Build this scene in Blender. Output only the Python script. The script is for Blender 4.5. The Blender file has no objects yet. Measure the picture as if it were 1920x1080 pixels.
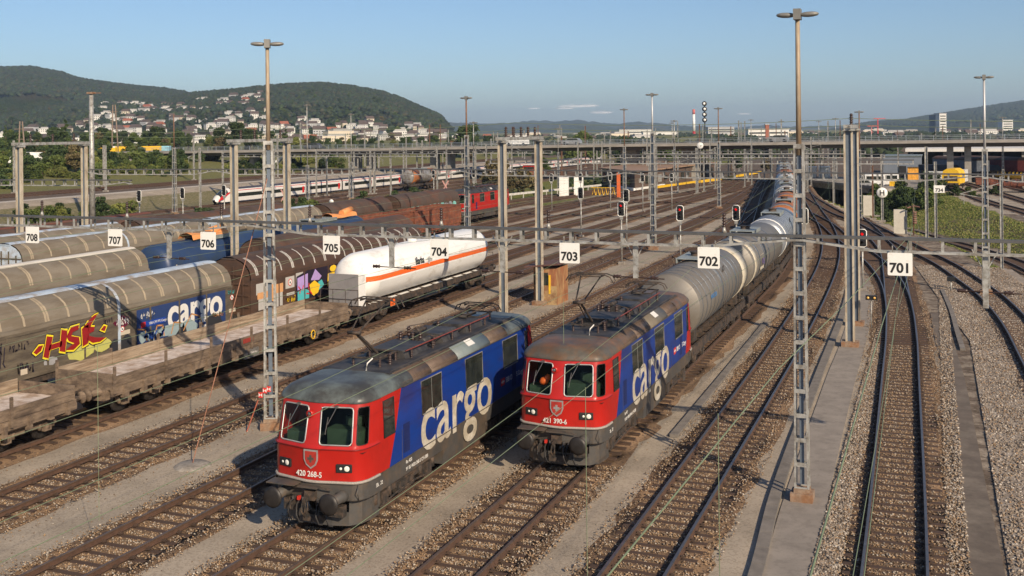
import bpy, bmesh, math, random
from mathutils import Matrix, Vector
S=bpy.context.scene
rnd=random.Random(7)
RAD=math.radians
# ---------------- camera, sky, sun, exposure ----------------
cam=bpy.data.cameras.new('camera'); co=bpy.data.objects.new('camera',cam); S.collection.objects.link(co)
cam.lens=37.5; cam.sensor_width=36; cam.shift_y=-(540-246)/1920; cam.clip_end=30000; cam.clip_start=0.5
co.matrix_world=Matrix.Translation((0,0,10.9))@Matrix.Rotation(RAD(21.56),4,'Z')@Matrix.Rotation(RAD(90),4,'X')@Matrix.Rotation(RAD(-0.6),4,'Z')
S.camera=co
W=bpy.data.worlds.new('World'); S.world=W; W.use_nodes=True
nt=W.node_tree; bg=nt.nodes['Background']; sky=nt.nodes.new('ShaderNodeTexSky')
sky.sky_type='NISHITA'; sky.sun_disc=False; SUN_EL=RAD(29); SUN_AZ=math.atan2(0.745,-0.667)
sky.sun_elevation=SUN_EL; sky.sun_rotation=SUN_AZ; sky.air_density=0.9; sky.dust_density=1.1; sky.ozone_density=4.2; sky.altitude=300
nt.links.new(sky.outputs[0],bg.inputs[0]); bg.inputs[1].default_value=0.095
sl=bpy.data.lights.new('sun','SUN'); so=bpy.data.objects.new('sun',sl); S.collection.objects.link(so)
sl.energy=5.0; sl.angle=RAD(0.53); sl.color=(1.0,0.83,0.62)
sd=Vector((math.cos(SUN_EL)*math.sin(SUN_AZ),math.cos(SUN_EL)*math.cos(SUN_AZ),math.sin(SUN_EL)))
so.rotation_euler=sd.to_track_quat('Z','Y').to_euler()
S.view_settings.view_transform='Standard'; S.view_settings.look='None'; S.view_settings.exposure=0.25; S.view_settings.gamma=1.0
S.render.engine='CYCLES'
try: S.cycles.max_bounces=5; S.cycles.transparent_max_bounces=8
except Exception: pass
LINK=S.collection.objects.link
# ---------------- helpers ----------------
class MB:
    """collects shapes into one mesh"""
    def __init__(s): s.v=[]; s.f=[]; s.m=[]; s.sm=[]
    def poly(s,pts,m=0,smooth=False):
        b=len(s.v); s.v+= [tuple(p) for p in pts]; s.f.append(tuple(range(b,b+len(pts)))); s.m.append(m); s.sm.append(smooth)
    def box(s,x0,x1,y0,y1,z0,z1,m=0,M=None):
        b=len(s.v); P=[(x,y,z) for z in (z0,z1) for y in (y0,y1) for x in (x0,x1)]
        if M is not None: P=[tuple(M@Vector(p)) for p in P]
        s.v+=P
        for f in ((0,2,3,1),(4,5,7,6),(0,1,5,4),(2,6,7,3),(0,4,6,2),(1,3,7,5)): s.f.append(tuple(b+i for i in f)); s.m.append(m); s.sm.append(False)
        return s
    def bar(s,a,b_,w,h,m=0,up=(0,0,1)):
        a=Vector(a); b_=Vector(b_); d=b_-a; L=d.length
        if L<1e-6: return s
        z=d/L; u=Vector(up)
        if abs(z.dot(u))>.98: u=Vector((1,0,0))
        x=u.cross(z).normalized(); y=z.cross(x)
        R=Matrix((x,y,z)).transposed().to_4x4(); R.translation=a
        return s.box(-w/2,w/2,-h/2,h/2,0,L,m,R)
    def cyl(s,a,b_,r0,r1=None,n=12,m=0,caps=True,smooth=True):
        if r1 is None: r1=r0
        a=Vector(a); b_=Vector(b_); z=(b_-a).normalized(); u=Vector((0,0,1))
        if abs(z.dot(u))>.98: u=Vector((1,0,0))
        x=u.cross(z).normalized(); y=z.cross(x); b=len(s.v)
        for i in range(n):
            t=2*math.pi*i/n; c=x*math.cos(t)+y*math.sin(t)
            s.v.append(tuple(a+c*r0)); s.v.append(tuple(b_+c*r1))
        for i in range(n):
            j=(i+1)%n; s.f.append((b+2*i,b+2*j,b+2*j+1,b+2*i+1)); s.m.append(m); s.sm.append(smooth)
        if caps:
            s.f.append(tuple(b+2*i for i in range(n))[::-1]); s.m.append(m); s.sm.append(False)
            s.f.append(tuple(b+2*i+1 for i in range(n))); s.m.append(m); s.sm.append(False)
        return s
    def lathe(s,prof,o=(0,0,0),ax='z',n=16,m=0,smooth=True):
        b=len(s.v); o=Vector(o)
        for r,h in prof:
            for i in range(n):
                t=2*math.pi*i/n; c,sn=r*math.cos(t),r*math.sin(t)
                p={'z':(c,sn,h),'y':(c,h,sn),'x':(h,c,sn)}[ax]; s.v.append(tuple(o+Vector(p)))
        for k in range(len(prof)-1):
            for i in range(n):
                j=(i+1)%n; q=(b+k*n+i,b+k*n+j,b+(k+1)*n+j,b+(k+1)*n+i)
                s.f.append(q if ax!='y' else q[::-1]); s.m.append(m); s.sm.append(smooth)
        return s
    def tube(s,pts,r,n=5,m=0):
        b=len(s.v); N=len(pts); P=[Vector(p) for p in pts]
        for k in range(N):
            d=(P[min(k+1,N-1)]-P[max(k-1,0)]).normalized(); u=Vector((0,0,1))
            if abs(d.dot(u))>.95: u=Vector((1,0,0))
            x=u.cross(d).normalized(); y=d.cross(x)
            for i in range(n):
                t=2*math.pi*i/n; s.v.append(tuple(P[k]+(x*math.cos(t)+y*math.sin(t))*r))
        for k in range(N-1):
            for i in range(n):
                j=(i+1)%n; s.f.append((b+k*n+i,b+k*n+j,b+(k+1)*n+j,b+(k+1)*n+i)); s.m.append(m); s.sm.append(True)
        return s
    def prism(s,poly,fn,d0,d1,m=0,m_side=None):
        """2-D polygon extruded; fn(u,v,d)->xyz"""
        A=[fn(u,v,d0) for u,v in poly]; B=[fn(u,v,d1) for u,v in poly]
        s.poly(A,m); s.poly(B[::-1],m); n=len(poly)
        for i in range(n):
            j=(i+1)%n; s.poly([A[i],B[i],B[j],A[j]],m if m_side is None else m_side)
        return s
    def grid(s,rows,m=0,smooth=True,mf=None,skip=None):
        b=len(s.v); nr=len(rows); nc=len(rows[0])
        for r in rows: s.v+=[tuple(p) for p in r]
        for i in range(nr-1):
            for j in range(nc-1):
                if skip and skip(i,j): continue
                s.f.append((b+i*nc+j,b+i*nc+j+1,b+(i+1)*nc+j+1,b+(i+1)*nc+j)); s.m.append(mf(i,j) if mf else m); s.sm.append(smooth)
        return s
    def build(s,name,mats,parent=None,loc=None,recalc=True):
        me=bpy.data.meshes.new(name); me.from_pydata(s.v,[],s.f)
        if not isinstance(mats,(list,tuple)): mats=[mats]
        for k in mats: me.materials.append(k)
        me.polygons.foreach_set('material_index',s.m); me.polygons.foreach_set('use_smooth',s.sm); me.update()
        if recalc and len(s.f)<60000:
            bm=bmesh.new(); bm.from_mesh(me); bmesh.ops.remove_doubles(bm,verts=bm.verts,dist=1e-5); bmesh.ops.recalc_face_normals(bm,faces=bm.faces); bm.to_mesh(me); bm.free()
        o=bpy.data.objects.new(name,me); LINK(o)
        if parent: o.parent=parent
        if loc: o.location=loc
        return o
def tag(o,label=None,cat=None,group=None,kind=None):
    if label: o['label']=label
    if cat: o['category']=cat
    if group: o['group']=group
    if kind: o['kind']=kind
    return o
def thing(name,label,cat,loc=(0,0,0),rz=0,group=None):
    o=bpy.data.objects.new(name,None); LINK(o); o.location=loc; o.rotation_euler=(0,0,rz); o.empty_display_size=.3
    return tag(o,label,cat,group)
def dup(o,loc=None,rz=None,label=None,group=None,scale=None):
    def cp(a,par):
        c=a.copy(); LINK(c); c.parent=par
        if par is not None: c.matrix_parent_inverse=a.matrix_parent_inverse.copy()
        for ch in kids.get(a.name,[]): cp(ch,c)
        return c
    kids={}
    def walk(a):
        kids[a.name]=list(a.children)
        for c in a.children: walk(c)
    walk(o); r=cp(o,None)
    if loc is not None: r.location=loc
    if rz is not None: r.rotation_euler=(0,0,rz)
    if scale is not None: r.scale=scale if isinstance(scale,tuple) else (scale,)*3
    if label: r['label']=label
    if group: r['group']=group
    return r
MATS={}
def mat(name,col,rough=.7,metal=0,var=.25,sc=2.0,col2=None,amt=.35,sc2=1.0,stretch=(1,1,1),bump=0,spec=.5,alpha=1,emit=0,coat=0):
    if name in MATS: return MATS[name]
    m=bpy.data.materials.new(name); m.use_nodes=True; t=m.node_tree; N=t.nodes; L=t.links; b=N['Principled BSDF']
    b.inputs['Roughness'].default_value=rough; b.inputs['Metallic'].default_value=metal; b.inputs['Specular IOR Level'].default_value=spec
    if coat: b.inputs['Coat Weight'].default_value=coat
    tc=N.new('ShaderNodeTexCoord'); mp=N.new('ShaderNodeMapping'); mp.inputs['Scale'].default_value=stretch; L.new(tc.outputs['Object'],mp.inputs[0])
    n1=N.new('ShaderNodeTexNoise'); n1.inputs['Scale'].default_value=sc; n1.inputs['Detail'].default_value=6; n1.inputs['Roughness'].default_value=.65; L.new(mp.outputs[0],n1.inputs[0])
    r1=N.new('ShaderNodeMapRange'); r1.inputs[1].default_value=.3; r1.inputs[2].default_value=.7; r1.inputs[3].default_value=1-var; r1.inputs[4].default_value=1+var; L.new(n1.outputs['Fac'],r1.inputs[0])
    mx=N.new('ShaderNodeVectorMath'); mx.operation='SCALE'; L.new(r1.outputs[0],mx.inputs['Scale'])
    if col2:
        n2=N.new('ShaderNodeTexNoise'); n2.inputs['Scale'].default_value=sc2; n2.inputs['Detail'].default_value=8; n2.inputs['Roughness'].default_value=.7; L.new(mp.outputs[0],n2.inputs[0])
        r2=N.new('ShaderNodeMapRange'); r2.inputs[1].default_value=.62-amt*.5; r2.inputs[2].default_value=.72-amt*.3; L.new(n2.outputs['Fac'],r2.inputs[0])
        mi=N.new('ShaderNodeMix'); mi.data_type='RGBA'; mi.inputs[6].default_value=(*col,1); mi.inputs[7].default_value=(*col2,1); L.new(r2.outputs[0],mi.inputs[0]); L.new(mi.outputs[2],mx.inputs[0])
    else: mx.inputs[0].default_value=col
    L.new(mx.outputs[0],b.inputs['Base Color'])
    if bump:
        bp=N.new('ShaderNodeBump'); bp.inputs['Strength'].default_value=bump; bp.inputs['Distance'].default_value=.02; L.new(n1.outputs['Fac'],bp.inputs['Height']); L.new(bp.outputs[0],b.inputs['Normal'])
    if emit: b.inputs['Emission Color'].default_value=(*col,1); b.inputs['Emission Strength'].default_value=emit
    if alpha<1: b.inputs['Alpha'].default_value=alpha
    MATS[name]=m; return m
_tc={}
def text(s,size,m,parent,M,name='lettering',bold=0.0,sx=1.0,depth=.004,align='LEFT'):
    key=(s,bold,depth,align,m.name)
    if key not in _tc:
        c=bpy.data.curves.new('t','FONT'); c.body=s; c.size=1; c.offset=bold; c.extrude=depth; c.align_x=align; c.resolution_u=4
        o=bpy.data.objects.new('t',c); LINK(o); bpy.context.view_layer.update()
        me=bpy.data.meshes.new_from_object(o.evaluated_get(bpy.context.evaluated_depsgraph_get())); bpy.data.objects.remove(o); me.materials.clear(); me.materials.append(m); me.name=name; _tc[key]=me
    me=_tc[key]; o=bpy.data.objects.new(name,me); LINK(o)
    if parent: o.parent=parent
    o.matrix_local=M@Matrix.Diagonal((size*sx,size,1,1)); return o
def side_M(x,y,z): # text on a +x facing wall running along +y
    return Matrix.Translation((x,y,z))@Matrix(((0,0,1,0),(1,0,0,0),(0,1,0,0),(0,0,0,1)))
def front_M(x,y,z,tilt=0,yaw=0): # text on a -y facing wall
    return Matrix.Translation((x,y,z))@Matrix.Rotation(yaw,4,'Z')@Matrix.Rotation(RAD(90)+tilt,4,'X')
def lerp_path(P,y):
    if y<=P[0][1]: a,b=P[0],P[1]
    elif y>=P[-1][1]: a,b=P[-2],P[-1]
    else:
        for a,b in zip(P,P[1:]):
            if a[1]<=y<=b[1]: break
    t=(y-a[1])/(b[1]-a[1]); return a[0]+(b[0]-a[0])*t
def resample(P,step=2.0):
    """Catmull-Rom through control points [(x,y,z)] -> dense list"""
    out=[]; n=len(P)
    for i in range(n-1):
        p0=Vector(P[max(i-1,0)]); p1=Vector(P[i]); p2=Vector(P[i+1]); p3=Vector(P[min(i+2,n-1)])
        m1=(p2-p0)/max((p2-p0).length,1e-6)*(p2-p1).length; m2=(p3-p1)/max((p3-p1).length,1e-6)*(p2-p1).length
        k=max(1,int((p2-p1).length/step))
        for j in range(k):
            t=j/k; out.append((2*t**3-3*t*t+1)*p1+(t**3-2*t*t+t)*m1+(-2*t**3+3*t*t)*p2+(t**3-t*t)*m2)
    out.append(Vector(P[-1])); return out
def offs(pts,d,dz=0):
    o=[]
    for i,p in enumerate(pts):
        t=(pts[min(i+1,len(pts)-1)]-pts[max(i-1,0)]); t.z=0; t.normalize(); o.append(Vector((p.x+t.y*d,p.y-t.x*d,p.z+dz)))
    return o
# ---------------- ground, tracks ----------------
import numpy as np
LOW=[(8.5,86,-.3),(7.6,94,-.6),(6.3,105,-1.0),(3,118,-1.2),(0,128.5,-1.5),(-3,140,-1.8),(-6.5,152,-2.2),(-10,167,-2.7),(-14,185,-3.3),(-17,198,-3.6),(-20,212,-3.8)]
TOPE=[(16,86),(12,110),(9.2,131),(4.3,164),(0.3,196),(-8,212)]
def gz(x,y):
    z=-.26
    if 80<y<236:
        cx=lerp_path([(a,b) for a,b,c in LOW],y); cz=lerp_path([(c,b) for a,b,c in LOW],y)-.3; ex=lerp_path(TOPE,y)
        f=min(1,(y-80)/10)
        q=max(0,min(1,(y-150)/50)); l0=1.9+q*1.6; r0=2.2+q*4.5
        if x<cx-l0: t=min(1,max(0,(cx-l0-x)/(2.2-q))); zz=cz*(1-t)+z*t
        elif x<cx+r0: zz=cz
        else: t=min(1,(x-cx-r0)/max(1,ex-cx-r0)); zz=cz*(1-t)+z*t; zz+=.25*math.sin(x*1.3+y*.2)*math.sin(y*.37)*t*(1-t)*2
        if y>226: zz=zz*(236-y)/10+z*(y-226)/10
        z=z*(1-f)+zz*f
    if x<-112: t=min(1,(-112-x)/9); z=z*(1-t)+1.55*t
    if x<-146: t=min(1,(-146-x)/25); z+=2.5*t
    return z
def gcol(x,y):
    """(grass, dark ballast, dry grass)"""
    g=b=d=0
    if 84<y<215:
        cx=lerp_path([(a,b_) for a,b_,c in LOW],y); ex=lerp_path(TOPE,y)
        if cx+2.4<x<ex+1: g=1
        if cx-4.4<x<cx-1.9 and y>92: g=.75
    if -80<x<-65: g=.9
    if -66<x<-54 and 150<y<205: g=.85
    if -118<x<-105 : d=.6; b=.3
    if -139<x<-124: b=.7
    if -105<x<-80: b=.85
    if x>.2 and y<150: b=.52
    if -3.5<x<=.2 and 60<y<150: b=.5
    if x<-139: g=.62; d=.45
    if -64<x<-28 : b=.05+.4*min(1,max(0,(y-110)/60))
    if y>240 and x>-60: b=.7
    if -65<x<20 and y>262: g=.4
    if y>330 and x<-60: g=.9
    return (g,b,d,1)
def axis(lo,hi,step,far0,far1):
    a=list(np.arange(lo,hi+.01,step)); s=step; v=lo
    L=[]
    while v>far0: s*=1.28; v-=s; L.append(v)
    R=[]; s=step; v=hi
    while v<far1: s*=1.28; v+=s; R.append(v)
    return L[::-1]+a+R
XS=axis(-170,40,1.3,-9000,9000); YS=axis(0,340,1.6,-500,12000)
g=MB(); g.grid([[(x,y,gz(x,y)) for x in XS] for y in YS])
def nodes(m): return m.node_tree.nodes,m.node_tree.links
def gravel_mat(name,cols,base,scale=14,bump=.8,attr=False,mixbase=.5,cs=None):
    m=bpy.data.materials.new(name); m.use_nodes=True; N,L=nodes(m); b=N['Principled BSDF']; b.inputs['Roughness'].default_value=.95; b.inputs['Specular IOR Level'].default_value=.2
    tc=N.new('ShaderNodeTexCoord'); v=N.new('ShaderNodeTexVoronoi'); v.inputs['Scale'].default_value=scale; L.new(tc.outputs['Object'],v.inputs['Vector'])
    sp=N.new('ShaderNodeSeparateColor'); L.new(v.outputs['Color'],sp.inputs[0])
    cr=N.new('ShaderNodeValToRGB'); e=cr.color_ramp; e.interpolation='CONSTANT'
    for i,c in enumerate(cols):
        el=e.elements[i] if i<2 else e.elements.new(0); 
        el.position=i/len(cols) if i else 0; el.color=(*c,1)
    L.new(sp.outputs[0],cr.inputs[0])
    n=N.new('ShaderNodeTexNoise'); n.inputs['Scale'].default_value=.35; n.inputs['Detail'].default_value=8; n.inputs['Roughness'].default_value=.6; L.new(tc.outputs['Object'],n.inputs[0])
    mr=N.new('ShaderNodeMapRange'); mr.inputs[1].default_value=.3; mr.inputs[2].default_value=.7; mr.inputs[3].default_value=.72; mr.inputs[4].default_value=1.25; L.new(n.outputs['Fac'],mr.inputs[0])
    mx=N.new('ShaderNodeMix'); mx.data_type='RGBA'; mx.inputs[0].default_value=mixbase; L.new(cr.outputs[0],mx.inputs[6]); mx.inputs[7].default_value=(*base,1)
    ml=N.new('ShaderNodeVectorMath'); ml.operation='SCALE'; L.new(mx.outputs[2],ml.inputs[0]); L.new(mr.outputs[0],ml.inputs['Scale']); out=ml.outputs[0]
    if attr:
        at=N.new('ShaderNodeVertexColor'); at.layer_name='gt'; ss=N.new('ShaderNodeSeparateColor'); L.new(at.outputs[0],ss.inputs[0])
        n2=N.new('ShaderNodeTexNoise'); n2.inputs['Scale'].default_value=1.1; n2.inputs['Detail'].default_value=9; n2.inputs['Roughness'].default_value=.75; L.new(tc.outputs['Object'],n2.inputs[0])
        n3=N.new('ShaderNodeTexNoise'); n3.inputs['Scale'].default_value=3; n3.inputs['Detail'].default_value=8; L.new(tc.outputs['Object'],n3.inputs[0])
        for k,(ca,cb) in enumerate([((.075,.105,.02),(.22,.2,.055)),((.10,.075,.055),(.17,.13,.10)),((.22,.18,.1),(.12,.12,.05))]):
            add=N.new('ShaderNodeMath'); add.operation='ADD'; L.new(ss.outputs[k],add.inputs[0]); L.new(n2.outputs['Fac'],add.inputs[1])
            th=N.new('ShaderNodeMapRange'); th.inputs[1].default_value=.88; th.inputs[2].default_value=1.06; L.new(add.outputs[0],th.inputs[0])
            cc=N.new('ShaderNodeMix'); cc.data_type='RGBA'; cc.inputs[6].default_value=(*ca,1); cc.inputs[7].default_value=(*cb,1)
            q=N.new('ShaderNodeMapRange'); q.inputs[1].default_value=.4; q.inputs[2].default_value=.62; L.new(n3.outputs['Fac'],q.inputs[0]); L.new(q.outputs[0],cc.inputs[0])
            mm=N.new('ShaderNodeMix'); mm.data_type='RGBA'; L.new(th.outputs[0],mm.inputs[0]); L.new(out,mm.inputs[6]); L.new(cc.outputs[2],mm.inputs[7]); out=mm.outputs[2]
    L.new(out,b.inputs['Base Color'])
    bp=N.new('ShaderNodeBump'); bp.inputs['Strength'].default_value=bump; bp.inputs['Distance'].default_value=.03; L.new(sp.outputs[1],bp.inputs['Height']); L.new(bp.outputs[0],b.inputs['Normal'])
    return m
M_ground=gravel_mat('pale_fine_gravel',[(.35,.295,.23),(.42,.36,.285),(.26,.215,.165),(.47,.41,.335)],(.385,.325,.255),scale=19,bump=.8,attr=True,mixbase=.25)
M_ballast=gravel_mat('rusty_ballast',[(.21,.135,.08),(.14,.095,.065),(.27,.2,.14),(.18,.12,.075),(.25,.22,.18),(.09,.06,.045),(.22,.14,.08)],(.18,.125,.085),scale=17,bump=1,mixbase=.15)
M_ballast_far=gravel_mat('brown_ballast',[(.16,.105,.07),(.12,.08,.055),(.24,.18,.13),(.14,.09,.06),(.2,.16,.13)],(.15,.1,.068),scale=9,bump=.6,mixbase=.4)
M_stonefield=gravel_mat('grey_brown_coarse_gravel',[(.30,.25,.2),(.2,.16,.125),(.44,.38,.31),(.25,.19,.14),(.36,.32,.28),(.14,.11,.09)],(.27,.22,.175),scale=12,bump=1,mixbase=.15)
go=g.build('ground',M_ground,recalc=False); tag(go,kind='structure')
ca=go.data.color_attributes.new('gt','FLOAT_COLOR','POINT')
ca.data.foreach_set('color',[c for y in YS for x in XS for c in gcol(x,y)])
M_rail_side=mat('rust_brown_rail',(.085,.045,.028),.85,0,.3,5); M_rail_top=mat('worn_rail_head',(.17,.165,.17),.42,.7,.2,3); M_rail_dull=mat('dull_rail_head',(.16,.115,.09),.45,.5,.25,3)
M_sleeper=mat('dark_rusty_steel_sleeper',(.085,.05,.033),.85,.1,.35,4,(.06,.038,.026),.4,2)
SLEEP={}
def sleeper_mesh():
    m=MB(); prof=[(-.13,-.03),(-.085,.045),(.085,.045),(.13,-.03)]
    rows=[[(x,p,q+(0 if abs(x)<1.2 else -.04)) for x in (-1.26,-1.2,1.2,1.26)] for p,q in prof]; m.grid(rows,smooth=False)
    for sx in (-1,1):
        m.box(sx*.75-.17,sx*.75+.17,-.07,.07,.045,.065); 
        for q in(-.11,.11): m.box(sx*.75+q-.025,sx*.75+q+.025,-.03,.03,.065,.1)
    return m
def track(P,label,top=None,near=(20,75),step=.62,bal=None,bw=1.5,zo=0,group='railway tracks of the yard',sleep=True,farstep=.62):
    pts=resample([(p[0],p[1],(p[2] if len(p)>2 else 0)+zo) for p in P],2.0)
    t=thing('railway_track',label,'railway track',(0,0,0),0,group)
    for s in(-1,1):
        m=MB(); c=offs(pts,s*.755)
        for prof,mi in(([(-.036,-.035),(-.036,0.0),(.036,0.0),(.036,-.035)],1),([(-.036,-.034),(-.012,-.045),(-.012,-.13),(-.065,-.15),(.065,-.15),(.012,-.13),(.012,-.045),(.036,-.034)],0)):
            rows=[offs(c,a,b) for a,b in prof]; m.grid(rows,mi,False)
        m.build('rail',[M_rail_side,top or M_rail_dull],t)
    # ballast bed
    m=MB(); n=len(pts); A=[-bw-.35,-bw-.1,-bw*.8,-1.2,-.8,-.4,0,.4,.8,1.2,bw*.8,bw+.1,bw+.35]; fine=resample([tuple(p) for p in pts],1.0)
    rows=[]
    for a in A:
        o=offs(fine,a); row=[]
        for i,p in enumerate(o):
            e=abs(a)/bw; z=-.212 if e<.75 else (-.22 if e<.9 else (-.262 if e<1.1 else -.32)); j=rnd.uniform(-.02,.02)*(1 if e>.3 else .5); k=rnd.uniform(-.09,.09) if e>.9 else 0
            row.append((p.x+k,p.y,p.z+z+j))
        rows.append(row)
    m.grid(rows,0,True); m.build('ballast_bed',bal or M_ballast,t)
    if not sleep: return t
    L=0; last=0; acc=0; indiv=0; far=MB(); sm=None; base=sleeper_mesh()
    for i in range(len(pts)-1):
        a,b=pts[i],pts[i+1]; d=(b-a).length; ang=math.atan2(b.y-a.y,b.x-a.x)-math.pi/2
        while acc<=L+d:
            p=a+(b-a)*((acc-L)/d); inn=near and near[0]<=p.y<=near[1] and indiv<100
            if inn:
                if sm is None:
                    so_=base.build('sleeper',M_sleeper,t); sm=so_.data
                else: so_=bpy.data.objects.new('sleeper',sm); LINK(so_); so_.parent=t
                so_.location=(p.x+rnd.uniform(-.02,.02),p.y,p.z-.2); so_.rotation_euler=(0,0,ang+rnd.uniform(-.012,.012)); indiv+=1
            elif p.y>12:
                M=Matrix.Translation((p.x,p.y,p.z-.2))@Matrix.Rotation(ang,4,'Z'); far.box(-1.25,1.25,-.1,.1,-.02,.045,0,M)
            acc+=step if (near and p.y<near[1]) else farstep
        L+=d
    if far.f: o=far.build('sleepers',M_sleeper,t,recalc=False); o['kind']='stuff'
    return t
def T1x(y):
    if y<70: return 0
    if y<112: return -.00155*(y-70)**2
    return -2.73-.13*(y-112)
TK={}
def line(x0,ys): return [(x0+T1x(y),y) for y in ys]
YY=[8,40,75,85,95,105,115,125,140,160,180,200,230]
track(line(-11.3,YY),'track the grey tank train stands on, behind the right locomotive',near=(14,34))
track(line(-15.9,YY),'track in front of and under the left locomotive with the buffered nose',near=(14,30))
track([(-20.45,8),(-20.45,60),(-20.45,105),(-21.6,125),(-23.6,150),(-26.5,175),(-30,205),(-33.5,235)],'empty track directly left of the left locomotive',near=(16,72),group=None)
track([(-26.1,8),(-26.1,70),(-26.1,118),(-27,145),(-29.5,180),(-33.5,230)],'empty track between the leftmost lamp mast and the low-sided flat wagons',near=(20,80))
track([(-30.8,8),(-30.8,100),(-30.8,190),(-34,236)],'track under the white gas tank wagon and the flat wagons',near=None)
track([(-35.4,8),(-35.4,160),(-33.5,205),(-35,238)],'track under the beige covered wagon with the big lettering',near=None)
track([(-39.9,8),(-39.9,145),(-36.8,172),(-36,238)],'track between the brown covered wagon and the dark blue tank wagons',near=None)
track([(-44.4,8),(-44.4,150),(-40,182),(-37.5,238)],'track under the dark blue tank wagons',near=None)
track([(-48.9,8),(-48.9,160),(-44.5,200),(-39.5,240)],'track under the rust red open wagons',near=None,bal=M_ballast_far)
track([(-53.5,8),(-53.3,100),(-52.6,135),(-49,190),(-42,245)],'track under the red locomotive in the middle distance',near=None,bal=M_ballast_far)
track([(-58.3,8),(-58.0,150),(-52,200),(-44,245)],'track just beyond the red locomotive',near=None,bal=M_ballast_far)
track([(-63,8),(-62.5,150),(-57,190),(-47,250)],'outermost yard track beside the bushes and the brown hut',near=None,bal=M_ballast_far)
R0P=[(-7.0,8),(-7.0,50),(-7.2,65),(-7.45,76),(-7.9,88),(-8.7,100),(-10.2,115),(-12.0,129),(-14.2,144),(-17.2,165),(-22,200),(-27,236)]
track(R0P,'track with bluish worn rails right of the right locomotive, bending left far away',M_rail_top,near=(16,78),step=.6)
track([(-.9,8),(-.98,27),(-1.45,50),(-1.68,60),(-2.15,71),(-2.85,80),(-4.2,90),(-6.1,100),(-8.9,113),(-11.6,127),(-15.3,142)],'track right of the near lamp mast that bends left under sign 701',M_rail_top,near=(16,75),step=.6)
track([(-1.62,58),(-1.9,66),(-2.35,75),(-2.8,84),(-3.7,99),(-4.9,109),(-6.6,122),(-9,138)],'switch branch running straight on behind sign 701',M_rail_top,near=None,zo=.004)
R2P=[(5.3,8),(4.9,40),(4.5,54),(4.2,65),(3.4,75),(2.25,83),(.75,92),(-1.05,100),(-4.8,117),(-7.5,129),(-11.5,143),(-14.8,158),(-18.6,177),(-23,205),(-28,236)]
track(R2P,'curving double-railed track at the right edge of the yard',M_rail_top,near=(50,108),step=.6)
track([(a,b+0,c+.0) for a,b,c in LOW[0:]],'sunken track at the foot of the grass bank leading into the underpass',M_rail_dull,near=None)
track([(14.5,120),(11,150),(7,172),(3.0,211),(1,240)],'track with the yellow shunting vehicle on the raised yard',None,near=None,bal=M_stonefield)
track([(17.5,135),(12.6,171),(5.0,231)],'second track on the raised yard right of the yellow vehicle',None,near=None,bal=M_stonefield)
track([(24,160),(14.3,202),(10.5,235)],'far right track on the raised yard below the goods wagons',None,near=None,bal=M_stonefield)
for x,lab in((-83,'nearest main line track beyond the bushes'),(-87.5,'second main line track beyond the bushes'),(-92,'third main line track, under the small tank wagon'),(-97.5,'fourth main line track beside the white train')):
    track([(x-2,60),(x,120),(x,260),(x-3,330)],lab,None,near=None,bal=M_ballast_far,farstep=1.2,bw=2)
track([(-104,60),(-104,200),(-104,340)],'main line track carrying the long white passenger train',None,near=None,bal=M_ballast_far,farstep=1.2)
for x,lab in((-132,'track on the low embankment far left'),(-136.5,'farther track on the low embankment far left')):
    track([(x,60,1.8),(x,200,1.8),(x,330,1.8)],lab,None,near=None,bal=M_ballast_far,farstep=1.2)
# paths & ducts
def strip(name,P,w,z,m,label=None,cat=None,kind=None,h=.06):
    pts=resample([(a,b,z) for a,b in P],1.5); mm=MB(); L=offs(pts,-w/2); R=offs(pts,w/2)
    mm.grid([offs(pts,-w/2,-h),L,R,offs(pts,w/2,-h)],0,False); o=mm.build(name,m); 
    return tag(o,label,cat,None,kind)
M_asph=mat('grey_asphalt_path',(.27,.235,.20),.95,0,.2,1.5,(.19,.165,.14),.35,3,bump=.3); M_brownpath=mat('brown_asphalt',(.12,.095,.075),.95,0,.2,2,(.17,.14,.11),.3,.6,bump=.3)
M_conc=mat('weathered_concrete',(.30,.27,.235),.9,0,.25,3,(.16,.14,.12),.35,2); M_duct=mat('concrete_cable_duct',(.17,.15,.13),.9,0,.3,2)
strip('path',[(-3.45,14),(-3.47,26.5),(-3.65,32),(-3.93,49.5),(-3.95,56),(-4.2,69),(-4.6,80),(-5.6,95)],1.25,-.225,M_asph,kind='structure')
strip('path',[(1.35,14),(1.16,28),(1.0,36),(.77,51),(.52,57.5)],.82,-.225,M_brownpath,kind='structure')
strip('path',[(.45,58.2),(.3,62),(.12,68.5)],.8,-.225,M_brownpath,kind='structure')
def duct(P,w,label,z=-.19):
    pts=resample([(a,b,z) for a,b in P],1.0); m=MB()
    for a,b in zip(pts,pts[1:]):
        d=(b-a); n=d.normalized(); m.bar(a+n*.012,b-n*.012,w,.12)
    return tag(m.build('cable_duct',M_duct),label,'cable duct')
duct([(-4.05,14),(-4.2,26.3),(-4.55,33),(-4.88,49),(-5.15,66.5),(-5.6,80)],.34,'long concrete cable duct beside the grey path at the near lamp mast')
duct([(-8.85,38),(-8.9,50),(-9.0,62)],.3,'short concrete cable duct between the tank train and the next track')
duct([(1.25,57.5),(1.1,62),(.9,69),(.45,78)],.25,'concrete cable duct beside the brown path behind sign 701')
strip('path',[(-123.5,60),(-123.5,130),(-124,160),(-125,220),(-126,300)],2.0,1.58,M_ground and mat('pale_track_path',(.42,.38,.33),.95,0,.2,.5),kind='structure')
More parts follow.
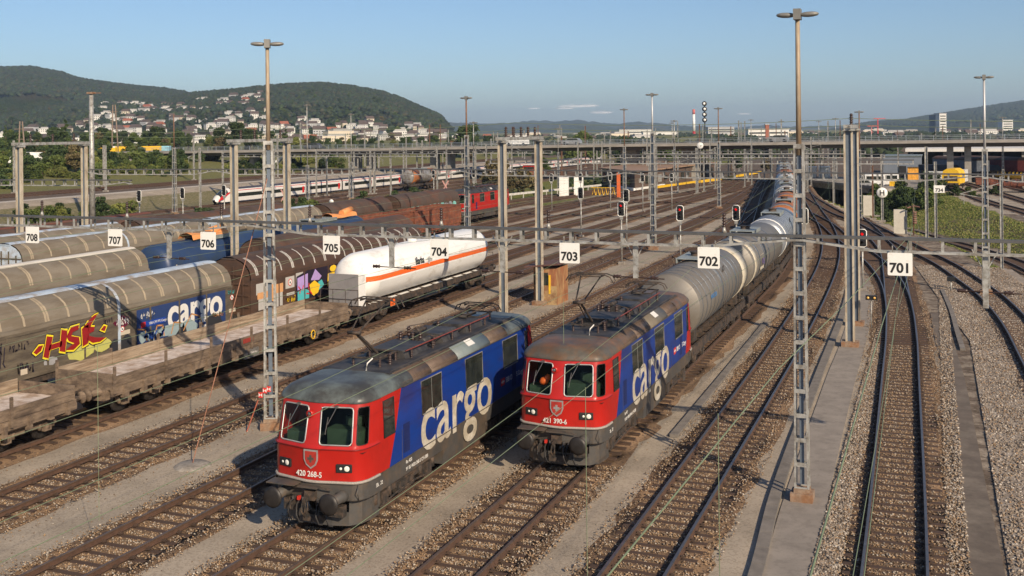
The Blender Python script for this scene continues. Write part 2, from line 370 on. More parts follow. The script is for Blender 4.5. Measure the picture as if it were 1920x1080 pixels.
# loose stones
def stones(n,region,seed,name,size=(.018,.042),cols=None):
    r=np.random.RandomState(seed); X=[];Y=[];Z=[]
    x,y,z=region(r,n); n=len(x)
    base=np.array([(1,0,0),(-1,0,0),(0,1,0),(0,-1,0),(0,0,.7),(0,0,-.7)],float); fc=np.array([(0,2,4),(2,1,4),(1,3,4),(3,0,4),(2,0,5),(1,2,5),(3,1,5),(0,3,5)])
    s=r.uniform(size[0],size[1],(n,1,1)); v=base[None]*s*r.uniform(.6,1.35,(n,6,1)); a=r.uniform(0,6.28,n); c,sn=np.cos(a),np.sin(a); b_=r.uniform(-.7,.7,n)
    vx=v[:,:,0]*c[:,None]-v[:,:,1]*sn[:,None]; vy=v[:,:,0]*sn[:,None]+v[:,:,1]*c[:,None]; vz=v[:,:,2]+vx*b_[:,None]*.6
    V=np.stack([vx+x[:,None],vy+y[:,None],vz+z[:,None]],-1).reshape(-1,3)
    F=(fc[None]+np.arange(n)[:,None,None]*6).reshape(-1)
    me=bpy.data.meshes.new(name); me.vertices.add(n*6); me.vertices.foreach_set('co',V.ravel()); me.loops.add(n*24); me.loops.foreach_set('vertex_index',F); me.polygons.add(n*8); me.polygons.foreach_set('loop_start',np.arange(0,n*24,3)); me.polygons.foreach_set('loop_total',np.full(n*8,3))
    cols=np.array(cols); pc=cols[r.randint(0,len(cols),n)]*r.uniform(.75,1.25,(n,1)); at=me.color_attributes.new('tint','FLOAT_COLOR','POINT'); C=np.ones((n*6,4)); C[:,:3]=np.repeat(pc*.9,6,0); at.data.foreach_set('color',C.ravel())
    me.update(); me.validate(); me.materials.append(M_stone); o=bpy.data.objects.new(name,me); LINK(o); tag(o,'loose stones lying in the track ballast and gravel','stones',None,'stuff'); return o
M_stone=bpy.data.materials.new('broken_stone'); M_stone.use_nodes=True; N,L=nodes(M_stone); v=N.new('ShaderNodeVertexColor'); v.layer_name='tint'; L.new(v.outputs[0],N['Principled BSDF'].inputs['Base Color']); N['Principled BSDF'].inputs['Roughness'].default_value=.9
RUST=[(.33,.215,.12),(.21,.145,.095),(.38,.29,.2),(.27,.18,.105),(.34,.29,.235),(.12,.085,.06),(.35,.235,.135),(.42,.365,.3),(.24,.16,.1),(.16,.115,.08)]
GREY=[(.31,.25,.19),(.18,.145,.115),(.36,.3,.24),(.22,.165,.12),(.28,.235,.19),(.48,.43,.37),(.11,.09,.075),(.3,.2,.12)]
def reg_tracks(r,n):
    T=[(lambda y:-11.3+0*y,.14,(14,34)),(lambda y:-15.9+0*y,.14,(14,36)),(lambda y:-20.45+0*y,.2,(16,96)),(lambda y:-26.1+0*y,.14,(18,90)),(lambda y:np.interp(y,[p[1] for p in R0P],[p[0] for p in R0P]),.2,(16,100)),(lambda y:np.interp(y,[8,27,50,60,71,80,90],[-.9,-.98,-1.45,-1.68,-2.15,-2.85,-4.2]),.18,(18,92))]
    xs=[];ys=[]
    for f,w,(a,b) in T:
        k=int(n*w); t=r.uniform(0,1,k)**1.6; y=a+(b-a)*t; d=r.normal(0,1.0,k); d=np.where(abs(d)>1.8,r.uniform(-1.5,1.5,k),d); m=r.uniform(0,1,k)<.85; x=f(y)+d; st=.6 if T.index((f,w,(a,b))) in(4,5) else .62; ph=((y-8)/st+.5)%1-.5; keep=(abs(abs(d)-.755)>.09)&((abs(ph)*st>.135)|(abs(d)>1.32)); xs.append(x[keep]);ys.append(y[keep])
    x=np.concatenate(xs);y=np.concatenate(ys); return x,y,np.where(r.uniform(0,1,len(x))<.5,-.182,-.205)+r.uniform(-.01,.01,len(x))
stones(250000,reg_tracks,3,'ballast_stones',cols=RUST)
def reg_field(r,n):
    y=18+74*r.uniform(0,1,n)**1.6; x=r.uniform(1.65,8,n)-np.clip((y-60)/10,0,3.2); k=n//4; x[:k]=r.uniform(-3.0,-2.3,k); k2=n//3; x[k:k2]=r.uniform(.2,.75,k2-k); return x,y,np.full(n,-.212)+r.uniform(-.012,.015,n)
stones(110000,reg_field,4,'gravel_stones',size=(.02,.058),cols=GREY)
def reg_scatter(r,n):
    y=18+45*r.uniform(0,1,n)**1.2; c=r.choice([-13.6,-18.2,-23.3,-9.1,-28.4],n); x=c+r.choice([-1,1],n)*np.abs(r.normal(0.95,.35,n)); return x,y,np.full(n,-.245)+r.uniform(0,.01,n)
stones(7000,reg_scatter,5,'gravel_stones',size=(.015,.035),cols=RUST)
f=MB(); fp=[]
f.grid([[(1.65-min(3.2,max(0,(y-60)/10))+dx,y,-.222+rnd.uniform(-.02,.02)) for dx in (0,1,2,3,4,5,6,7)] for k,y in enumerate(range(10,92,1))],0,True)
tag(f.build('ground_gravel_field',M_stonefield),kind='structure')

def grass_tufts(n,seed):
    r=np.random.RandomState(seed); y=r.uniform(92,212,n); lx=np.interp(y,[b for a,b,c in LOW],[a for a,b,c in LOW]); ex=np.interp(y,[b for a,b in TOPE],[a for a,b in TOPE]); x=lx+2.6+(ex-lx-1.6)*r.uniform(0,1,n); k=n//6; x[:k]=lx[:k]-r.uniform(2.2,4.2,k)
    z=np.array([gz(a,b) for a,b in zip(x,y)]); a=r.uniform(0,6.28,n); w=r.uniform(.03,.09,n); h=r.uniform(.04,.14,n); dx,dy=np.cos(a)*w,np.sin(a)*w; lx_=r.uniform(-.12,.12,n)
    V=np.stack([np.stack([x-dx,y-dy,z-.03],-1),np.stack([x+dx,y+dy,z-.03],-1),np.stack([x+dx*.6+lx_,y+dy*.6,z+h],-1),np.stack([x-dx*.6+lx_,y-dy*.6,z+h*.8],-1)],1).reshape(-1,3)
    me=bpy.data.meshes.new('grass'); me.vertices.add(n*4); me.vertices.foreach_set('co',V.ravel()); me.loops.add(n*4); me.loops.foreach_set('vertex_index',np.arange(n*4)); me.polygons.add(n); me.polygons.foreach_set('loop_start',np.arange(0,n*4,4)); me.polygons.foreach_set('loop_total',np.full(n,4))
    P_=np.array([(.10,.135,.028),(.17,.18,.045),(.08,.115,.02),(.23,.2,.07),(.13,.155,.035)]); c=P_[r.randint(0,5,n)]*r.uniform(.7,1.2,(n,1)); at=me.color_attributes.new('tint','FLOAT_COLOR','POINT'); C=np.ones((n*4,4)); C[:,:3]=np.repeat(c,4,0); at.data.foreach_set('color',C.ravel()); me.materials.append(M_stone); me.update(); me.validate(); o=bpy.data.objects.new('grass',me); LINK(o); tag(o,'rough grass growing on the bank beside the sunken track','grass',None,'stuff')
grass_tufts(45000,8)
# ---------------- locomotives ----------------
M_blue=mat('royal_blue_paint',(.006,.036,.215),.38,0,.1,1.2,(.015,.03,.15),.3,1,(1,.6,2)); M_red=mat('signal_red_paint',(.40,.015,.010),.33,0,.08,1.5,(.3,.015,.01),.25,.8)
M_skirt=mat('dark_grey_frame_paint',(.062,.058,.054),.55,0,.2,2.5,(.095,.07,.05),.35,1.5); M_under=mat('grimy_black_running_gear',(.03,.026,.023),.75,0,.35,6,(.075,.05,.035),.4,3)
M_roofcab=mat('greenish_grey_roof_paint',(.125,.15,.145),.42,0,.16,2,(.05,.05,.047),.5,.8); M_roofrust=mat('sooty_brown_roof_paint',(.085,.076,.062),.5,0,.3,2,(.15,.075,.035),.4,1.1)
M_roofdark=mat('soot_black_roof',(.028,.027,.03),.6,0,.3,3,(.055,.05,.047),.4,1.5); M_grille=mat('brown_roof_grille',(.13,.09,.065),.6,.2,.2,6)
M_hatch=mat('grey_roof_side_panel',(.16,.19,.19),.45,0,.15,2); M_hatchb=mat('bronze_grey_roof_side_panel',(.15,.125,.09),.45,0,.2,2)
M_white=mat('dull_white_paint',(.68,.66,.62),.5,0,.1,3); M_letter=mat('weathered_white_lettering',(.60,.56,.48),.5,0,.12,3,(.38,.33,.25),.55,2.5,(1,1.5,3))
M_glass=mat('dark_window_glass',(.012,.016,.014),.06,0,.3,1.5,(.03,.035,.03),.5,2,spec=.8); M_alu=mat('aluminium_window_frame',(.42,.42,.41),.4,.5,.08,4)
M_black=mat('black_rubber',(.012,.012,.012),.6,0,.2,4); M_steel=mat('bare_steel',(.35,.34,.33),.35,.9,.15,4); M_ins=mat('brown_ceramic_insulator',(.042,.024,.02),.35,0,.2,4)
M_lamp=mat('headlamp_lens',(.8,.78,.7),.15,0,.05,4,spec=.9); M_rail=mat('reddish_busbar',(.20,.045,.03),.5,0,.2,4); M_buf=mat('greasy_buffer_steel',(.032,.028,.026),.5,.4,.4,5)
M_hose=mat('rubber_hose',(.02,.018,.018),.6,0,.2,5); M_redc=mat('red_cock_handle',(.5,.03,.02),.5,0,.1,4); M_rope=mat('braided_bump_strip',(.30,.27,.24),.7,0,.35,30)
M_desk=mat('green_driver_desk',(.035,.06,.038),.7,0,.3,3); M_cabin=mat('dark_cabin_lining',(.014,.017,.014),.9,0,.2,2); M_orange=mat('orange_safety_cloth',(.85,.13,.02),.6,0,.2,6,emit=0)
def make_glass():
    m=bpy.data.materials.new('clear_windscreen_glass'); m.use_nodes=True; N,L=nodes(m); o=N['Material Output']; N.remove(N['Principled BSDF'])
    a=N.new('ShaderNodeBsdfTransparent'); a.inputs[0].default_value=(.72,.8,.75,1); b=N.new('ShaderNodeBsdfGlossy'); b.inputs['Roughness'].default_value=.02; f=N.new('ShaderNodeFresnel'); f.inputs[0].default_value=1.22
    x=N.new('ShaderNodeMixShader'); L.new(f.outputs[0],x.inputs[0]); L.new(a.outputs[0],x.inputs[1]); L.new(b.outputs[0],x.inputs[2]); L.new(x.outputs[0],o.inputs[0]); return m
M_clear=make_glass()
def insulator(m,x,y,z,h=.34,r=.075,mi=0):
    p=[(.03,0)]; k=5
    for i in range(k): a=h*i/k; p+=[(r*.55,a+.01),(r,a+h*.04+.01),(r*.55,a+h*.12)]
    p+=[(r*.5,h),(0,h)]; m.lathe(p,(x,y,z),'z',10,mi)
HP=[(0,0),(.17,.008),(.235,.02),(1.13,.225),(1.21,.26),(1.245,.285),(1.36,.41),(1.435,.60),(1.472,.88),(1.485,1.15)]
def ring(z,inset=0,back=None):
    back=back or 0
    s=0 if z<=2.30 else (z-2.30)/1.22*.27
    R=[]
    for x,y in HP:
        f=1-min(1,y/1.15); yy=y+s*(.55+.45*f) if y<1.1 else y+s*.55
        xx=x-(0 if z<2.3 else (z-2.3)*.035)
        R.append((xx*(1-inset/1.5),yy+inset*1.35))
    return R
LEN=14.1
def make_loco(number,label,loc,rust=False,group=None,panto=True,front_vest=False,variant='cargo'):
    t=thing('electric_locomotive',label,'locomotive',loc,0,group)
    Rc=M_roofrust if rust else (M_roofcab if variant=='cargo' else M_roofdark)
    red=M_red
    body=M_blue if variant=='cargo' else M_red
    def flip(p): return (p[0],LEN-p[1],p[2])
    for end in (0,1):
        F=(lambda p:p) if end==0 else flip
        # cab shell
        m=MB(); lv=[1.43,2.24,2.30,2.345,2.41,3.39,3.46,3.52]
        rows=[]
        for k,z in enumerate(lv):
            R=ring(z); ex=.02 if z==2.30 else 0
            R=[(x+(ex if x>.9 else ex*x),y-ex) for x,y in R]
            full=[(-x,y) for x,y in R[::-1]]+R[1:]; rows.append([F((x,y,z)) for x,y in full])
        nH=len(HP)-1
        def skip(i,j):
            if i!=4: return False
            c=(nH-1-j) if j<nH else (j-nH)
            return c==2 or c in(5,6)
        m.grid(rows,0,True,None,skip)
        c=m.build('cab_shell',red,t); md=c.modifiers.new('w','EDGE_SPLIT'); md.split_angle=RAD(28)
        R1=ring(2.41); R2=ring(3.39)
        for sgn in(-1,1):
            for cols,nm in(((2,3),'windscreen'),((5,6,7),'corner_window')):
                a=[(R1[i],R2[i]) for i in cols]
                pm=MB(); pm.grid([[F((sgn*q[0][0],q[0][1]+.02,2.41)) for q in a],[F((sgn*q[1][0],q[1][1]+.02,3.39)) for q in a]])
                w=pm.build(nm,M_clear,t)
                # frame
                fm=MB(); loop=[(sgn*q[0][0],q[0][1]-.008,2.41) for q in a]+[(sgn*q[1][0],q[1][1]-.008,3.39) for q in a[::-1]]
                L=[Vector(F(p)) for p in loop]; r=.021 if nm=='windscreen' else .013
                def rnd_corner(L):
                    o=[]; n=len(L)
                    for i in range(n):
                        p=L[i]; a_=L[i-1]; b_=L[(i+1)%n]; d1=(a_-p); d2=(b_-p)
                        if d1.normalized().dot(d2.normalized())>-.5:
                            k=min(.09,d1.length*.4,d2.length*.4); A=p+d1.normalized()*k; B=p+d2.normalized()*k
                            o+=[A,(A+B)*.25+p*.5,B]
                        else: o.append(p)
                    return o
                LL=rnd_corner(L); fm.tube(LL+[LL[0],LL[1]],r,6); fm.build('window_frame',M_alu if nm=='windscreen' else M_black,w)
            # corner gussets rounding the pane
        # cabin interior
        im=MB(); y0=.5; 
        im.poly([F((-1.4,2.1,1.6)),F((1.4,2.1,1.6)),F((1.4,2.1,3.5)),F((-1.4,2.1,3.5))]); im.poly([F((-1.42,.35,2.2)),F((1.42,.35,2.2)),F((1.42,2.1,2.2)),F((-1.42,2.1,2.2))])
        im.build('cabin_interior',M_cabin,t)
        dm=MB(); 
        a,b=sorted((F((0,.6,0))[1],F((0,1.05,0))[1])); dm.box(.15,1.2,a,b,2.2,2.72); dm.box(-1.15,-.45,a,b,2.2,2.55); a,b=sorted((F((0,1.1,0))[1],F((0,1.3,0))[1])); dm.box(.45,.95,a,b,2.2,2.95)
        dm.build('driver_desk',M_desk,t)
        # door area red panel (side), slanted boundary
        for sgn in(-1,1):
            dmm=MB(); X=sgn*1.485; X2=sgn*1.443; yb0,yb1=(1.72,2.56) if end==0 else (1.85,1.1)
            ys=(1.15,ring(2.3)[-1][1]); 
            dmm.poly([F((X,1.15,1.43)),F((X,yb0,1.43)),F((X,yb0+(yb1-yb0)*.44,2.30)),F((X,1.15,2.30))])
            dmm.poly([F((X,1.15,2.30)),F((X,yb0+(yb1-yb0)*.44,2.30)),F((X2,yb1,3.52)),F((X2,1.15+.15,3.52))])
            dmm.build('cab_side_panel',red,t)
            wy=(1.42,2.06) if end==0 else (1.3,1.55)
            def wx(z,o=0): return sgn*(1.485-max(0,z-2.3)*.0344+o)
            wm=MB(); wm.poly([F((wx(2.34,.004),wy[0],2.34)),F((wx(2.34,.004),wy[1],2.34)),F((wx(3.36,.004),wy[1],3.36)),F((wx(3.36,.004),wy[0],3.36))]); w=wm.build('cab_side_window',M_glass,t)
            fm=MB(); q=[F((wx(2.34,.006),wy[0],2.34)),F((wx(2.34,.006),wy[1],2.34)),F((wx(3.36,.006),wy[1],3.36)),F((wx(3.36,.006),wy[0],3.36))]; fm.tube(q+[q[0],q[1]],.02,5); fm.bar(F((wx(2.82,.01),wy[0],2.82)),F((wx(2.82,.01),wy[1],2.82)),.02,.03); fm.build('window_frame',M_black,w)
            hm=MB(); hm.tube([F((sgn*1.52,2.3 if end==0 else 1.8,1.6)),F((sgn*1.52,2.3 if end==0 else 1.8,2.25))],.014,5); 
        # cab roof dome
        m=MB(); base=ring(3.52); rows=[]
        for z,ins in((3.50,-.015),(3.56,-.02),(3.66,.03),(3.77,.14),(3.85,.30),(3.895,.50),(3.91,.72)):
            R=[]
            for x,y in base:
                R.append((x*(1-max(0,ins)*.62)+(0.02 if ins<0 else 0)*(x>.5), y+ins*1.0-(.02 if ins<0 else 0)))
            back=3.3
            R=R+[(R[-1][0],back)]
            full=[(-x,y) for x,y in R[::-1]]+R[1:]; rows.append([F((x,y,z)) for x,y in full])
        m.grid(rows); last=rows[-1]; n=len(last); 
        for i in range(n//2): 
            if i<n-2-i: m.poly([last[i],last[i+1],last[n-2-i],last[n-1-i]],0,True)
        m.build('cab_roof',Rc,t)
        # gutter lip
        gm=MB(); R=ring(3.5); full=[(-x,y) for x,y in R[::-1]]+R[1:]; gm.tube([F((x*1.008,y-.01,3.50)) for x,y in full],.016,5); gm.build('roof_gutter',M_skirt,t)
        # headlights, crest, number
        for sx in(-1,1):
            px=sx*.92; py=.20
            M=Matrix.Translation(F((px,py,1.80)))@Matrix.Rotation((-sx*RAD(-15) if end==0 else RAD(180)+sx*RAD(-15)),4,'Z')
            hm=MB(); hm.box(-.225,.225,-.06,.05,-.115,.115,0,M); h=hm.build('headlight',M_black,t); bm_=h.modifiers.new('b','BEVEL'); bm_.width=.02; bm_.segments=2
            lm=MB(); 
            for dx in(-.085,.085): k_=.62 if dx<0 else 1.25; lm.lathe([(0,-.072),(.045*k_,-.07),(.06*k_,-.061)],(0,0,0),'y',12); 
            lm.v=[tuple(M@Vector((v[0]+(-.085 if i<36 else .085),v[1],v[2]))) for i,v in enumerate(lm.v)]; lm.build('lens',M_lamp,h)
        tm=MB(); q=F((-.12,0.17,3.2)) if end==0 else F((.12,0.17,3.2)); sg=-1 if end==0 else 1
        tm.lathe([(.09,sg*-.12),(.105,sg*.03),(.1,sg*.05),(.07,sg*.055)],q,'y',14); tl=tm.build('top_lamp',M_red,t); lm=MB(); lm.lathe([(0,sg*.068),(.03,sg*.066),(.045,sg*.058)],q,'y',12); lm.build('lens',M_steel,tl); bm2=MB(); Rb=ring(2.30); bm2.tube([F((x*1.022,y-.03,2.30)) for x,y in [(-x,y) for x,y in Rb[::-1]]+Rb[1:]],.014,5); bm2.build('crease_shade',mat('deep_red_crease_shade',(.2,.012,.01),.5),t)  # darker red tube puts the shade line of the cab crease into colour
        if end==0:
            text(number,.215,M_white,t,front_M(-.47,-.012,1.535),'running_number',.012,.92)
            cm=MB(); sh=[(a*1.3,b*1.22) for a,b in [(-.17,.2),(.17,.2),(.17,-.02),(.12,-.14),(0,-.23),(-.12,-.14),(-.17,-.02)]]; fn=lambda u,v,d:(u+.0,-.002-d,2.03+v)
            cm.prism(sh,fn,0,.025); cr=cm.build('crest',M_alu,t); cm=MB(); cm.prism([(u*.82,v*.82) for u,v in sh],fn,.026,.03); cm.build('crest_shield',mat('crest_red',(.35,.03,.02) if not rust else (.45,.03,.02),.5),cr)
            cm=MB(); cm.prism([(-.035,.1),(.035,.1),(.035,.035),(.1,.035),(.1,-.035),(.035,-.035),(.035,-.1),(-.035,-.1),(-.035,-.035),(-.1,-.035),(-.1,.035),(-.035,.035)],fn,.031,.036); cm.build('crest_cross',M_skirt if not rust else M_alu,cr)
        # wipers
        for sx in(-1,1):
            wm=MB(); a=F((sx*.6+.05,.30,3.42)); b=F((sx*.6-.18,.18,2.95)); wm.tube([a,b],.012,5); wm.tube([F((sx*.6-.15,.165,3.15)),F((sx*.6-.24,.135,2.68))],.014,4); wm.box(a[0]-.05,a[0]+.05,a[1]-.05,a[1]+.05,a[2]-.03,a[2]+.03); wm.build('wiper',M_steel,t)
        # frame head below the red shell
        m=MB(); R=ring(1.43); rows=[]
        for z,k in((1.405,.012),(1.40,.0),(.93,-.01),(.90,-.03)):
            Rr=[(x+k*(x>.5),y-k) for x,y in R]; full=[(-x,y) for x,y in Rr[::-1]]+Rr[1:]; rows.append([F((x,y,z)) for x,y in full])
        m.grid(rows,0,False); m.poly(rows[0]); m.poly(rows[-1]); m.build('headstock',M_skirt,t)
        pm=MB(); full=[(-x,y) for x,y in ring(1.43)[::-1]]+ring(1.43)[1:]; pm.tube([F((x*1.01,y-.03,1.415)) for x,y in full],.042,6); pm.build('bump_strip',M_rope,t)
        # snow plough
        m=MB(); rows=[]
        for z,k in((.90,.05),(.55,.12),(.18,.18)):
            Rr=[(0,.25-k*.6),(.5,.27-k*.5),(.95,.36-k*.3),(1.2,.6),(1.28,1.0),(1.28,1.6-k)]; full=[(-x,y) for x,y in Rr[::-1]]+Rr[1:]; rows.append([F((x,y+.05,z)) for x,y in full])
        m.grid(rows,0,False,None,lambda i,j:(i==0 and 3<=j<=6)); m.build('snow_plough',M_skirt,t)
        # step board, buffers, coupling, hoses
        m=MB(); a,b=sorted((F((0,-.32,0))[1],F((0,.1,0))[1])); m.box(-1.25,-.35,a,b,1.33,1.36); m.box(-.3,.3,a+.1*(1-end),b-.1*end,1.28,1.31); m.build('step_board',M_skirt,t)
        for sx in(-1,1):
            sg=1 if end==0 else -1; o=F((sx*.875,0,1.05))
            bm_=MB(); bm_.lathe([(.0,sg*.3),(.17,sg*.3),(.17,sg*.05),(.14,sg*.0),(.14,-sg*.28),(.10,-sg*.3),(.10,-sg*.5)],o,'y',16); bb=bm_.build('buffer',M_skirt,t)
            fm=MB(); fm.lathe([(.05,-sg*.48),(.22,-sg*.5),(.29,-sg*.55),(.29,-sg*.575),(.2,-sg*.605),(0,-sg*.62)],o,'y',20); fm.build('buffer_plate',M_buf,bb)
        m=MB(); a,b=sorted((F((0,-.12,0))[1],F((0,.1,0))[1])); m.box(-.16,.16,a,b,.92,1.17); m.bar(F((0,0,1.03)),F((0,-.42,.98)),.07,.1); m.bar(F((0,-.4,.98)),F((0,-.28,.62)),.05,.07); m.tube([F((-.05,-.38,.95)),F((-.06,-.44,.75)),F((0,-.36,.55)),F((.06,-.44,.75)),F((.05,-.38,.95))],.022,5); m.build('coupling_hook',M_under,t)
        for hx,d in((-.52,0),(-.36,1),(-.2,0),(.26,1),(.42,0),(.58,1)):
            m=MB(); m.tube([F((hx,.05,.92)),F((hx,-.16,.8)),F((hx+.03,-.26,.55)),F((hx+.08,-.2,.34)),F((hx+.14,-.1,.30))] if d else [F((hx,.05,.95)),F((hx-.02,-.2,.86)),F((hx-.06,-.27,.62)),F((hx-.1,-.17,.42))],.024,6); ho=m.build('air_hose',M_hose,t)
            m=MB(); p=F((hx,-.06,.93)); m.box(p[0]-.035,p[0]+.035,p[1]-.05,p[1]+.05,p[2]-.04,p[2]+.06); m.build('cock_handle',M_redc if hx==-.36 else M_steel,ho)
        m=MB(); 
        for a,b,c,d in((-.9,-.5,.55,.85),(.5,.95,.5,.8),(-.3,.3,.3,.5)):
            q,w=sorted((F((0,.02,0))[1],F((0,.25,0))[1])); m.box(a,b,q,w,c,d)
        for i in range(6): m.tube([F((-.7+i*.28,.0,.9)),F((-.7+i*.28+.05,-.05,.6))],.018,4)
        m.tube([F((-.65,-.03,1.24)),F((-.5,-.12,1.3)),F((.5,-.12,1.3)),F((.65,-.03,1.24))],.02,5); m.build('headstock_fittings',M_under,t)
        hm=MB()
        for sx in(-1,1): hm.tube([F((sx*1.3,-.0+.3,.95)),F((sx*1.36,.12,1.2)),F((sx*1.3,.3,1.38))],.015,5)
        hm.build('handrail',M_skirt,t)
    # sides
    yA0,yA1,yB0,yB1=1.72,2.56,LEN-1.85,LEN-1.1
    for sgn in(-1,1):
        m=MB(); X=sgn*1.485; X2=sgn*1.443
        m.poly([(X,yA0,1.43),(X,yB0,1.43),(X,yB0+(yB1-yB0)*.44,2.3),(X,yA0+(yA1-yA0)*.44,2.3)]); m.poly([(X,yA0+(yA1-yA0)*.44,2.3),(X,yB0+(yB1-yB0)*.44,2.3),(X2,yB1,3.52),(X2,yA1,3.52)])
        sw=m.build('side_wall',body,t)
        def sx_(z,o=0): return sgn*(1.485-max(0,z-2.3)*.0344+o)
        for a in(3.82,7.08,10.35):
            w=MB(); w.poly([(sx_(2.38,.004),a,2.38),(sx_(2.38,.004),a+1.4,2.38),(sx_(3.38,.004),a+1.4,3.38),(sx_(3.38,.004),a,3.38)]); wo=w.build('side_window',M_glass,t)
            f=MB(); q=[(sx_(2.38,.006),a,2.38),(sx_(2.38,.006),a+1.4,2.38),(sx_(3.38,.006),a+1.4,3.38),(sx_(3.38,.006),a,3.38)]; f.tube(q+[q[0],q[1]],.022,5)
            if a==3.82: f.tube([(sx_(2.4,.008),a+.7,2.4),(sx_(3.36,.008),a+.7,3.36)],.008,4)
            f.build('window_frame',mat('grey_window_frame',(.2,.19,.18),.5,.3),wo)
        for a in(2.62,LEN-2.9):
            w=MB(); 
            for k in range(9): w.box(min(X,X+sgn*.012),max(X,X+sgn*.012),a,a+.32,1.62+k*.085,1.67+k*.085)
            w.box(min(X,X+sgn*.006),max(X,X+sgn*.006),a-.04,a+.36,1.58,2.42); w.build('louvre',mat('blue_black_louvre',(.01,.02,.1),.5),t)
        w=MB(); 
        for a in(2.5,6.3,9.6): w.box(min(X,X+sgn*.006),max(X,X+sgn*.006),a,a+.015,1.45,2.3)
        w.box(min(X,X+sgn*.02),max(X,X+sgn*.02),1.3,LEN-1.3,1.405,1.43); w.build('panel_seam',M_skirt,t)
        # skirt
        m=MB(); m.box(min(X*.99,X*.9),max(X*.99,X*.9),1.15,LEN-1.15,.92,1.43); m.box(min(X*.97,X*.6),max(X*.97,X*.6),5.35,8.75,.45,.95); m.build('frame_sill',M_skirt,t)
        # sloping roof edge panels
        segs=[(2.62,4.55,M_grille),(4.57,6.5,M_grille),(6.52,9.2,M_hatchb if rust else M_hatch),(9.22,10.9,M_grille),(10.92,12.3,M_grille)]
        for a,b,mm in segs:
            if variant!='cargo': mm=M_roofdark
            m=MB(); m.grid([[(sgn*x,a,z),(sgn*x,b,z)] for x,z in((1.45,3.50),(1.45,3.58),(1.34,3.72),(1.14,3.87),(1.05,3.90))],0,True)
            m.poly([(sgn*x,a,z) for x,z in((1.45,3.50),(1.45,3.58),(1.34,3.72),(1.14,3.87),(1.05,3.90),(1.05,3.5))]); m.poly([(sgn*x,b,z) for x,z in((1.45,3.50),(1.45,3.58),(1.34,3.72),(1.14,3.87),(1.05,3.90),(1.05,3.5))]); 
            if mm is M_grille:
                k=a+.06
                while k<b-.03: m.bar((sgn*1.452,k,3.60),(sgn*1.145,k,3.885),.02,.012); k+=.09
            m.build('roof_edge_panel',mm,t)
        m=MB(); m.grid([[(sgn*1.352,7.6,3.722),(sgn*1.352,8.15,3.722)],[(sgn*1.146,7.6,3.884),(sgn*1.146,8.15,3.884)]]); m.build('white_roof_patch',M_white,t)
        m=MB(); m.tube([(sgn*1.47,2.62,3.5),(sgn*1.47,12.9,3.5)],.016,5); m.tube([(sgn*1.06,2.6,3.925),(sgn*1.06,12.3,3.925)],.012,5); m.build('roof_gutter',M_skirt,t)
    # roof deck & equipment
    m=MB(); m.box(-1.12,1.12,2.45,12.0,3.8,3.918); m.build('roof_deck',M_roofdark,t)
    m=MB(); rows=[[(-.7,a,3.91),(-.58,a,4.16),(.58,a,4.16),(.7,a,3.91)] for a in(4.3,5.9)]; m.grid(rows,0,False); m.poly(rows[0]); m.poly(rows[1]); 
    rows=[[(-.72,a,3.91),(-.55,a,4.2),(.55,a,4.2),(.72,a,3.91)] for a in(7.0,8.3)]; m.grid(rows,0,False); m.poly(rows[0]); m.poly(rows[1])
    rows=[[(-.72,a,3.91),(-.6,a,4.18),(.6,a,4.18),(.72,a,3.91)] for a in(8.9,10.3)]; m.grid(rows,0,False); m.poly(rows[0]); m.poly(rows[1]); m.cyl((.35,6.1,4.1),(.35,6.9,4.1),.09); m.cyl((-.4,6.2,4.0),(-.4,6.9,4.0),.12)
    m.build('roof_equipment_cover',M_roofdark,t)
    for x,y,h,r in((-.5,6.25,.45,.1),(-.15,6.45,.42,.09),(.2,6.3,.45,.1),(.55,6.6,.3,.07),(-.55,6.95,.5,.1),(.75,4.6,.28,.06),(.75,6.1,.28,.06),(.75,7.6,.28,.06),(.75,9.1,.28,.06),(.75,10.4,.28,.06),(-.75,4.5,.25,.06),(-.75,8.6,.25,.06),(.55,3.55,.34,.08),(-.3,8.7,.4,.09),(.1,10.6,.32,.08)):
        m=MB(); insulator(m,x,y,3.89,h,r); m.build('insulator',M_ins,t)
    m=MB(); m.tube([(.75,4.2,4.19),(.75,10.8,4.19)],.02,6); m.build('busbar',M_rail,t)
    m=MB(); m.tube([(-.75,4.5,4.16),(-.75,8.6,4.16),(-.3,8.7,4.3)],.014,5); m.tube([(-.5,6.25,4.36),(-.15,6.45,4.34),(.2,6.3,4.36),(.55,6.6,4.2),(.75,6.6,4.19)],.015,5); m.tube([(-.55,6.95,4.4),(-.3,8.7,4.3),(.1,10.6,4.22)],.014,5); m.cyl((-.1,6.6,4.32),(-.1,7.3,4.3),.07)
    for k in range(8): m.tube([(-.9+.02*k,4+k*.8,3.9),(-.9,4+k*.8,4.02),(-.7,4.2+k*.8,4.02)],.012,4)
    m.build('roof_wiring',M_under,t)
    m=MB(); m.tube([(.32,2.5,3.9),(.34,2.55,4.12),(.42,2.72,4.24)],.022,5); m.build('whistle_pipe',M_white,t)
    def pantograph(y0,raised):
        p=MB(); z0=3.9
        for sx in(-.45,.45):
            for yy in(y0-.5,y0+.5): insulator(p,sx,yy,z0,.24,.06,1)
        for sx in(-.45,.45): p.bar((sx,y0-.6,z0+.27),(sx,y0+.6,z0+.27),.05,.05)
        for yy in(y0-.6,y0+.6): p.bar((-.5,yy,z0+.27),(.5,yy,z0+.27),.05,.05)
        P=p.build('pantograph',[M_under,M_ins],t)
        if raised: kn=(y0-1.2,z0+1.13); hd=(y0+.15,z0+1.85)
        else: kn=(y0-1.15,z0+.36); hd=(y0+.4,z0+.5)
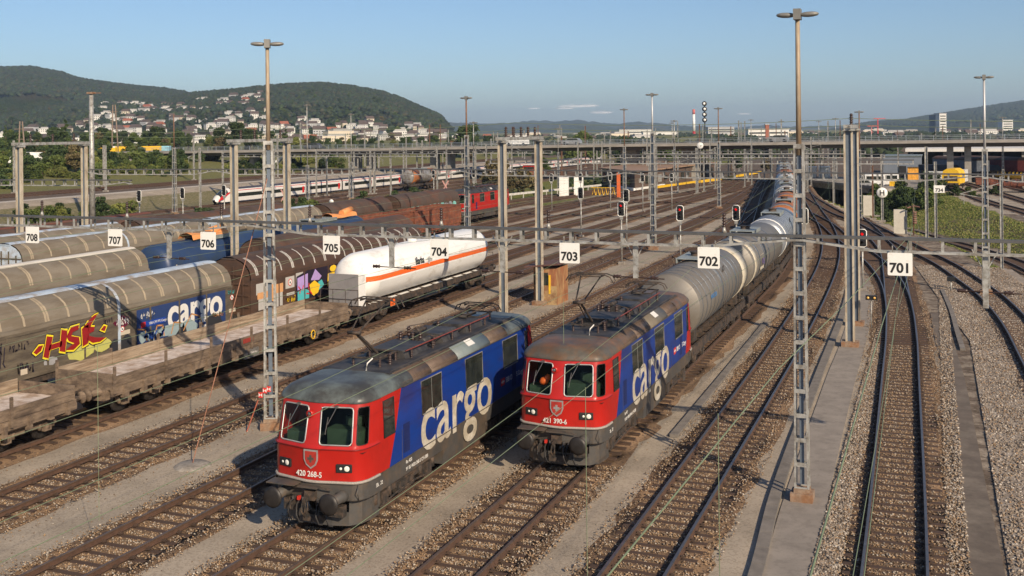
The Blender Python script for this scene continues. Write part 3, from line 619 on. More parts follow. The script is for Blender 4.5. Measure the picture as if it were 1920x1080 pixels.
        q=MB(); q.tube([(.06,y0+.05,z0+.3),(.06,kn[0],kn[1])],.045,6); q.tube([(-.12,y0+.1,z0+.28),(-.1,kn[0]+.08,kn[1]+.03)],.02,5); q.cyl((-.22,kn[0],kn[1]),(.22,kn[0],kn[1]),.05); q.build('lower_arm',M_under,P)
        q=MB(); 
        for sx in(-1,1): q.tube([(sx*.12,kn[0],kn[1]),(sx*.36,hd[0],hd[1])],.028,5)
        q.tube([(-.38,hd[0],hd[1]),(.38,hd[0],hd[1])],.022,5); q.build('upper_arm',M_under,P)
        q=MB()
        for d in(-.18,.18): q.tube([(-.86,hd[0]+d,hd[1]-.16),(-.76,hd[0]+d,hd[1]+.02),(-.55,hd[0]+d,hd[1]+.09),(.55,hd[0]+d,hd[1]+.09),(.76,hd[0]+d,hd[1]+.02),(.86,hd[0]+d,hd[1]-.16)],.022,5)
        for sx in(-.45,.45): q.bar((sx,hd[0]-.2,hd[1]+.04),(sx,hd[0]+.2,hd[1]+.04),.03,.05)
        q.build('contact_bow',M_under,P)
    pantograph(3.6,panto); pantograph(11.1,False)
    # bogies
    for yc in(3.1,11.0):
        m=MB()
        for sx in(-1,1):
            m.box(sx*1.2-.06,sx*1.2+.06,yc-1.9,yc+1.9,.58,.82); m.box(sx*1.2-.1,sx*1.2+.1,yc-.5,yc+.5,.4,.7)
            for k in(-1,1):
                m.box(sx*1.24-.12,sx*1.24+.12,yc+k*1.4-.18,yc+k*1.4+.18,.42,.78)
                for q in(-.42,.42): m.cyl((sx*1.22,yc+k*1.4+q,.5),(sx*1.22,yc+k*1.4+q,.85),.1,n=10)
            m.tube([(sx*1.32,yc-1.7,.38),(sx*1.32,yc-.6,.5),(sx*1.32,yc+.6,.5),(sx*1.32,yc+1.7,.38)],.03,5)
        m.box(-1.1,1.1,yc-.3,yc+.3,.45,.8); b=m.build('bogie',M_under,t)
        for k in(-1.4,1.4):
            w=MB(); 
            for sx in(-1,1): w.lathe([(.1,sx*.80),(.52,sx*.80),(.63,sx*.80),(.63,sx*.68),(.68,sx*.67),(.5,sx*.66),(.1,sx*.66)],(0,yc+k,.63),'x',20)
            w.cyl((-.7,yc+k,.63),(.7,yc+k,.63),.09); w.build('wheelset',M_buf,b)
    # boxes under the floor
    m=MB(); m.box(-1.1,1.1,5.6,8.5,.35,.95); m.box(1.15,1.3,6.0,7.0,.5,.9); m.build('underfloor_box',M_skirt,t)
    if variant=='cargo':
        text('cargo',2.55,M_letter,t,side_M(1.488,3.66,1.27),'side_lettering',.012,.985,.002)
        text('SBB CFF FFS Cargo',.26,M_white,t,side_M(1.4872,10.55,1.86),'side_lettering',0,.85,.002)
        m=MB(); m.box(1.486,1.4885,10.08,10.45,1.82,2.08); o=m.build('operator_emblem',mat('emblem_red',(.6,.03,.02),.5),t)
        m=MB(); m.bar((1.49,10.13,1.95),(1.49,10.4,1.95),.004,.04); m.poly([(1.491,10.13,1.95),(1.491,10.19,2.01),(1.491,10.19,1.89)]); m.poly([(1.491,10.4,1.95),(1.491,10.34,2.01),(1.491,10.34,1.89)]); m.box(1.489,1.4915,10.25,10.28,1.87,2.03); m.build('arrow_cross',M_white,o)
        text('Re '+number[:3],.15,M_white,t,side_M(1.4735,2.75,1.22),'data_lettering',0,.9,.002); text('91 85 4420 '+number[4:]+' CH-SBB',.15,M_white,t,side_M(1.4735,2.75,1.02),'data_lettering',0,.9,.002)
        text('SBB 22',.15,M_white,t,side_M(1.475,.95,1.1),'data_lettering',0,.9,.002)
    if front_vest:
        m=MB(); r=random.Random(3)
        m.lathe([(0,-.12),(.1,-.1),(.16,0),(.12,.1),(0,.14)],(-.62,.52,2.72),'z',9); m.lathe([(0,-.1),(.09,-.05),(.08,.06),(0,.1)],(-.48,.5,2.86),'z',8)
        m.v=[(a+r.uniform(-.02,.02),b+r.uniform(-.02,.02),c+r.uniform(-.02,.02)) for a,b,c in m.v]
        m.build('safety_vest',M_orange,t)
    return t
make_loco('420 268-5','nearest red and blue locomotive numbered 420 268-5 with raised front pantograph and grey cab roof',(-15.88,25.02,0),group='red and blue electric locomotives')
make_loco('421 390-6','red and blue locomotive numbered 421 390-6 with rusty brown cab roof, before grey tank wagons',(-11.3,32.25,0),rust=True,front_vest=True,group='red and blue electric locomotives')
make_loco('420','all red locomotive with a black roof in the middle distance beyond the rust red wagons',(-52.7,115.0,0),variant='red',panto=False)
# ---------------- wagons ----------------
M_beige=mat('dusty_taupe_tarpaulin',(.19,.162,.125),.75,0,.12,.7,(.15,.12,.085),.35,1.0,(1,.5,2)); M_beiges=mat('grimy_taupe_side_wall',(.13,.105,.072),.75,0,.25,1.2,(.08,.062,.045),.45,1.5,(1,.6,3)); M_rib=mat('pale_hoop_strip',(.35,.285,.2),.7,0,.2,4)
M_ridge=mat('pale_blue_white_roof_ridge',(.45,.53,.62),.5,0,.12,1.5,(.3,.25,.2),.3,1); M_brown=mat('chocolate_brown_wagon_paint',(.085,.045,.028),.65,0,.2,1,(.06,.036,.025),.4,1.4,(1,.6,2)); M_brownd=mat('dark_brown_roof',(.07,.048,.037),.8,0,.2,.8,(.11,.05,.03),.3,.5)
M_rust=mat('rust_red_wagon_side',(.24,.075,.035),.8,0,.25,1.2,(.14,.05,.03),.5,1.6,(1,1,2)); M_rustl=mat('orange_rust_edge',(.30,.12,.05),.85,0,.3,3); M_navy=mat('navy_blue_tank_paint',(.022,.045,.11),.45,0,.12,1,(.03,.05,.09),.3,1.5)
M_wwhite=mat('gas_tank_white_paint',(.80,.79,.76),.35,0,.04,1,(.6,.57,.52),.18,1,(1,.5,1)); M_org=mat('orange_band',(.75,.13,.02),.45,0,.06,2); M_gshield=mat('grey_end_shield',(.21,.20,.2),.6,0,.1,2)
M_tsteel=mat('dull_stainless_tank_cladding',(.185,.172,.155),.5,.25,.10,.8,(.17,.15,.125),.4,.7,(1,3,1)); M_tband=mat('dark_tank_band',(.10,.12,.15),.4,.6,.15,2); M_cream=mat('cream_insulation_jacket',(.55,.50,.40),.5,.1,.1,1,(.4,.34,.25),.3,1.5); M_torange=mat('orange_brown_tank_paint',(.38,.13,.03),.5,0,.3,1,(.2,.08,.04),.4,1.2); M_tgrey=mat('grey_tank_paint',(.26,.26,.26),.5,.2,.15,1,(.15,.12,.1),.4,1.5)
M_flat=mat('grimy_wood_and_steel_wagon',(.20,.145,.10),.85,0,.35,2.5,(.10,.07,.05),.45,2,(1,.5,2)); M_plank=mat('weathered_side_boards',(.33,.255,.18),.85,0,.3,3,(.2,.14,.09),.4,2.5,(1,.3,3)); M_salt=mat('pinkish_white_mineral_residue',(.58,.5,.44),.95,0,.2,3,(.36,.26,.19),.38,1.6)
M_yel=mat('warning_yellow',(.75,.45,.02),.5,0,.1,3); M_brass=mat('ochre_fitting',(.45,.2,.03),.6,0,.2,3); M_sign=mat('white_sign_enamel',(.78,.77,.73),.45,0,.04,2,(.6,.55,.48),.15,3); M_ink=mat('black_sign_lettering',(.012,.012,.012),.6,0,.1,3)
def running(t,L,centers=None,wb=1.8,col=None,axle=False):
    col=col or M_under
    centers=centers or (2.2,L-2.2)
    for yc in centers:
        m=MB()
        for sx in(-1,1):
            if not axle: m.box(sx*.98-.05,sx*.98+.05,yc-1.35,yc+1.35,.48,.66)
            for k in((-wb/2,wb/2) if not axle else (0,)):
                m.box(sx*1.0-.1,sx*1.0+.1,yc+k-.16,yc+k+.16,.32,.62)
                for q in(-.3,.3): m.cyl((sx*1.0,yc+k+q,.4),(sx*1.0,yc+k+q,.68),.075,n=8)
                m.lathe([(.0,sx*1.11),(.09,sx*1.11),(.12,sx*1.06)],(0,yc+k,.46),'x',10)
        m.box(-.9,.9,yc-.2,yc+.2,.45,.75); b=m.build('bogie',col,t)
        for k in((-wb/2,wb/2) if not axle else (0,)):
            w=MB()
            for sx in(-1,1): w.lathe([(.1,sx*.79),(.38,sx*.8),(.46,sx*.8),(.46,sx*.69),(.49,sx*.68),(.36,sx*.67),(.1,sx*.67)],(0,yc+k,.46),'x',18)
            w.cyl((-.7,yc+k,.46),(.7,yc+k,.46),.08); w.build('wheelset',M_buf,b)
def buffers(t,L,col=None):
    for end,y,sg in((0,0,-1),(1,L,1)):
        for sx in(-1,1):
            m=MB(); m.lathe([(.16,-sg*.05),(.16,sg*.02),(.12,sg*.03),(.12,sg*.3),(.08,sg*.32),(.08,sg*.5),(.22,sg*.53),(.23,sg*.57),(0,sg*.6)],(sx*.875,y,1.05),'y',14); m.build('buffer',col or M_buf,t)
        m=MB(); m.bar((0,y,1.05),(0,y+sg*.35,1.0),.06,.08); m.tube([(0,y+sg*.3,1.0),(0,y+sg*.42,.8),(0,y+sg*.28,.62)],.035,5); m.build('coupling_hook',M_under,t)
        m=MB(); m.tube([(.4,y,.95),(.4,y+sg*.2,.8),(.45,y+sg*.3,.5)],.025,5); m.build('air_hose',M_hose,t)
def frame(t,L,z0=.95,z1=1.2,w=1.3,col=None):
    m=MB()
    for sx in(-1,1): m.box(sx*w-.06,sx*w+.06,.1,L-.1,z0-.08,z1); m.box(sx*.5-.06,sx*.5+.06,.1,L-.1,z0-.1,z1-.03)
    for y in(.05,L-.13): m.box(-w,w,y,y+.08,z0-.1,z1+.02)
    k=1
    while k<L-1: m.box(-w,w,k,k+.08,z0,z1-.05); k+=1.6
    r=random.Random(int(L*100))
    for i in range(int(L*1.2)):
        y=r.uniform(4,L-4); sx=r.choice((-1,1)); x=r.uniform(.3,1.2); m.box(sx*x-.08,sx*x+.12,y,y+r.uniform(.1,.5),z0-r.uniform(.15,.45),z0)
    m.cyl((.4,L*.4,.7),(.4,L*.4+1.2,.7),.2); 
    for sx in(-1,1): m.tube([(sx*w,L*.28,z0-.05),(sx*(w-.1),L*.36,.55),(sx*(w-.1),L*.64,.55),(sx*w,L*.72,z0-.05)],.03,5)
    m.build('underframe',col or M_under,t)
ARC=[(1.40,2.95),(1.395,3.25),(1.32,3.55),(1.15,3.82),(.88,4.03),(.55,4.17),(.25,4.235)]
def ladder_end(t,L,y,sg,mt,col_end):
    e=MB(); pts=[(1.36,1.2)]+[(x-.04,z-.04) for x,z in ARC]; full=[(-x,z) for x,z in pts]+[(x,z) for x,z in pts[::-1]]
    e.poly([(x,y,z) for x,z in full]); e.build('end_wall',col_end,t)
    e=MB()
    for z in(1.6,2.2,2.8,3.3): e.box(-1.3,1.3,min(y,y+sg*.06),max(y,y+sg*.06),z,z+.07)
    for x in(-.9,-.3,.3,.9): e.box(x-.04,x+.04,min(y,y+sg*.05),max(y,y+sg*.05),1.2,3.9-abs(x)*.4)
    e.build('end_frame',mt,t)
def covered(label,loc,L,tarp,side,ridge,rib,nrib=14,mid=True,group=None,windows=True,midcol=None,ribs2=True,name='covered_wagon',rows_posts=True):
    t=thing(name,label,'goods wagon',loc,0,group)
    for sx in(-1,1):
        m=MB(); rows=[[(sx*x,y,z) for y in(.35,L-.35)] for x,z in ARC]; m.grid(rows,0,True); m.build('curved_roof',tarp,t)
        m=MB(); m.poly([(sx*1.4,.35,1.25),(sx*1.4,L-.35,1.25),(sx*1.4,L-.35,2.95),(sx*1.4,.35,2.95)]); s=m.build('side_wall',side,t)
        m=MB(); m.box(min(sx*1.39,sx*1.43),max(sx*1.39,sx*1.43),.3,L-.3,2.93,3.05); m.box(min(sx*1.38,sx*1.44),max(sx*1.38,sx*1.44),.3,L-.3,1.15,1.27)
        if rows_posts:
            n=8
            for i in range(n+1):
                y=.35+(L-.7)*i/n; m.box(min(sx*1.39,sx*1.425),max(sx*1.39,sx*1.425),y-.05,y+.05,1.25,2.95)
        m.build('wall_rail_and_posts',side,t)
        for i in range(nrib):
            y=.35+(L-.7)*(i+.5)/nrib
            for dy in((-.07,.07) if ribs2 and i%3==0 else (0,)):
                m=MB(); w=.055; rr=[[(sx*(x+.012*(x>1)),y+dy+a,z+.014) for a in(-w,w)] for x,z in ARC[1:-1]]; m.grid(rr,0,True); m.build('roof_hoop',rib,t)
    m=MB(); m.grid([[(x,.3,z),(x,L-.3,z)] for x,z in((-.45,4.2),(-.3,4.27),(0,4.29),(.3,4.27),(.45,4.2))],0,True); m.box(-.42,.42,.28,L-.28,4.14,4.2); 
    m.build('roof_ridge',ridge,t)
    if mid:
        m=MB(); mc=midcol or ridge; y=L/2; rr=[[(x*1.025,y+a,z+.03) for a in(-.09,.09)] for x,z in [(1.4,1.2)]+ARC]; m.grid(rr,0,True); m.grid([[(-p[0],p[1],p[2]) for p in r] for r in rr],0,True); m.build('centre_hoop',mc,t)
    for y,sg in((.33,-1),(L-.33,1)): ladder_end(t,L,y,sg,side,ridge if ridge is M_ridge else side)
    frame(t,L); buffers(t,L); running(t,L)
    return t
def decal(t,name,polys,m,x=1.4,off=.006,label=None,mats=None):
    """flat painted patches on the +x wall: list of polygons in (y,z)"""
    mb=MB()
    for i,p in enumerate(polys):
        mb.poly([(x+off,y,z) for y,z in p],0)
    o=mb.build(name,m,t,recalc=False)
    if label: o['label']=label
    return o
def star(cy,cz,ry,rz,n,seed,j=.35):
    r=random.Random(seed); return [(cy+ry*math.cos(2*math.pi*i/n)*(1+r.uniform(-j,j)),cz+rz*math.sin(2*math.pi*i/n)*(1+r.uniform(-j,j))) for i in range(n)]
def thick(P,w):
    """flat polyline stroke as quads"""
    o=[]
    for (a,b),(c,d) in zip(P,P[1:]):
        L=math.hypot(c-a,d-b) or 1; nx,ny=-(d-b)/L*w/2,(c-a)/L*w/2; ex,ey=(c-a)/L*w*.3,(d-b)/L*w*.3; o.append([(a+nx-ex,b+ny-ey),(a-nx-ex,b-ny-ey),(c-nx+ex,d-ny+ey),(c+nx+ex,d+ny+ey)])
    return o
def scribble(cy,cz,w,h,n,seed,lw=.04):
    r=random.Random(seed); out=[]
    for k in range(n):
        y=cy-w/2+w*(k+.5)/n; P=[(y+r.uniform(-.4,.4)*w/n,cz+r.uniform(-.5,.5)*h) for _ in range(5)]; out+=thick(P,lw)
    return out
G_=lambda n,c,r=.55:mat(n,c,r,0,.08,4)
# --- wagon with the big cargo lettering (track x=-35.4): world y 29.6..46.4
B='covered wagons with curved roofs'
cw=covered('beige covered wagon with blue cargo panel, red HSR graffiti and pale roof ridge',(-35.4,29.3,0),17.2,M_beige,M_beiges,M_ridge,M_rib,14,group=B)
Y0=29.3
def Y(y): return y-Y0
pan=decal(cw,'blue_panel',[[(Y(39.05),1.3),(Y(45.62),1.3),(Y(45.62),2.88),(Y(39.05),2.88)]],G_('faded_navy_panel',(.022,.045,.14)),1.4,.008)
text('cargo',2.1,M_white,pan,side_M(1.413,Y(41.15),1.66),'side_lettering',.03,.9,.001)
decal(pan,'graffiti_silver_shapes',[star(Y(41.4),1.55,.9,.3,12,5),star(Y(42.7),1.5,.6,.33,11,6),star(Y(40.2),1.5,.55,.24,10,2),star(Y(39.5),1.6,.35,.3,9,8)],G_('graffiti_pale_blue',(.28,.36,.38)),1.4,.018)
decal(pan,'graffiti_outline',sum([thick([(Y(a),b) for a,b in P],.07) for P in [[(39.1,2.0),(39.6,1.9),(39.7,1.4)],[(42.3,1.4),(42.9,2.1),(43.5,1.9),(43.8,1.35)],[(40.2,1.35),(40.4,1.95),(40.8,1.9),(40.9,1.4)],[(41.4,1.4),(41.6,1.9),(42.1,1.8)]]],[]),G_('graffiti_orange_line',(.5,.24,.09)),1.4,.024)
decal(pan,'graffiti_dark_shapes',[star(Y(44.6),1.5,.75,.3,12,4),star(Y(42.2),1.35,.4,.25,9,3)],G_('graffiti_charcoal',(.03,.03,.035)),1.4,.021)
decal(pan,'graffiti_letters',scribble(Y(40.2),1.55,1.5,.5,4,11,.1),G_('graffiti_deep_blue',(.02,.07,.3)),1.4,.027)
decal(pan,'graffiti_tag',scribble(Y(39.8),2.55,1.0,.35,6,12,.035),M_white,1.4,.02)
decal(pan,'graffiti_tan_tag',scribble(Y(45.0),1.75,.9,.25,6,14,.06),G_('graffiti_tan',(.42,.2,.08)),1.4,.03)
sp_=decal(pan,'operator_strip',[[(Y(39.3),2.02),(Y(41.0),2.02),(Y(41.0),2.28),(Y(39.3),2.28)]],G_('bright_blue_strip',(.01,.05,.3)),1.4,.031); text('SBB CFF FFS Cargo',.16,M_white,sp_,side_M(1.434,Y(39.85),2.1),'side_lettering',.01,.95,.001)
decal(sp_,'red_square',[[(Y(39.3),2.03),(Y(39.62),2.03),(Y(39.62),2.27),(Y(39.3),2.27)]],G_('emblem_red_b',(.5,.02,.02)),1.4,.034)
# HSR graffiti: letters as outlined polygons, world coords on the wall
Hs=[ # (y,z) polygons of letter strokes
 [(34.85,1.72),(35.2,1.55),(35.5,2.72),(35.1,2.85)],[(35.95,1.78),(36.35,1.62),(36.5,2.85),(36.1,2.98)],[(35.2,2.0),(36.1,2.02),(36.15,2.32),(35.3,2.3)],
 [(36.45,2.5),(36.75,2.95),(37.35,2.98),(37.3,2.72),(36.9,2.66),(36.8,2.45),(37.35,2.25),(37.4,1.85),(36.95,1.6),(36.4,1.72),(36.75,1.9),(37.0,1.98),(36.6,2.2)],
 [(37.6,1.62),(38.0,1.72),(38.05,2.85),(37.55,2.7)],[(37.7,2.75),(38.1,2.62),(38.75,3.35),(38.45,3.3),(38.1,3.1)],[(38.1,2.7),(38.5,2.6),(38.45,2.35),(38.1,2.3),(38.1,2.15),(38.55,1.95),(39.35,1.75),(38.9,1.6),(38.35,1.66),(37.95,1.95)],
 [(34.2,2.15),(34.55,2.42),(34.85,2.4),(34.7,2.12),(34.4,1.98)],[(38.95,2.3),(39.2,2.5),(39.4,2.42),(39.25,2.15)]]
def grow(p,k):
    cy=sum(a for a,b in p)/len(p); cz=sum(b for a,b in p)/len(p); o=[]
    for a,b in p:
        d=math.hypot(a-cy,b-cz); o.append((a+(a-cy)/d*k,b+(b-cz)/d*k))
    return o
Hs=[[(33.0+(a-34.2)*.79,1.78+(b-1.55)*.72+(a-36.5)*.03) for a,b in p] for p in Hs]
S2=lambda p:[(Y(a)+.0,b) for a,b in p]
gr=decal(cw,'graffiti_letters_red',[S2(p) for p in Hs],G_('graffiti_oxblood',(.27,.012,.012)),1.4,.034,'big dark red wildstyle graffiti letters with yellow outline')
decal(gr,'graffiti_outline',[S2(grow(p,.075)) for p in Hs],G_('graffiti_yellow',(.8,.65,.02)),1.4,.029)
decal(gr,'graffiti_shadow',[S2(grow(p,.12)) for p in Hs],G_('graffiti_ink',(.02,.015,.03)),1.4,.026)
decal(cw,'graffiti_pale_yellow',[star(Y(35.6),1.62,.75,.3,12,5,.2),star(Y(36.9),1.72,.5,.3,11,6,.2)],G_('graffiti_pale_yellow_paint',(.5,.48,.13)),1.4,.012)
decal(cw,'graffiti_grey_patch',[star(Y(33.9),1.62,.42,.17,10,7,.2)],G_('overpainted_grey',(.32,.31,.31)),1.4,.012)
decal(cw,'black_overpaint',[[(Y(37.3),1.3),(Y(38.7),1.3),(Y(38.7),1.75),(Y(38.4),1.95),(Y(38.0),1.7),(Y(37.6),1.85),(Y(37.3),1.6)]],G_('graffiti_charcoal',(.03,.03,.035)),1.4,.012)
decal(cw,'graffiti_tag_maroon',[star(Y(38.15),2.55,.5,.25,10,3,.25)],G_('graffiti_maroon',(.1,.01,.03)),1.4,.012); decal(cw,'graffiti_tag_white',scribble(Y(38.15),2.55,.9,.42,7,21,.045),M_white,1.4,.018)
decal(cw,'graffiti_tag_black',scribble(Y(31.2),2.2,.9,1.2,5,31,.05)+scribble(Y(32.3),2.5,1,.3,7,32,.035)+scribble(Y(32.6),1.6,.9,.5,7,33,.05)+scribble(Y(37.2),2.72,.6,.25,5,34,.03),G_('graffiti_ink',(.02,.015,.03)),1.4,.016)
decal(cw,'data_plate',[[(Y(37.9),2.02-.1),(Y(38.6),2.02-.1),(Y(38.6),2.16-.05),(Y(37.9),2.16-.05)],[(Y(45.9),1.66),(Y(46.15),1.66),(Y(46.15),1.85),(Y(45.9),1.85)],[(Y(46.22),1.66),(Y(46.45),1.66),(Y(46.45),1.85),(Y(46.22),1.85)],[(Y(32.35),1.35),(Y(32.7),1.35),(Y(32.7),1.58),(Y(32.35),1.58)]],G_('cream_plate',(.55,.47,.36)),1.4,.02)
def nosign(t,y,z,r=.15,x=1.4,off=.02):
    m=MB(); m.prism([(r*math.cos(a*math.pi/9),r*math.sin(a*math.pi/9)) for a in range(18)],lambda u,v,d:(x+off+d,y+u,z+v),0,.004); o=m.build('warning_disc',G_('disc_red',(.6,.04,.03)),t)
    m=MB(); m.prism([(r*.78*math.cos(a*math.pi/9),r*.78*math.sin(a*math.pi/9)) for a in range(18)],lambda u,v,d:(x+off+d,y+u,z+v),.005,.007); m.build('disc_face',M_sign,o)
    m=MB(); m.poly([(x+off+.009,y-r*.4,z-r*.3),(x+off+.009,y+r*.2,z-r*.3),(x+off+.009,y+r*.35,z+r*.1),(x+off+.009,y-r*.2,z+r*.2)]); m.bar((x+off+.010,y-r*.6,z+r*.6),(x+off+.010,y+r*.6,z-r*.6),.002,.02); m.build('disc_mark',M_ink,o)
nosign(cw,Y(46.15),2.42); nosign(cw,Y(38.1),2.2,.13)
decal(cw,'graffiti_tag_teal',scribble(Y(46.1),2.72,.55,.25,6,41,.04),G_('graffiti_teal',(.05,.42,.42)),1.4,.018)
m=MB(); m.tube([(1.3,16.95,1.1),(1.3,16.95,2.3)],.03,5); m.tube([(1.1,16.98,1.2),(1.28,17.0,1.55),(1.1,16.98,1.95)],.025,5); m.build('yellow_handrail',M_yel,cw)
# --- brown covered wagon y 47.6..
bw_=covered('dark brown covered wagon with white hoops and a colourful graffiti mural',(-35.4,47.5,0),21.5,M_brown,M_brown,M_brownd,mat('white_hoop',(.45,.42,.38),.6),18,mid=False,group=B,rows_posts=True)
Y0=47.5
decal(bw_,'white_patch',[[(Y(48.3),2.2),(Y(50.2),2.2),(Y(50.2),2.8),(Y(48.3),2.8)],[(Y(48.5),1.35),(Y(49.5),1.35),(Y(49.5),2.0),(Y(48.5),2.0)],[(Y(51.1),2.15),(Y(52.0),2.15),(Y(52.0),2.8),(Y(51.1),2.8)],[(Y(51.2),1.75),(Y(52.0),1.75),(Y(52.0),1.9),(Y(51.2),1.9)],[(Y(52.15),2.2),(Y(52.9),2.2),(Y(52.9),2.9),(Y(52.15),2.9)],[(Y(50.2),1.3),(Y(50.8),1.3),(Y(50.8),2.1),(Y(50.2),2.1)]],G_('greyish_white_patch',(.46,.44,.41)),1.4,.012)
decal(bw_,'graffiti_orange_patch',[[(Y(48.4),1.95),(Y(49.6),1.95),(Y(49.6),2.3),(Y(48.4),2.3)],[(Y(49.65),1.3),(Y(49.95),1.3),(Y(49.95),2.6),(Y(49.65),2.6)],[(Y(50.1),2.05),(Y(50.85),2.05),(Y(50.85),2.55),(Y(50.1),2.55)]],G_('graffiti_apricot',(.62,.32,.14)),1.4,.018)
decal(bw_,'graffiti_black_ground',[[(Y(52.1),1.3),(Y(58.6),1.2),(Y(58.6),2.9),(Y(53.5),2.93),(Y(52.2),2.7)]],G_('graffiti_ink',(.02,.015,.03)),1.4,.015)
decal(bw_,'graffiti_lilac',[[(Y(52.3),1.9),(Y(53.4),1.95),(Y(53.4),2.75),(Y(52.3),2.6)],[(Y(53.7),2.3),(Y(54.2),2.9),(Y(54.9),2.4),(Y(54.6),2.2)],[(Y(55.7),1.3),(Y(56.0),1.3),(Y(56.0),1.6),(Y(55.7),1.7)]],G_('graffiti_lilac_paint',(.42,.3,.62)),1.4,.02)
decal(bw_,'graffiti_turquoise',[[(Y(52.3),1.3),(Y(53.5),1.3),(Y(53.5),1.75),(Y(52.9),1.95),(Y(52.3),1.8)],[(Y(54.6),1.6),(Y(55.15),1.85),(Y(54.9),2.2),(Y(54.5),2.1)],[(Y(57.0),1.3),(Y(57.6),2.3),(Y(57.5),1.3)]],G_('graffiti_turquoise_paint',(.08,.45,.48)),1.4,.024)
decal(bw_,'graffiti_yellow_shapes',[[(Y(53.55),2.05),(Y(54.1),2.25),(Y(54.7),1.9),(Y(54.5),1.5),(Y(54.0),1.35),(Y(53.7),1.55)],[(Y(55.5),1.7),(Y(56.5),1.85),(Y(57.3),2.2),(Y(57.3),2.5),(Y(55.6),2.45)],star(Y(56.2),2.7,.38,.2,14,1,.05)]+scribble(Y(51.6),1.5,.9,.35,6,51,.07),G_('graffiti_bright_yellow',(.85,.55,.03)),1.4,.027)
decal(bw_,'graffiti_red_strokes',sum([thick([(Y(a),b) for a,b in P],.08) for P in [[(53.5,2.15),(53.45,1.8),(53.8,1.5)],[(52.4,2.1),(52.6,1.9),(52.5,1.7)],[(52.9,2.1),(52.8,1.85)],[(55.8,1.9),(56,1.6)],[(53.2,1.6),(53.5,1.55)]]],[]),G_('graffiti_red_paint',(.6,.03,.04)),1.4,.03)
decal(bw_,'graffiti_dark_figures',[star(Y(56.3),1.65,.3,.35,8,61),star(Y(56.9),1.8,.25,.35,8,62)],G_('graffiti_ink',(.02,.015,.03)),1.4,.03); decal(bw_,'graffiti_orange_strokes',scribble(Y(56.7),2.0,.9,.4,4,63,.05),G_('graffiti_orange_paint',(.8,.2,.04)),1.4,.034)
nosign(bw_,Y(51.55),2.48,.2)
# second brown beyond it
# --- row x=-44.4
covered('plain beige covered wagon with a cream white ridge, behind the lettered one',(-44.4,32.6,0),18.2,M_beige,M_beige,mat('cream_ridge',(.68,.62,.52),.5,0,.1,1),M_rib,13,mid=False,group=B)
def rot_tank(name,label,loc,L,R,zc,main,ends=True,bands=(),rz=0,group=None,cat='tank wagon',catwalk=True,dome=True,brg=True,n=28):
    t=thing(name,label,cat,loc,rz,group)
    m=MB(); prof=[(0,.55),(R*.5,.58),(R*.82,.68),(R*.96,.84),(R,1.05)] if ends else [(0,.62),(R*.96,.66),(R,.74)]
    prof2=[(r,L-h) for r,h in prof[::-1]]; m.lathe(prof+prof2,(0,0,zc),'y',n); m.build('tank_barrel',main,t)
    for a,b,mm in bands:
        m=MB(); m.lathe([(R+.001,a),(R+.018,a),(R+.018,b),(R+.001,b)],(0,0,zc),'y',n); m.build('tank_band',mm,t)
    if catwalk:
        m=MB(); 
        for i in range(9):
            y=L*.38+i*.35; m.box(-.75,.75,y,y+.3,zc+R+.10,zc+R+.14)
        for sx in(-.7,.7): m.box(sx-.03,sx+.03,L*.38,L*.38+3.15,zc+R-.1,zc+R+.1)
        m.build('catwalk',mat('galvanised_walkway',(.30,.33,.32),.5,.3,.2,3),t)
    if dome:
        m=MB(); m.cyl((0,L*.38+1.5,zc+R-.1),(0,L*.38+1.5,zc+R+.3),.3); m.cyl((0,L*.38+1.5,zc+R+.3),(0,L*.38+1.5,zc+R+.36),.35); m.build('manhole_dome',M_under,t)
    m=MB()
    for y in(1.8,L-1.8): m.box(-1.0,1.0,y-.3,y+.3,1.15,zc-R*.55)
    m.build('tank_saddle',M_under,t)
    frame(t,L,.85,1.15,1.15); buffers(t,L); running(t,L)
    m=MB()
    for y in(.3,L-.3):
        for x in(-.9,.9): m.tube([(x,y,1.1),(x,y,2.0)],.02,4)
        m.tube([(-.9,y,2.0),(.9,y,2.0)],.02,4); m.tube([(-.9,y,1.6),(.9,y,1.6)],.02,4)
    for sx in(-1.25,1.25):
        m.tube([(sx,L*.5,zc+R*.75),(sx*1.1,L*.5,1.0)],.02,4); m.tube([(sx,L*.5+.4,zc+R*.75),(sx*1.1,L*.5+.4,1.0)],.02,4)
        for k in range(6): m.tube([(sx*1.07,L*.5,1.1+k*.35),(sx*1.07,L*.5+.4,1.1+k*.35)],.015,4)
    m.build('end_railing_and_ladder',M_under,t)
    return t
bt=rot_tank('tank_wagon','dark blue tank wagon with white end lettering behind the beige covered wagon',(-44.4,51.6,0),12.6,1.42,2.75,M_navy,group='dark blue tank wagons')
text('viscosa',.75,mat('cream_lettering',(.62,.55,.45),.5),bt,side_M(1.44,.9,2.5),'side_lettering',.02,1,.002)
bt2=dup(bt,(-44.4,65.0,0),label='second dark blue tank wagon just beyond the first, carrying orange fittings'); 
for c in list(bt2.children):
    if c.name.startswith('side_lettering'): bpy.data.objects.remove(c)
def orange_load(loc,label,s=1):
    t=thing('orange_tarpaulin_load',label,'tarpaulin',loc); m=MB(); r=random.Random(5)
    pts=[[(x+r.uniform(-.08,.08),y+r.uniform(-.1,.1),z*(.75+.25*math.cos(y*1.3))+r.uniform(-.06,.06)) for y in [i*.45 for i in range(10)]] for x,z in((-.7,0),(-.6,.35),(-.2,.5),(.2,.5),(.6,.35),(.7,0))]; m.grid(pts); m.build('draped_cloth',M_orange2,t)
    m=MB(); m.cyl((.0,2.6,.3),(.0,4.2,.55),.3); m.build('bundle',M_orange2,t); t.scale=(s,)*3; return t
M_orange2=mat('faded_orange_tarpaulin',(.66,.27,.09),.7,0,.15,2)
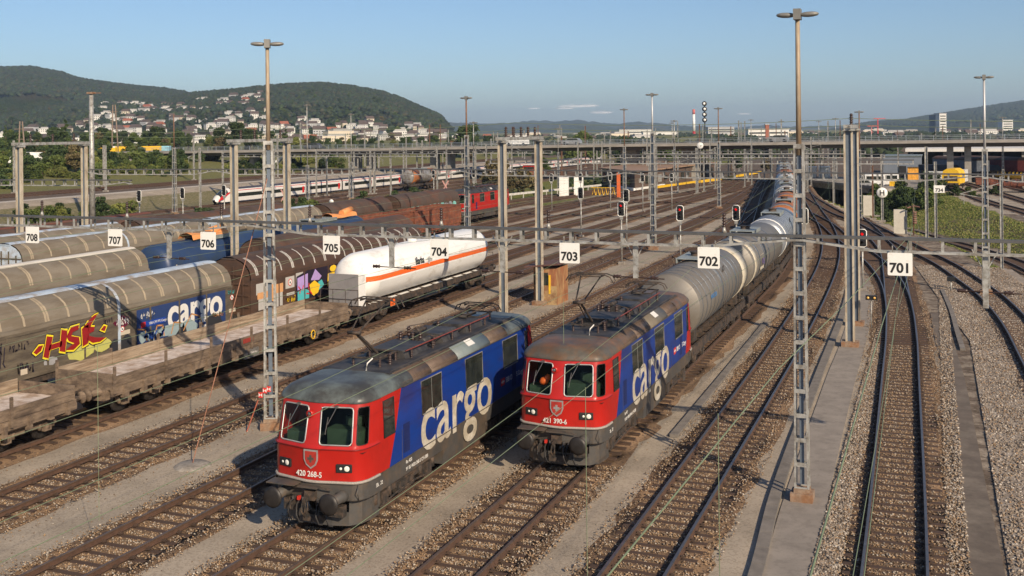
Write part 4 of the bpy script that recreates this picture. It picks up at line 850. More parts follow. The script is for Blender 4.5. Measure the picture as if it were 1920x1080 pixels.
orange_load((-44.4,55.5,4.2),'orange tarpaulin bundle lying on the first blue tank, behind sign 706',.9); orange_load((-44.4,72.5,4.15),'orange tarpaulin bundle on the far end of the second blue tank',.9)
covered('brown covered wagon on the track between mural wagon and blue tanks',(-39.9,56.5,0),20,M_brownd,M_brown,M_brownd,M_brownd,6,mid=False,group=B)
# --- row x=-53.6
wa=covered('beige covered wagon with a pale blue centre hoop, left of sign 707',(-53.6,49.6,0),19.2,M_beige,M_beiges,M_ridge,M_rib,12,group=B)
decal(wa,'graffiti_letters',[star(15.0+k*.95,2.55,.5,.32,9,70+k,.3) for k in range(3)],G_('graffiti_pale_yellow_b',(.62,.5,.2)),1.4,.02); decal(wa,'graffiti_outline',scribble(16,2.5,3,.6,8,75,.06),G_('graffiti_maroon',(.1,.01,.03)),1.4,.026)
Y0=69.4
wb=covered('beige covered wagon with a cargo panel beyond the pale blue centre hoop wagon',(-53.6,69.4,0),15.6,M_beige,M_beiges,M_ridge,M_rib,12,group=B)
pb=decal(wb,'blue_panel',[[(5,1.3),(11.5,1.3),(11.5,2.9),(5,2.9)]],G_('faded_navy_panel',(.02,.04,.13)),1.4,.008); text('cargo',2.1,M_white,pb,side_M(1.413,6.0,1.66),'side_lettering',.03,.9,.001)
wc=covered('long brown covered wagon with white graffiti low on its side, before sign 705',(-53.4,85.6,0),12.6,M_brownd,M_brown,M_brownd,M_brownd,3,mid=False,group=B)
decal(wc,'graffiti_cream_letters',[star(2+k*.9,1.9,.5,.35,9,80+k,.3) for k in range(8)],G_('graffiti_cream',(.6,.52,.36)),1.4,.02); decal(wc,'graffiti_multicolour_strokes',scribble(4.5,1.9,7,.7,14,90,.08),G_('graffiti_brick',(.45,.1,.05)),1.4,.026)
wd=covered('brown covered wagon with turquoise graffiti, coupled to the red locomotive',(-53.1,98.8,0),15.4,M_brownd,M_brown,M_brownd,M_brownd,3,mid=False,group=B)
decal(wd,'graffiti_turquoise_letters',[star(3.0+k*1.05,2.6,.5,.38,9,100+k,.32) for k in (0,1,3,5,7,10)],G_('graffiti_pale_turquoise',(.22,.55,.5)),1.4,.02); decal(wd,'graffiti_grey_letters',[star(3.0+k*1.05,2.6,.5,.36,9,120+k,.32) for k in (2,4,6,8,9)],G_('graffiti_grey_paint',(.3,.31,.34)),1.4,.02); decal(wd,'graffiti_strokes',scribble(8.3,2.6,11,.7,20,131,.05),G_('graffiti_ink',(.02,.015,.03)),1.4,.026)
covered('beige and pale ridged covered wagon on the row beyond the blue hoop wagon',(-58.4,47,0),18,M_beige,M_beiges,M_ridge,M_rib,8,group=B)
covered('brown covered wagon with a rusty ridge on the far row behind sign 706',(-58.3,66.0,0),21,M_brownd,M_brown,M_brownd,M_brownd,3,mid=False,group=B)
covered('rusty red ridged covered wagon on the farthest row at the bushes',(-62.9,52,0),22,M_brownd,M_brown,mat('rust_red_ridge',(.15,.05,.03),.8,0,.2,1),M_brownd,3,mid=False,group=B)
# --- rust red open wagons x=-48.9
def open_wagon(label,loc,L,H=3.0):
    t=thing('open_wagon',label,'goods wagon',loc,0,'rust red open wagons'); x=1.42
    m=MB(); n=10
    for sx in(-1,1): m.box(min(sx*x,sx*(x-.04)),max(sx*x,sx*(x-.04)),.2,L-.2,1.25,H)
    for y in(.2,L-.24): m.box(-x,x,y,y+.04,1.25,H)
    m.build('side_wall',M_rust,t); m=MB(); m.box(-x,x,.2,L-.2,1.2,1.27); m.build('floor',M_rustl,t)
    m=MB()
    for sx in(-1,1):
        for i in range(n+1): y=.25+(L-.5)*i/n; a=sx*x; m.box(min(a,a+sx*.09),max(a,a+sx*.09),y-.05,y+.05,1.1,H)
        m.box(min(sx*(x-.05),sx*(x+.07)),max(sx*(x-.05),sx*(x+.07)),.15,L-.15,H,H+.1)
    for y in(.15,L-.25): m.box(-x,x,y,y+.1,H,H+.1)
    m.build('posts_and_top_rail',M_rust,t); frame(t,L,col=M_rust); buffers(t,L); running(t,L); return t
open_wagon('rust red high-sided open wagon, the nearer of the two behind sign 704',(-48.9,81.5,0),11.4); open_wagon('rust red high-sided open wagon, the farther one touching the lattice mast',(-48.9,93.6,0),11.4)
# --- flat wagons x=-30.8
def flat(label,loc,L,seed):
    t=thing('low_sided_wagon',label,'goods wagon',loc,0,'low-sided flat wagons'); r=random.Random(seed)
    m=MB(); nx=7; ny=int(L*3)
    m.grid([[(-1.28+2.56*i/nx,.35+(L-.7)*j/ny,1.27+r.uniform(0,.03)) for j in range(ny+1)] for i in range(nx+1)],0,True); m.build('mineral_residue_floor',M_salt,t)
    nseg=int(L/2.9)
    for sx in(-1,1):
        for i in range(nseg):
            a=.3+(L-.6)*i/nseg; b=.3+(L-.6)*(i+1)/nseg-.05
            m=MB(); zt=1.8 if sx<0 else 1.6; m.box(min(sx*1.33,sx*1.39),max(sx*1.33,sx*1.39),a,b,1.22,1.42); m.box(min(sx*1.33,sx*1.385),max(sx*1.33,sx*1.385),a,b,1.43,zt); m.build('side_board',M_plank if sx<0 else M_flat,t)
            m=MB(); m.box(min(sx*1.39,sx*1.47),max(sx*1.39,sx*1.47),a-.06,a+.04,.95,1.95+r.uniform(0,.12)); m.build('stanchion',M_flat,t)
    for y in(.25,L-.31): m=MB(); m.box(-1.33,1.33,y,y+.06,1.22,1.72); m.build('end_board',M_flat,t)
    m=MB(); m.box(-1.35,1.35,.2,L-.2,1.1,1.22); 
    for sx in(-1,1):
        m.box(min(sx*1.3,sx*1.38),max(sx*1.3,sx*1.38),.2,L-.2,.85,1.1)
        k=.8
        while k<L-.6: m.box(sx*1.35-.1,sx*1.35+.14,k,k+r.uniform(.08,.25),.8-r.uniform(0,.2),1.18); k+=r.uniform(.5,1.1)
    m.build('chassis',M_flat,t)
    frame(t,L,.8,1.1,1.1,col=M_flat); buffers(t,L,M_flat); running(t,L,col=M_flat)
    m=MB(); m.poly([(1.48,L*.5-.55,.62),(1.48,L*.5+.75,.62),(1.48,L*.5+.85,.98),(1.48,L*.5-.55,.98)]); m.box(1.40,1.47,L*.5-.6,L*.5+.8,.6,1.0); m.build('data_panel',mat('grey_data_panel',(.14,.13,.12),.7,0,.3,5),t)
    m=MB(); m.box(1.392,1.41,L*.5-.6,L*.5+.15,1.32,1.52); m.build('red_plate',mat('faded_red_plate',(.25,.03,.02),.7,0,.2,6),t)
    m=MB(); m.tube([(1.5,L*.78+.18*math.cos(a*.63),.72+.22*math.sin(a*.63)) for a in range(11)],.028,5); m.build('yellow_handwheel',M_yel,t)
    for k in(-.35,.35): text('31 85 3954'if k<0 else'Kps',.13,M_white,t,side_M(1.483,L*.5+k*.9-.15,.78),'data_lettering',0,1,.001)
    return t
flat('low-sided flat wagon with pinkish mineral residue in front of the mural wagon',(-30.8,32.2,0),18.3,1)
flat('low-sided flat wagon cut off by the left edge of the picture',(-30.8,12.6,0),18.2,2)
# --- white gas tank wagon
gt=thing('gas_tank_wagon','white gas tank wagon with an orange band and a grey end shield','tank wagon',(-30.8,51.3,0))
L=19.8; R=1.42; zc=2.62
m=MB(); pr=[(0,1.35),(R*.45,1.40),(R*.78,1.62),(R*.93,1.95),(R,2.4)]; m.lathe(pr+[(r,L+.6-h) for r,h in pr[::-1]],(0,0,zc),'y',36); m.build('tank_barrel',M_wwhite,gt)
m=MB(); za=[-.11,.11]
for sx in(-1,1):
    rows=[]
    for dz in(-.14,0,.14):
        z=dz+.02; rows.append([(sx*math.sqrt(max(0,(rr+.012)**2-z*z)),y,zc+z) for rr,y in [(R*.70,1.52),(R*.83,1.68),(R*.93,1.95),(R,2.4),(R,L-1.8),(R*.93,L-1.35)]])
    m.grid(rows)
m.build('orange_band',M_org,gt)
m=MB(); m.grid([[(1.447*math.cos(RAD(a)),y,zc+1.447*math.sin(RAD(a))) for y in(2.45,L-1.85)] for a in(-78,-64,-50,-36,-22,-8)],0,True); m.grid([[(.55,y,1.13) for y in(2.45,L-1.85)],[(1.0,y,1.02) for y in (2.45,L-1.85)],[(1.12,y,1.1) for y in (2.45,L-1.85)]],0,True); m.build('sun_shield_skirt',M_wwhite,gt)
m=MB(); m.box(-1.15,.75,1.05,1.1,1.2,2.95); m.build('end_shield',M_gshield,gt); m=MB(); m.box(.75,1.15,1.1,1.18,1.2,2.95); m.build('white_end_plate',M_wwhite,gt)
text('Barba',.62,M_ink,gt,side_M(1.452,6.9,2.85)@Matrix.Rotation(-.12,4,'X'),'side_lettering',.02,.8,.002); text('gas',.62,mat('pale_grey_lettering',(.45,.45,.44)),gt,side_M(1.452,8.55,2.85)@Matrix.Rotation(-.12,4,'X'),'side_lettering',.02,.8,.002)
frame(gt,L,.95,1.2,1.15); buffers(gt,L); running(gt,L,(2.6,L-2.6))
m=MB(); m.box(1.2,1.22,4.0,4.55,.75,1.2); m.build('orange_hazard_plate',M_org,gt); text('23',.2,M_ink,gt,side_M(1.222,4.1,1.0),'hazard_lettering',.01,1,.001); text('1965',.16,M_ink,gt,side_M(1.222,4.06,.8),'hazard_lettering',.01,1,.001)
m=MB()
for y in(.25,L-.2):
    for x in(-1.2,-.4,.4,1.2): m.tube([(x,y,1.1),(x,y,2.2)],.02,4)
    m.tube([(-1.2,y,2.2),(1.2,y,2.2)],.02,4); m.tube([(-1.2,y,1.65),(1.2,y,1.65)],.02,4)
m.tube([(1.25,L-2.5,.9),(1.3,L-1.9,1.0),(1.3,L-1.2,.95)],.05,5); m.build('end_railing',M_under,gt)
m=MB(); m.cyl((0,9.2,zc+R-.1),(0,9.2,zc+R+.15),.3); m.build('manhole_dome',M_wwhite,gt)
# --- tank train on x=-11.3
TL=14.6; y=47.0; cols=[('dull grey steel tank wagon with dark bands, coupled behind the rusty-roofed locomotive',M_tsteel,[(k*.95+1.2,k*.95+1.225,M_tband) for k in range(11)]+[(6.2,6.35,M_tband),(9.9,10.0,M_tband),(12.0,13.4,M_cream)]),('second grey steel tank wagon with a cream front jacket under the number beam',M_tsteel,[(1.15,2.2,M_cream),(3.0,3.25,M_tband),(5.0,5.2,M_tband),(7.0,7.2,M_tband),(9.5,9.7,M_tband)]),
 ('bluish steel ribbed tank wagon with raised walkway, third in the tank train',mat('bluish_steel_cladding',(.27,.29,.32),.4,.4,.1,1),[(1.1,1.7,M_sign)]+[(k,k+.14,M_tband) for k in(2.6,3.7,4.8,5.9,7,8.1,9.2,10.3,11.4)]),
 ('brown and orange tank wagon, fourth in the tank train',M_torange,[(1.1,3.0,M_tgrey)]),('rusty orange tank wagon with a white collar, fifth in the tank train',M_torange,[(1.1,2.0,M_tgrey),(12.2,13.5,M_sign)]),('grey tank wagon with white end, sixth in the tank train',M_tgrey,[(1.1,1.6,M_sign)]),('dark grey tank wagon, seventh in the tank train',M_tgrey,[(5,5.4,M_sign)]),
 ('pale grey tank wagon, eighth in the tank train',mat('pale_grey_tank',(.45,.45,.43),.5,.1,.15,1),[]),('brown tank wagon, ninth in the tank train',M_torange,[(6,6.3,M_tgrey)]),
 ('grey tank wagon, tenth in the tank train',M_tgrey,[]),('dark steel tank wagon, eleventh in the tank train',M_tgrey,[(5,6,M_tband)]),('last grey tank wagon of the train under the road bridge',M_tgrey,[])]
for lab,c,b in cols:
    x0=-11.3+T1x(y); x1=-11.3+T1x(y+TL); rz=math.atan2(-(x1-x0),TL)
    w=rot_tank('tank_wagon',lab,(x0,y,0),TL,1.5,2.82,c,ends=(c is not M_tsteel) ,bands=b,rz=rz,group='wagons of the long tank train')
    if y==47.0:
        text('WASCOSA',.3,mat('light_blue_lettering',(.05,.2,.45)),w,side_M(1.512,3.0,2.9),'side_lettering',.02,1,.001)
        k=MB(); 
        for yy in(11.6,): k.box(1.15,1.19,yy,yy+1.1,.75,1.0)
        k.build('yellow_black_step',M_yel,w)
    if y==47+15.3: 
        k=MB(); k.prism([(-.7,-.45),(.7,-.45),(.7,.45),(-.7,.45)],lambda u,v,d:(1.53+d-abs(v)*.18,4.2+u,2.75+v),0,.01); k.build('logo_board',M_cream,w); text('VTG',.5,mat('violet_lettering',(.12,.08,.25)),w,side_M(1.545,3.7,2.6),'side_lettering',.03,1,.001)
    y+=15.3
# ---------------- gantries, masts, signals, wires ----------------
M_galv=mat('weathered_galvanised_steel',(.42,.415,.39),.5,.35,.18,2,(.22,.2,.17),.35,3); M_galvd=mat('dark_edge_steel',(.10,.10,.10),.6,.3,.2,3); M_polep=mat('tan_painted_steel_pole',(.36,.30,.22),.6,.1,.15,1.5,(.26,.17,.1),.4,2,(2,2,.4)); M_beige_col=mat('cream_steel_column',(.50,.44,.34),.6,.1,.12,1.5,(.33,.26,.18),.35,2,(2,2,.5)); M_web=mat('blue_grey_steel_web',(.13,.16,.20),.5,.3,.2,2)
M_found=mat('rusty_stained_concrete_base',(.28,.2,.14),.9,0,.3,3,(.2,.1,.05),.4,2); M_sigb=mat('signal_black',(.012,.012,.013),.5,0,.2,3); M_redlamp=mat('red_signal_light',(.75,.01,.01),.4,0,.02,1,emit=.9); M_dlens=mat('dark_signal_lens',(.02,.02,.02),.15,0,.1,1)
M_wire=mat('verdigris_copper_wire',(.20,.25,.15),.6,.2,.15,.6); M_wired=mat('grey_catenary_rope',(.18,.18,.16),.6,.3,.15,.6); M_redw=mat('red_white_board',(.7,.05,.04),.5,0,.05,2); M_rustpole=mat('rust_brown_pole',(.17,.09,.055),.75,0,.25,2)
M_lampgrey=mat('grey_lamp_housing',(.2,.195,.18),.5,.2,.15,3)
def lattice_mast(label,x,y,H,hl,w=.62,head=True,pole=M_polep,base=True,ang=0,lat=M_galv,group='lattice lamp masts of the yard',name='lamp_mast',headw=.66,z=-.26,cat='mast'):
    t=thing(name,label,cat,(x,y,z),ang,group)
    if base:
        m=MB(); m.box(-w*.85,w*.85,-w*.85,w*.85,0,.28); m.box(-w*.6,w*.6,-w*.6,w*.6,.28,.4); m.build('foundation',M_found,t)
    m=MB(); 
    for sx in(-1,1):
        for sy in(-1,1):
            a=w/2; b=w*.32; m.bar((sx*a,sy*a*.8,.3),(sx*b,sy*b*.8,hl),.15*w,.15*w)
    n=max(5,int(hl/(w*2.0)))
    for i in range(n+1):
        f=i/n; z=.38+(hl-.42)*f; k=w/2+(w*.32-w/2)*f
        for s in(-1,1): m.box(-k,k,s*k*.8-.02,s*k*.8+.02,z-.06,z+.06); m.box(s*k-.02,s*k+.02,-k*.8,k*.8,z-.05,z+.05)
    m.box(-w*.4,w*.4,-w*.32,w*.32,hl-.05,hl+.04); m.build('lattice_base',lat,t)
    m=MB(); m.cyl((0,0,hl-.3),(0,0,H-.3),.062+.05*w,.05+.045*w,n=12); m.build('pole',pole,t); m=MB(); m.box(-w*.16,w*.16,-.03,.03,.5,hl-.3); m.build('inner_web',M_web,t)
    if head:
        hw=headw; m=MB(); m.box(-.26*hw/1.6,.26*hw/1.6,-.2,.2,H-.34,H-.02); h=m.build('lamp_head',M_lampgrey,t)
        for sx in(-1,1):
            m=MB(); rows=[]
            for d,r in((.26,.06),(.4,.09),(.7,.11),(1.1,.105),(1.4,.07),(1.5,.02)):
                d*=hw/1.6; rows.append([(sx*d,r*1.2*math.cos(a*math.pi/5),H-.2+.03*d+r*.75*math.sin(a*math.pi/5)) for a in range(11)])
            m.grid(rows); m.build('lamp_arm',M_lampgrey,h)
    return t
lattice_mast('nearest lamp mast on the right, standing beside the grey path',-3.76,32.9,14.75,10.65,.38)
lattice_mast('lamp mast left of the nearest locomotive, with a red and white board near its foot',-23.45,34.2,14.75,10.85,.44,ang=.5)
lattice_mast('lamp mast in front of the rust red wagons, left of sign 704',-40.7,91.4,14.5,10.8,.46,pole=M_rustpole)
lattice_mast('lamp mast in the middle of the yard between signs 703 and 702',-24.3,97.0,14.6,10.9,.46,pole=mat('pale_zinc_pole',(.5,.5,.5),.5,.3,.1,1))
lattice_mast('rust brown lamp mast before the long brown hut',-40.2,144.4,14.2,8.9,.44,pole=M_rustpole)
lattice_mast('lamp mast left of the tank train shadow with brown pole',-27.9,149,14.2,9.4,.44,pole=M_rustpole)
lattice_mast('grey lamp mast among the left main line tracks, left of centre',-88.2,138.8,15.6,6.3,.5,pole=M_galv)
lattice_mast('lamp mast right of the pedestrian stairs by the main line',-90,155,14.4,6.3,.5,pole=M_galv)
lattice_mast('lamp mast on the right by the grass bank, right of sign 701',3.15,77.4,14.6,9.6,.44,pole=mat('pale_zinc_pole',(.5,.5,.5)))
lattice_mast('slim lamp mast rising behind the steel columns on the right',-8.2,133,13.2,8.5,.44,pole=M_rustpole,headw=.6)
lattice_mast('lamp mast with brown pole left of the left portal frames',-98.5,121,14.3,9.3,.5,pole=M_rustpole,head=False)
far_l=[(-63,182,11.7,'slim lamp mast beside the signal clock'),(-47,205,13.0,'slim lamp mast behind the brown hut'),(-70,160,12.8,'thin lamp mast just left of the double portal frame'),(-20.5,250,13.4,'distant lamp mast right of the nearest lamp mast'),(-13.5,262,11.5,'distant lamp mast between bridge and steel columns'),(-34,262,13,'distant lamp mast before the white and red factory'),(-62,268,13,'distant lamp mast near the chimney'),(12.5,228,13.0,'lamp mast among the goods wagons at far right'),(20,262,12,'far lamp mast at the right picture edge'),(-28,290,13,'distant lamp mast above the tank train end'),(-44,280,13.6,'distant lamp mast behind the white disc signal')]
for x,y,H,l in far_l: lattice_mast(l,x,y,H,H*.62,.4,pole=M_galv,base=False,headw=.8,group='slender distant lamp masts')
mr=random.Random(12)
spots=[(-112,150,'beside the long train nose'),(-113,166,'left of the white train cab'),(-99.6,128,'before the nose of the white train'),(-94.8,170,'in front of the white train'),(-80.5,190,'behind the small tank wagon'),(-96,205,'before the white train middle'),(-113,225,'behind the white train'),(-85,230,'under the road bridge left of centre'),(-128,140,'by the embankment track'),(-139.5,118,'left on the embankment'),(-139.6,132,'beside the embankment track, next in the row'),(-139.4,152,'on the embankment before the yellow trucks'),(-140,178,'on the embankment before the graffiti wall'),(-140,205,'on the embankment at the bridge end'),(-128,190,'between embankment and white train'),(-70,215,'left of the double pier'),(-60,232,'right of the wide pier'),(-55,215,'behind the brown hut roof'),(-36,225,'above the throat of the yard'),(-18,222,'beside the underpass'),(-7,240,'by the white vans'),(-31,232,'left of the tank train end'),(-75,245,'in the shade of the bridge'),(-100,250,'under the bridge at left'),(-118,262,'behind the stairs')]
def simple_mast(label,x,y,H,z=-.26,r=.11,arm=0,m_=M_galv,group='plain catenary posts'):
    t=thing('catenary_mast',label,'mast',(x,y,z),0,group); m=MB(); m.box(-.35,.35,-.35,.35,0,.25); m.build('foundation',M_conc,t)
    m=MB(); 
    for s in(-1,1): m.box(s*r-.02,s*r+.02,-r,r,.2,H)
    m.box(-r,r,-.015,.015,.2,H); m.build('post',m_,t)
    if arm: m=MB(); m.bar((0,0,H-.5),(arm,0,H-1.4),.06,.06); m.bar((0,0,H-1.9),(arm,0,H-1.4),.05,.05); m.bar((arm*.9,0,H-1.4),(arm*.9,0,H-2.2),.04,.04); m.build('bracket_arm',m_,t)
    return t
mq=random.Random(71)
for i in range(44):
    x=mq.choice((-128,-112.5,-100.6,-94.7,-89.8,-80,-66,-58,-42,-37.8,-33,-22)) ; y=mq.uniform(135,240)
    if x>-80: y=mq.uniform(160,240)
    simple_mast('thin grey catenary post standing between the distant yard tracks',x+mq.uniform(-.3,.3),y,mq.uniform(7.2,9.5),-.26,.10,mq.choice((0,2,-2)),M_galv,'catenary posts between the distant tracks')
for x,y,l in spots: simple_mast('plain grey post '+l,x,y,mr.uniform(7.6,9.2),gz(x,y),.12,mr.choice((0,0,2.2,-2.2)))
# thick round steel pole at left
t=thing('steel_pole','thick plain galvanised pole rising above the left portal frames','mast',(-100.5,107.5,-.26)); m=MB(); m.cyl((0,0,0),(0,0,16.6),.38,.26,n=16); m.build('pole',M_galv,t); m=MB(); m.box(-.4,.4,-.4,.4,16.5,16.75); m.bar((0,0,16.6),(1.6,0,16.6),.1,.1); m.build('pole_cap',M_found,t)
# right side posts
for a in[(-.7,112.9,9.2,'plain grey post left of the 734 board, on the bank'),(.15,125.2,8.8,'plain grey post right of the 734 board, on the bank')]: simple_mast(a[3],a[0],a[1],a[2],gz(a[0],a[1]),.13)
simple_mast('plain post with a grey switch box, right of the grass bank',4.9,92,7.5,gz(4.9,92),.1,-3.0)
simple_mast('plain grey post carrying the round H disc',-5.7,133,8.0,-.3,.12); simple_mast('thin rusty post left of the round H disc',-6.9,136,6.6,-.3,.07,0,M_rustpole)
simple_mast('post at the mouth of the underpass, left',-20.3,190,7.5,-.3,.13);simple_mast('post at the mouth of the underpass, right',-14.8,176,7.5,-1.5,.13);simple_mast('post behind the underpass post',-22.5,205,8,-.3,.12)
# portals of the number gantry (y=57) : twin columns + head beam running along the tracks
def hcol(m,x,y,z0,z1,w=.36,mi=0,wi=1):
    for s in(-1,1): m.box(x+s*w/2-.045,x+s*w/2+.045,y-.13,y+.13,z0,z1,mi)
    m.box(x-w/2+.045,x+w/2-.045,y-.02,y+.02,z0,z1,wi)
def portal(label,x,y0,y1,H,shift=0,ins=4):
    t=thing('portal_frame',label,'gantry portal',(x,y0,-.26),0,'steel portal frames carrying the feeder lines')
    for xx,yy in((0,0),(shift,y1-y0)):
        m=MB(); hcol(m,xx,yy,.25,H); c=m.build('column',[M_beige_col,M_web],t); m=MB(); m.box(xx-.42,xx+.42,yy-.4,yy+.4,0,.27); m.build('foundation',M_found,t)
        m=MB(); m.box(xx-.32,xx+.32,yy-.28,yy+.28,H,H+.1); m.build('cap_plate',M_galv,t)
    m=MB(); 
    for s in(-.16,.16): m.bar((s,-.5,H+.22),(shift+s,y1-y0+.5,H+.22),.07,.2)
    for k in range(10): q=(y1-y0)*k/9; xx=shift*k/9; m.bar((xx-.16,q,H+.2),(xx+.16,q,H+.2),.05,.05)
    m.build('head_beam',M_galv,t)
    for k in range(ins):
        m=MB(); f=(k+.5)/ins; insulator(m,shift*f,(y1-y0)*f,H+.3,.62,.12); m.build('insulator',M_ins,t)
    return t
portal('steel portal frame right of the near lamp mast, seen almost end-on',-4.05,56.9,63.0,11.0,-.1,1)
portal('steel portal frame in the centre, astride the small rusty hut',-23.15,57,64.3,10.5,-.45,5)
portal('steel portal frame behind the lamp mast left of centre',-41.7,57,63.6,10.5,-.4,4)
portal('steel portal frame at the far left',-59.8,57,63.6,10.4,-.4,3)
# number beam
def beam(label,x0,x1,y,z,h=.42,step=1.0,deep=None,group='cross beams over the tracks',name='cross_beam',sc=1.0):
    t=thing(name,label,'gantry beam',(x0,y,z),0,group); L=x1-x0
    def sag(x):
        if not deep: return h
        for a,b in deep:
            if a<=x<=b:
                u=(x-a)/(b-a); return h+.18*sc if .14<u<.86 else h*.35+(h*.65+.18*sc)*min(u,1-u)/.14
        return h
    N=int(L/step); top=MB(); bot=MB(); ver=MB()
    W_=.17*sc
    for s in(-W_,W_): top.bar((0,s,0),(L,s,0),.08*sc,.12*sc)
    top.bar((0,0,.055*sc),(L,0,.055*sc),.3*sc,.02)
    P=[(i*L/(N*2)) for i in range(2*N+1)]
    for s in(-W_,W_):
        for a,b in zip(P,P[1:]): bot.bar((a,s,-sag(x0+a)),(b,s,-sag(x0+b)),.09*sc,.1*sc)
    for i in range(N+1):
        a=min(max(.1,i*L/N),L-.1)
        for s in(-W_,W_): ver.bar((a,s,-.05*sc),(a,s,-sag(x0+a)+.04*sc),.13*sc,.05*sc,up=(0,1,0))
        ver.bar((a,-W_,-sag(x0+a)+.0),(a,W_,-sag(x0+a)+.0),.1*sc,.04)
    top.build('top_chord',M_galvd,t); bot.build('bottom_chord',M_galv,t); ver.build('vertical_ties',M_galv,t); return t
DE=[(-42,-32),(-32,-23.46),(-23.46,-13.4),(-13.4,-3.76),(-3.76,6.5)]
def beam2(label,p0,p1,z,h,step,deep,sc=.6):
    """beam between two world points"""
    t=beam(label,0,math.hypot(p1[0]-p0[0],p1[1]-p0[1]),0,0,h,step,deep,sc=sc); t.location=(p0[0],p0[1],z); t.rotation_euler=(0,0,math.atan2(p1[1]-p0[1],p1[0]-p0[0])); return t
beam('long trussed cross beam carrying the number boards 701 to 708',-40,6.2,32.75,7.68,.27,.85,[(-40,-23.46),(-23.46,-3.76),(-3.76,12)],sc=.62)
beam2('trussed cross beam over the yard before the road bridge, carrying board 734',(-50,91),(6,84.5),7.4,.36,1.0,[(0,9.4),(9.4,25.8),(25.8,53.5),(53.5,70)],.8)
beam2('trussed cross beam over the main line tracks at left',(-81.7,86.1),(-50.3,90.5),7.4,.36,1.0,[(0,15),(15,32)],.8)
beam2('lower trussed cross beam at far left behind the portal frame',(-95,62),(-58,66.2),7.4,.3,1.0,[(0,18),(18,37.2)],.7)
for y,z,x0,x1,l in((124,7.3,-52,-2,'third cross beam over the yard'),(150,7.3,-44,-6,'fourth cross beam over the yard'),(176,7.4,-110,-62,'cross beam over the white train by the bridge'),(178,7.2,-46,-10,'fifth cross beam, just before the road bridge'),(150,7.5,-112,-72,'cross beam over the white train at centre left')): beam(l,x0,x1,y,z,.42,1.6,None)
def board(label,txt,x,y,z1,w=1.15,h=1.13,size=.62,group='white number boards on the gantry beam',strip=True,name='number_board'):
    t=thing(name,label,'sign',(x,y,z1-h),0,group)
    m=MB(); c=.025; m.prism([(-w/2+c,0),(w/2-c,0),(w/2,c),(w/2,h-c),(w/2-c,h),(-w/2+c,h),(-w/2,h-c),(-w/2,c)],lambda u,v,d:(u,d,v),0,.03); m.build('panel',M_sign,t)
    if strip:
        for sx in(-1,1): m=MB(); m.bar((sx*w*.3,.06,h-.2),(sx*w*.3,.06,h+.2),.04,.03); m.build('hanger',M_galv,t)
    te=text(txt,size,M_ink,t,front_M(0,-.005,h*.14,0),'number_lettering',.03,1.0,.001,'CENTER'); return t
for n,x in(('701',-1.62),('702',-11.2),('703',-19.0),('704',-27.05),('705',-34.35),('706',-43.5),('707',-51.05),('708',-58.3)):
    board('white board with black number %s hanging from the long cross beam'%n,n,x*.573,32.45,7.30,.67,.65,.385)
board('small white board with number 734 under the second cross beam','734',.35,85.2,6.55,.75,.55,.36,None)
# dropper posts under beam with insulators/struts
for x,l in((-46.9,'between signs 707 and 706'),(-30.4,'between signs 705 and 704'),(-15.3,'between signs 703 and 702'),(2.3,'right of sign 701'),(-23.2,'on the central portal column')):
    t=thing('drop_bracket','short grey drop post hanging from the long cross beam '+l,'bracket',(x*.576,32.85,7.45),0,'drop posts under the cross beam'); t.scale=(.577,)*3; m=MB(); m.box(-.13,.13,-.1,.1,-2.15 if x!=2.3 else -2.9,-.1); m.build('post',M_galv,t)
    m=MB(); m.bar((-.6,0,-.05),(-.1,0,-1.0),.05,.05); m.bar((.6,0,-.05),(.1,0,-1.0),.05,.05); m.build('struts',M_galv,t)
    m=MB(); m.lathe([(.03,-1.3),(.11,-1.25),(.07,-1.15),(.11,-1.05),(.07,-.95),(.11,-.85),(.03,-.8)],(0,0,-2.1),'x',8); m.tube([(-1.3,0,-2.1),(1.6,0,-2.15)],.03,4); m.lathe([(.03,.8),(.11,.85),(.07,.95),(.11,1.05),(.07,1.15),(.11,1.25),(.03,1.3)],(0,0,-2.12),'x',8); m.build('insulator',M_ins,t)
for i,(x,l) in enumerate([(-57.6,'above sign 708'),(-50.2,'above sign 707'),(-42.6,'above sign 706'),(-20.3,'left of sign 703, above the beam'),(-10.4,'above sign 702'),(-27.0,'above sign 704'),(-36,'left above sign 705')]):
    t=thing('support_insulator','brown ribbed insulator standing on the long cross beam '+l,'insulator',(x*.576,32.75,7.72),0,'insulators standing on the long cross beam'); t.scale=(.577,)*3; m=MB(); m.cyl((0,0,0),(0,0,.3),.14,.06,n=8); m.build('foot',M_galv,t); m=MB(); insulator(m,0,0,.3,.75,.13); m.build('ribbed_body',M_ins,t)
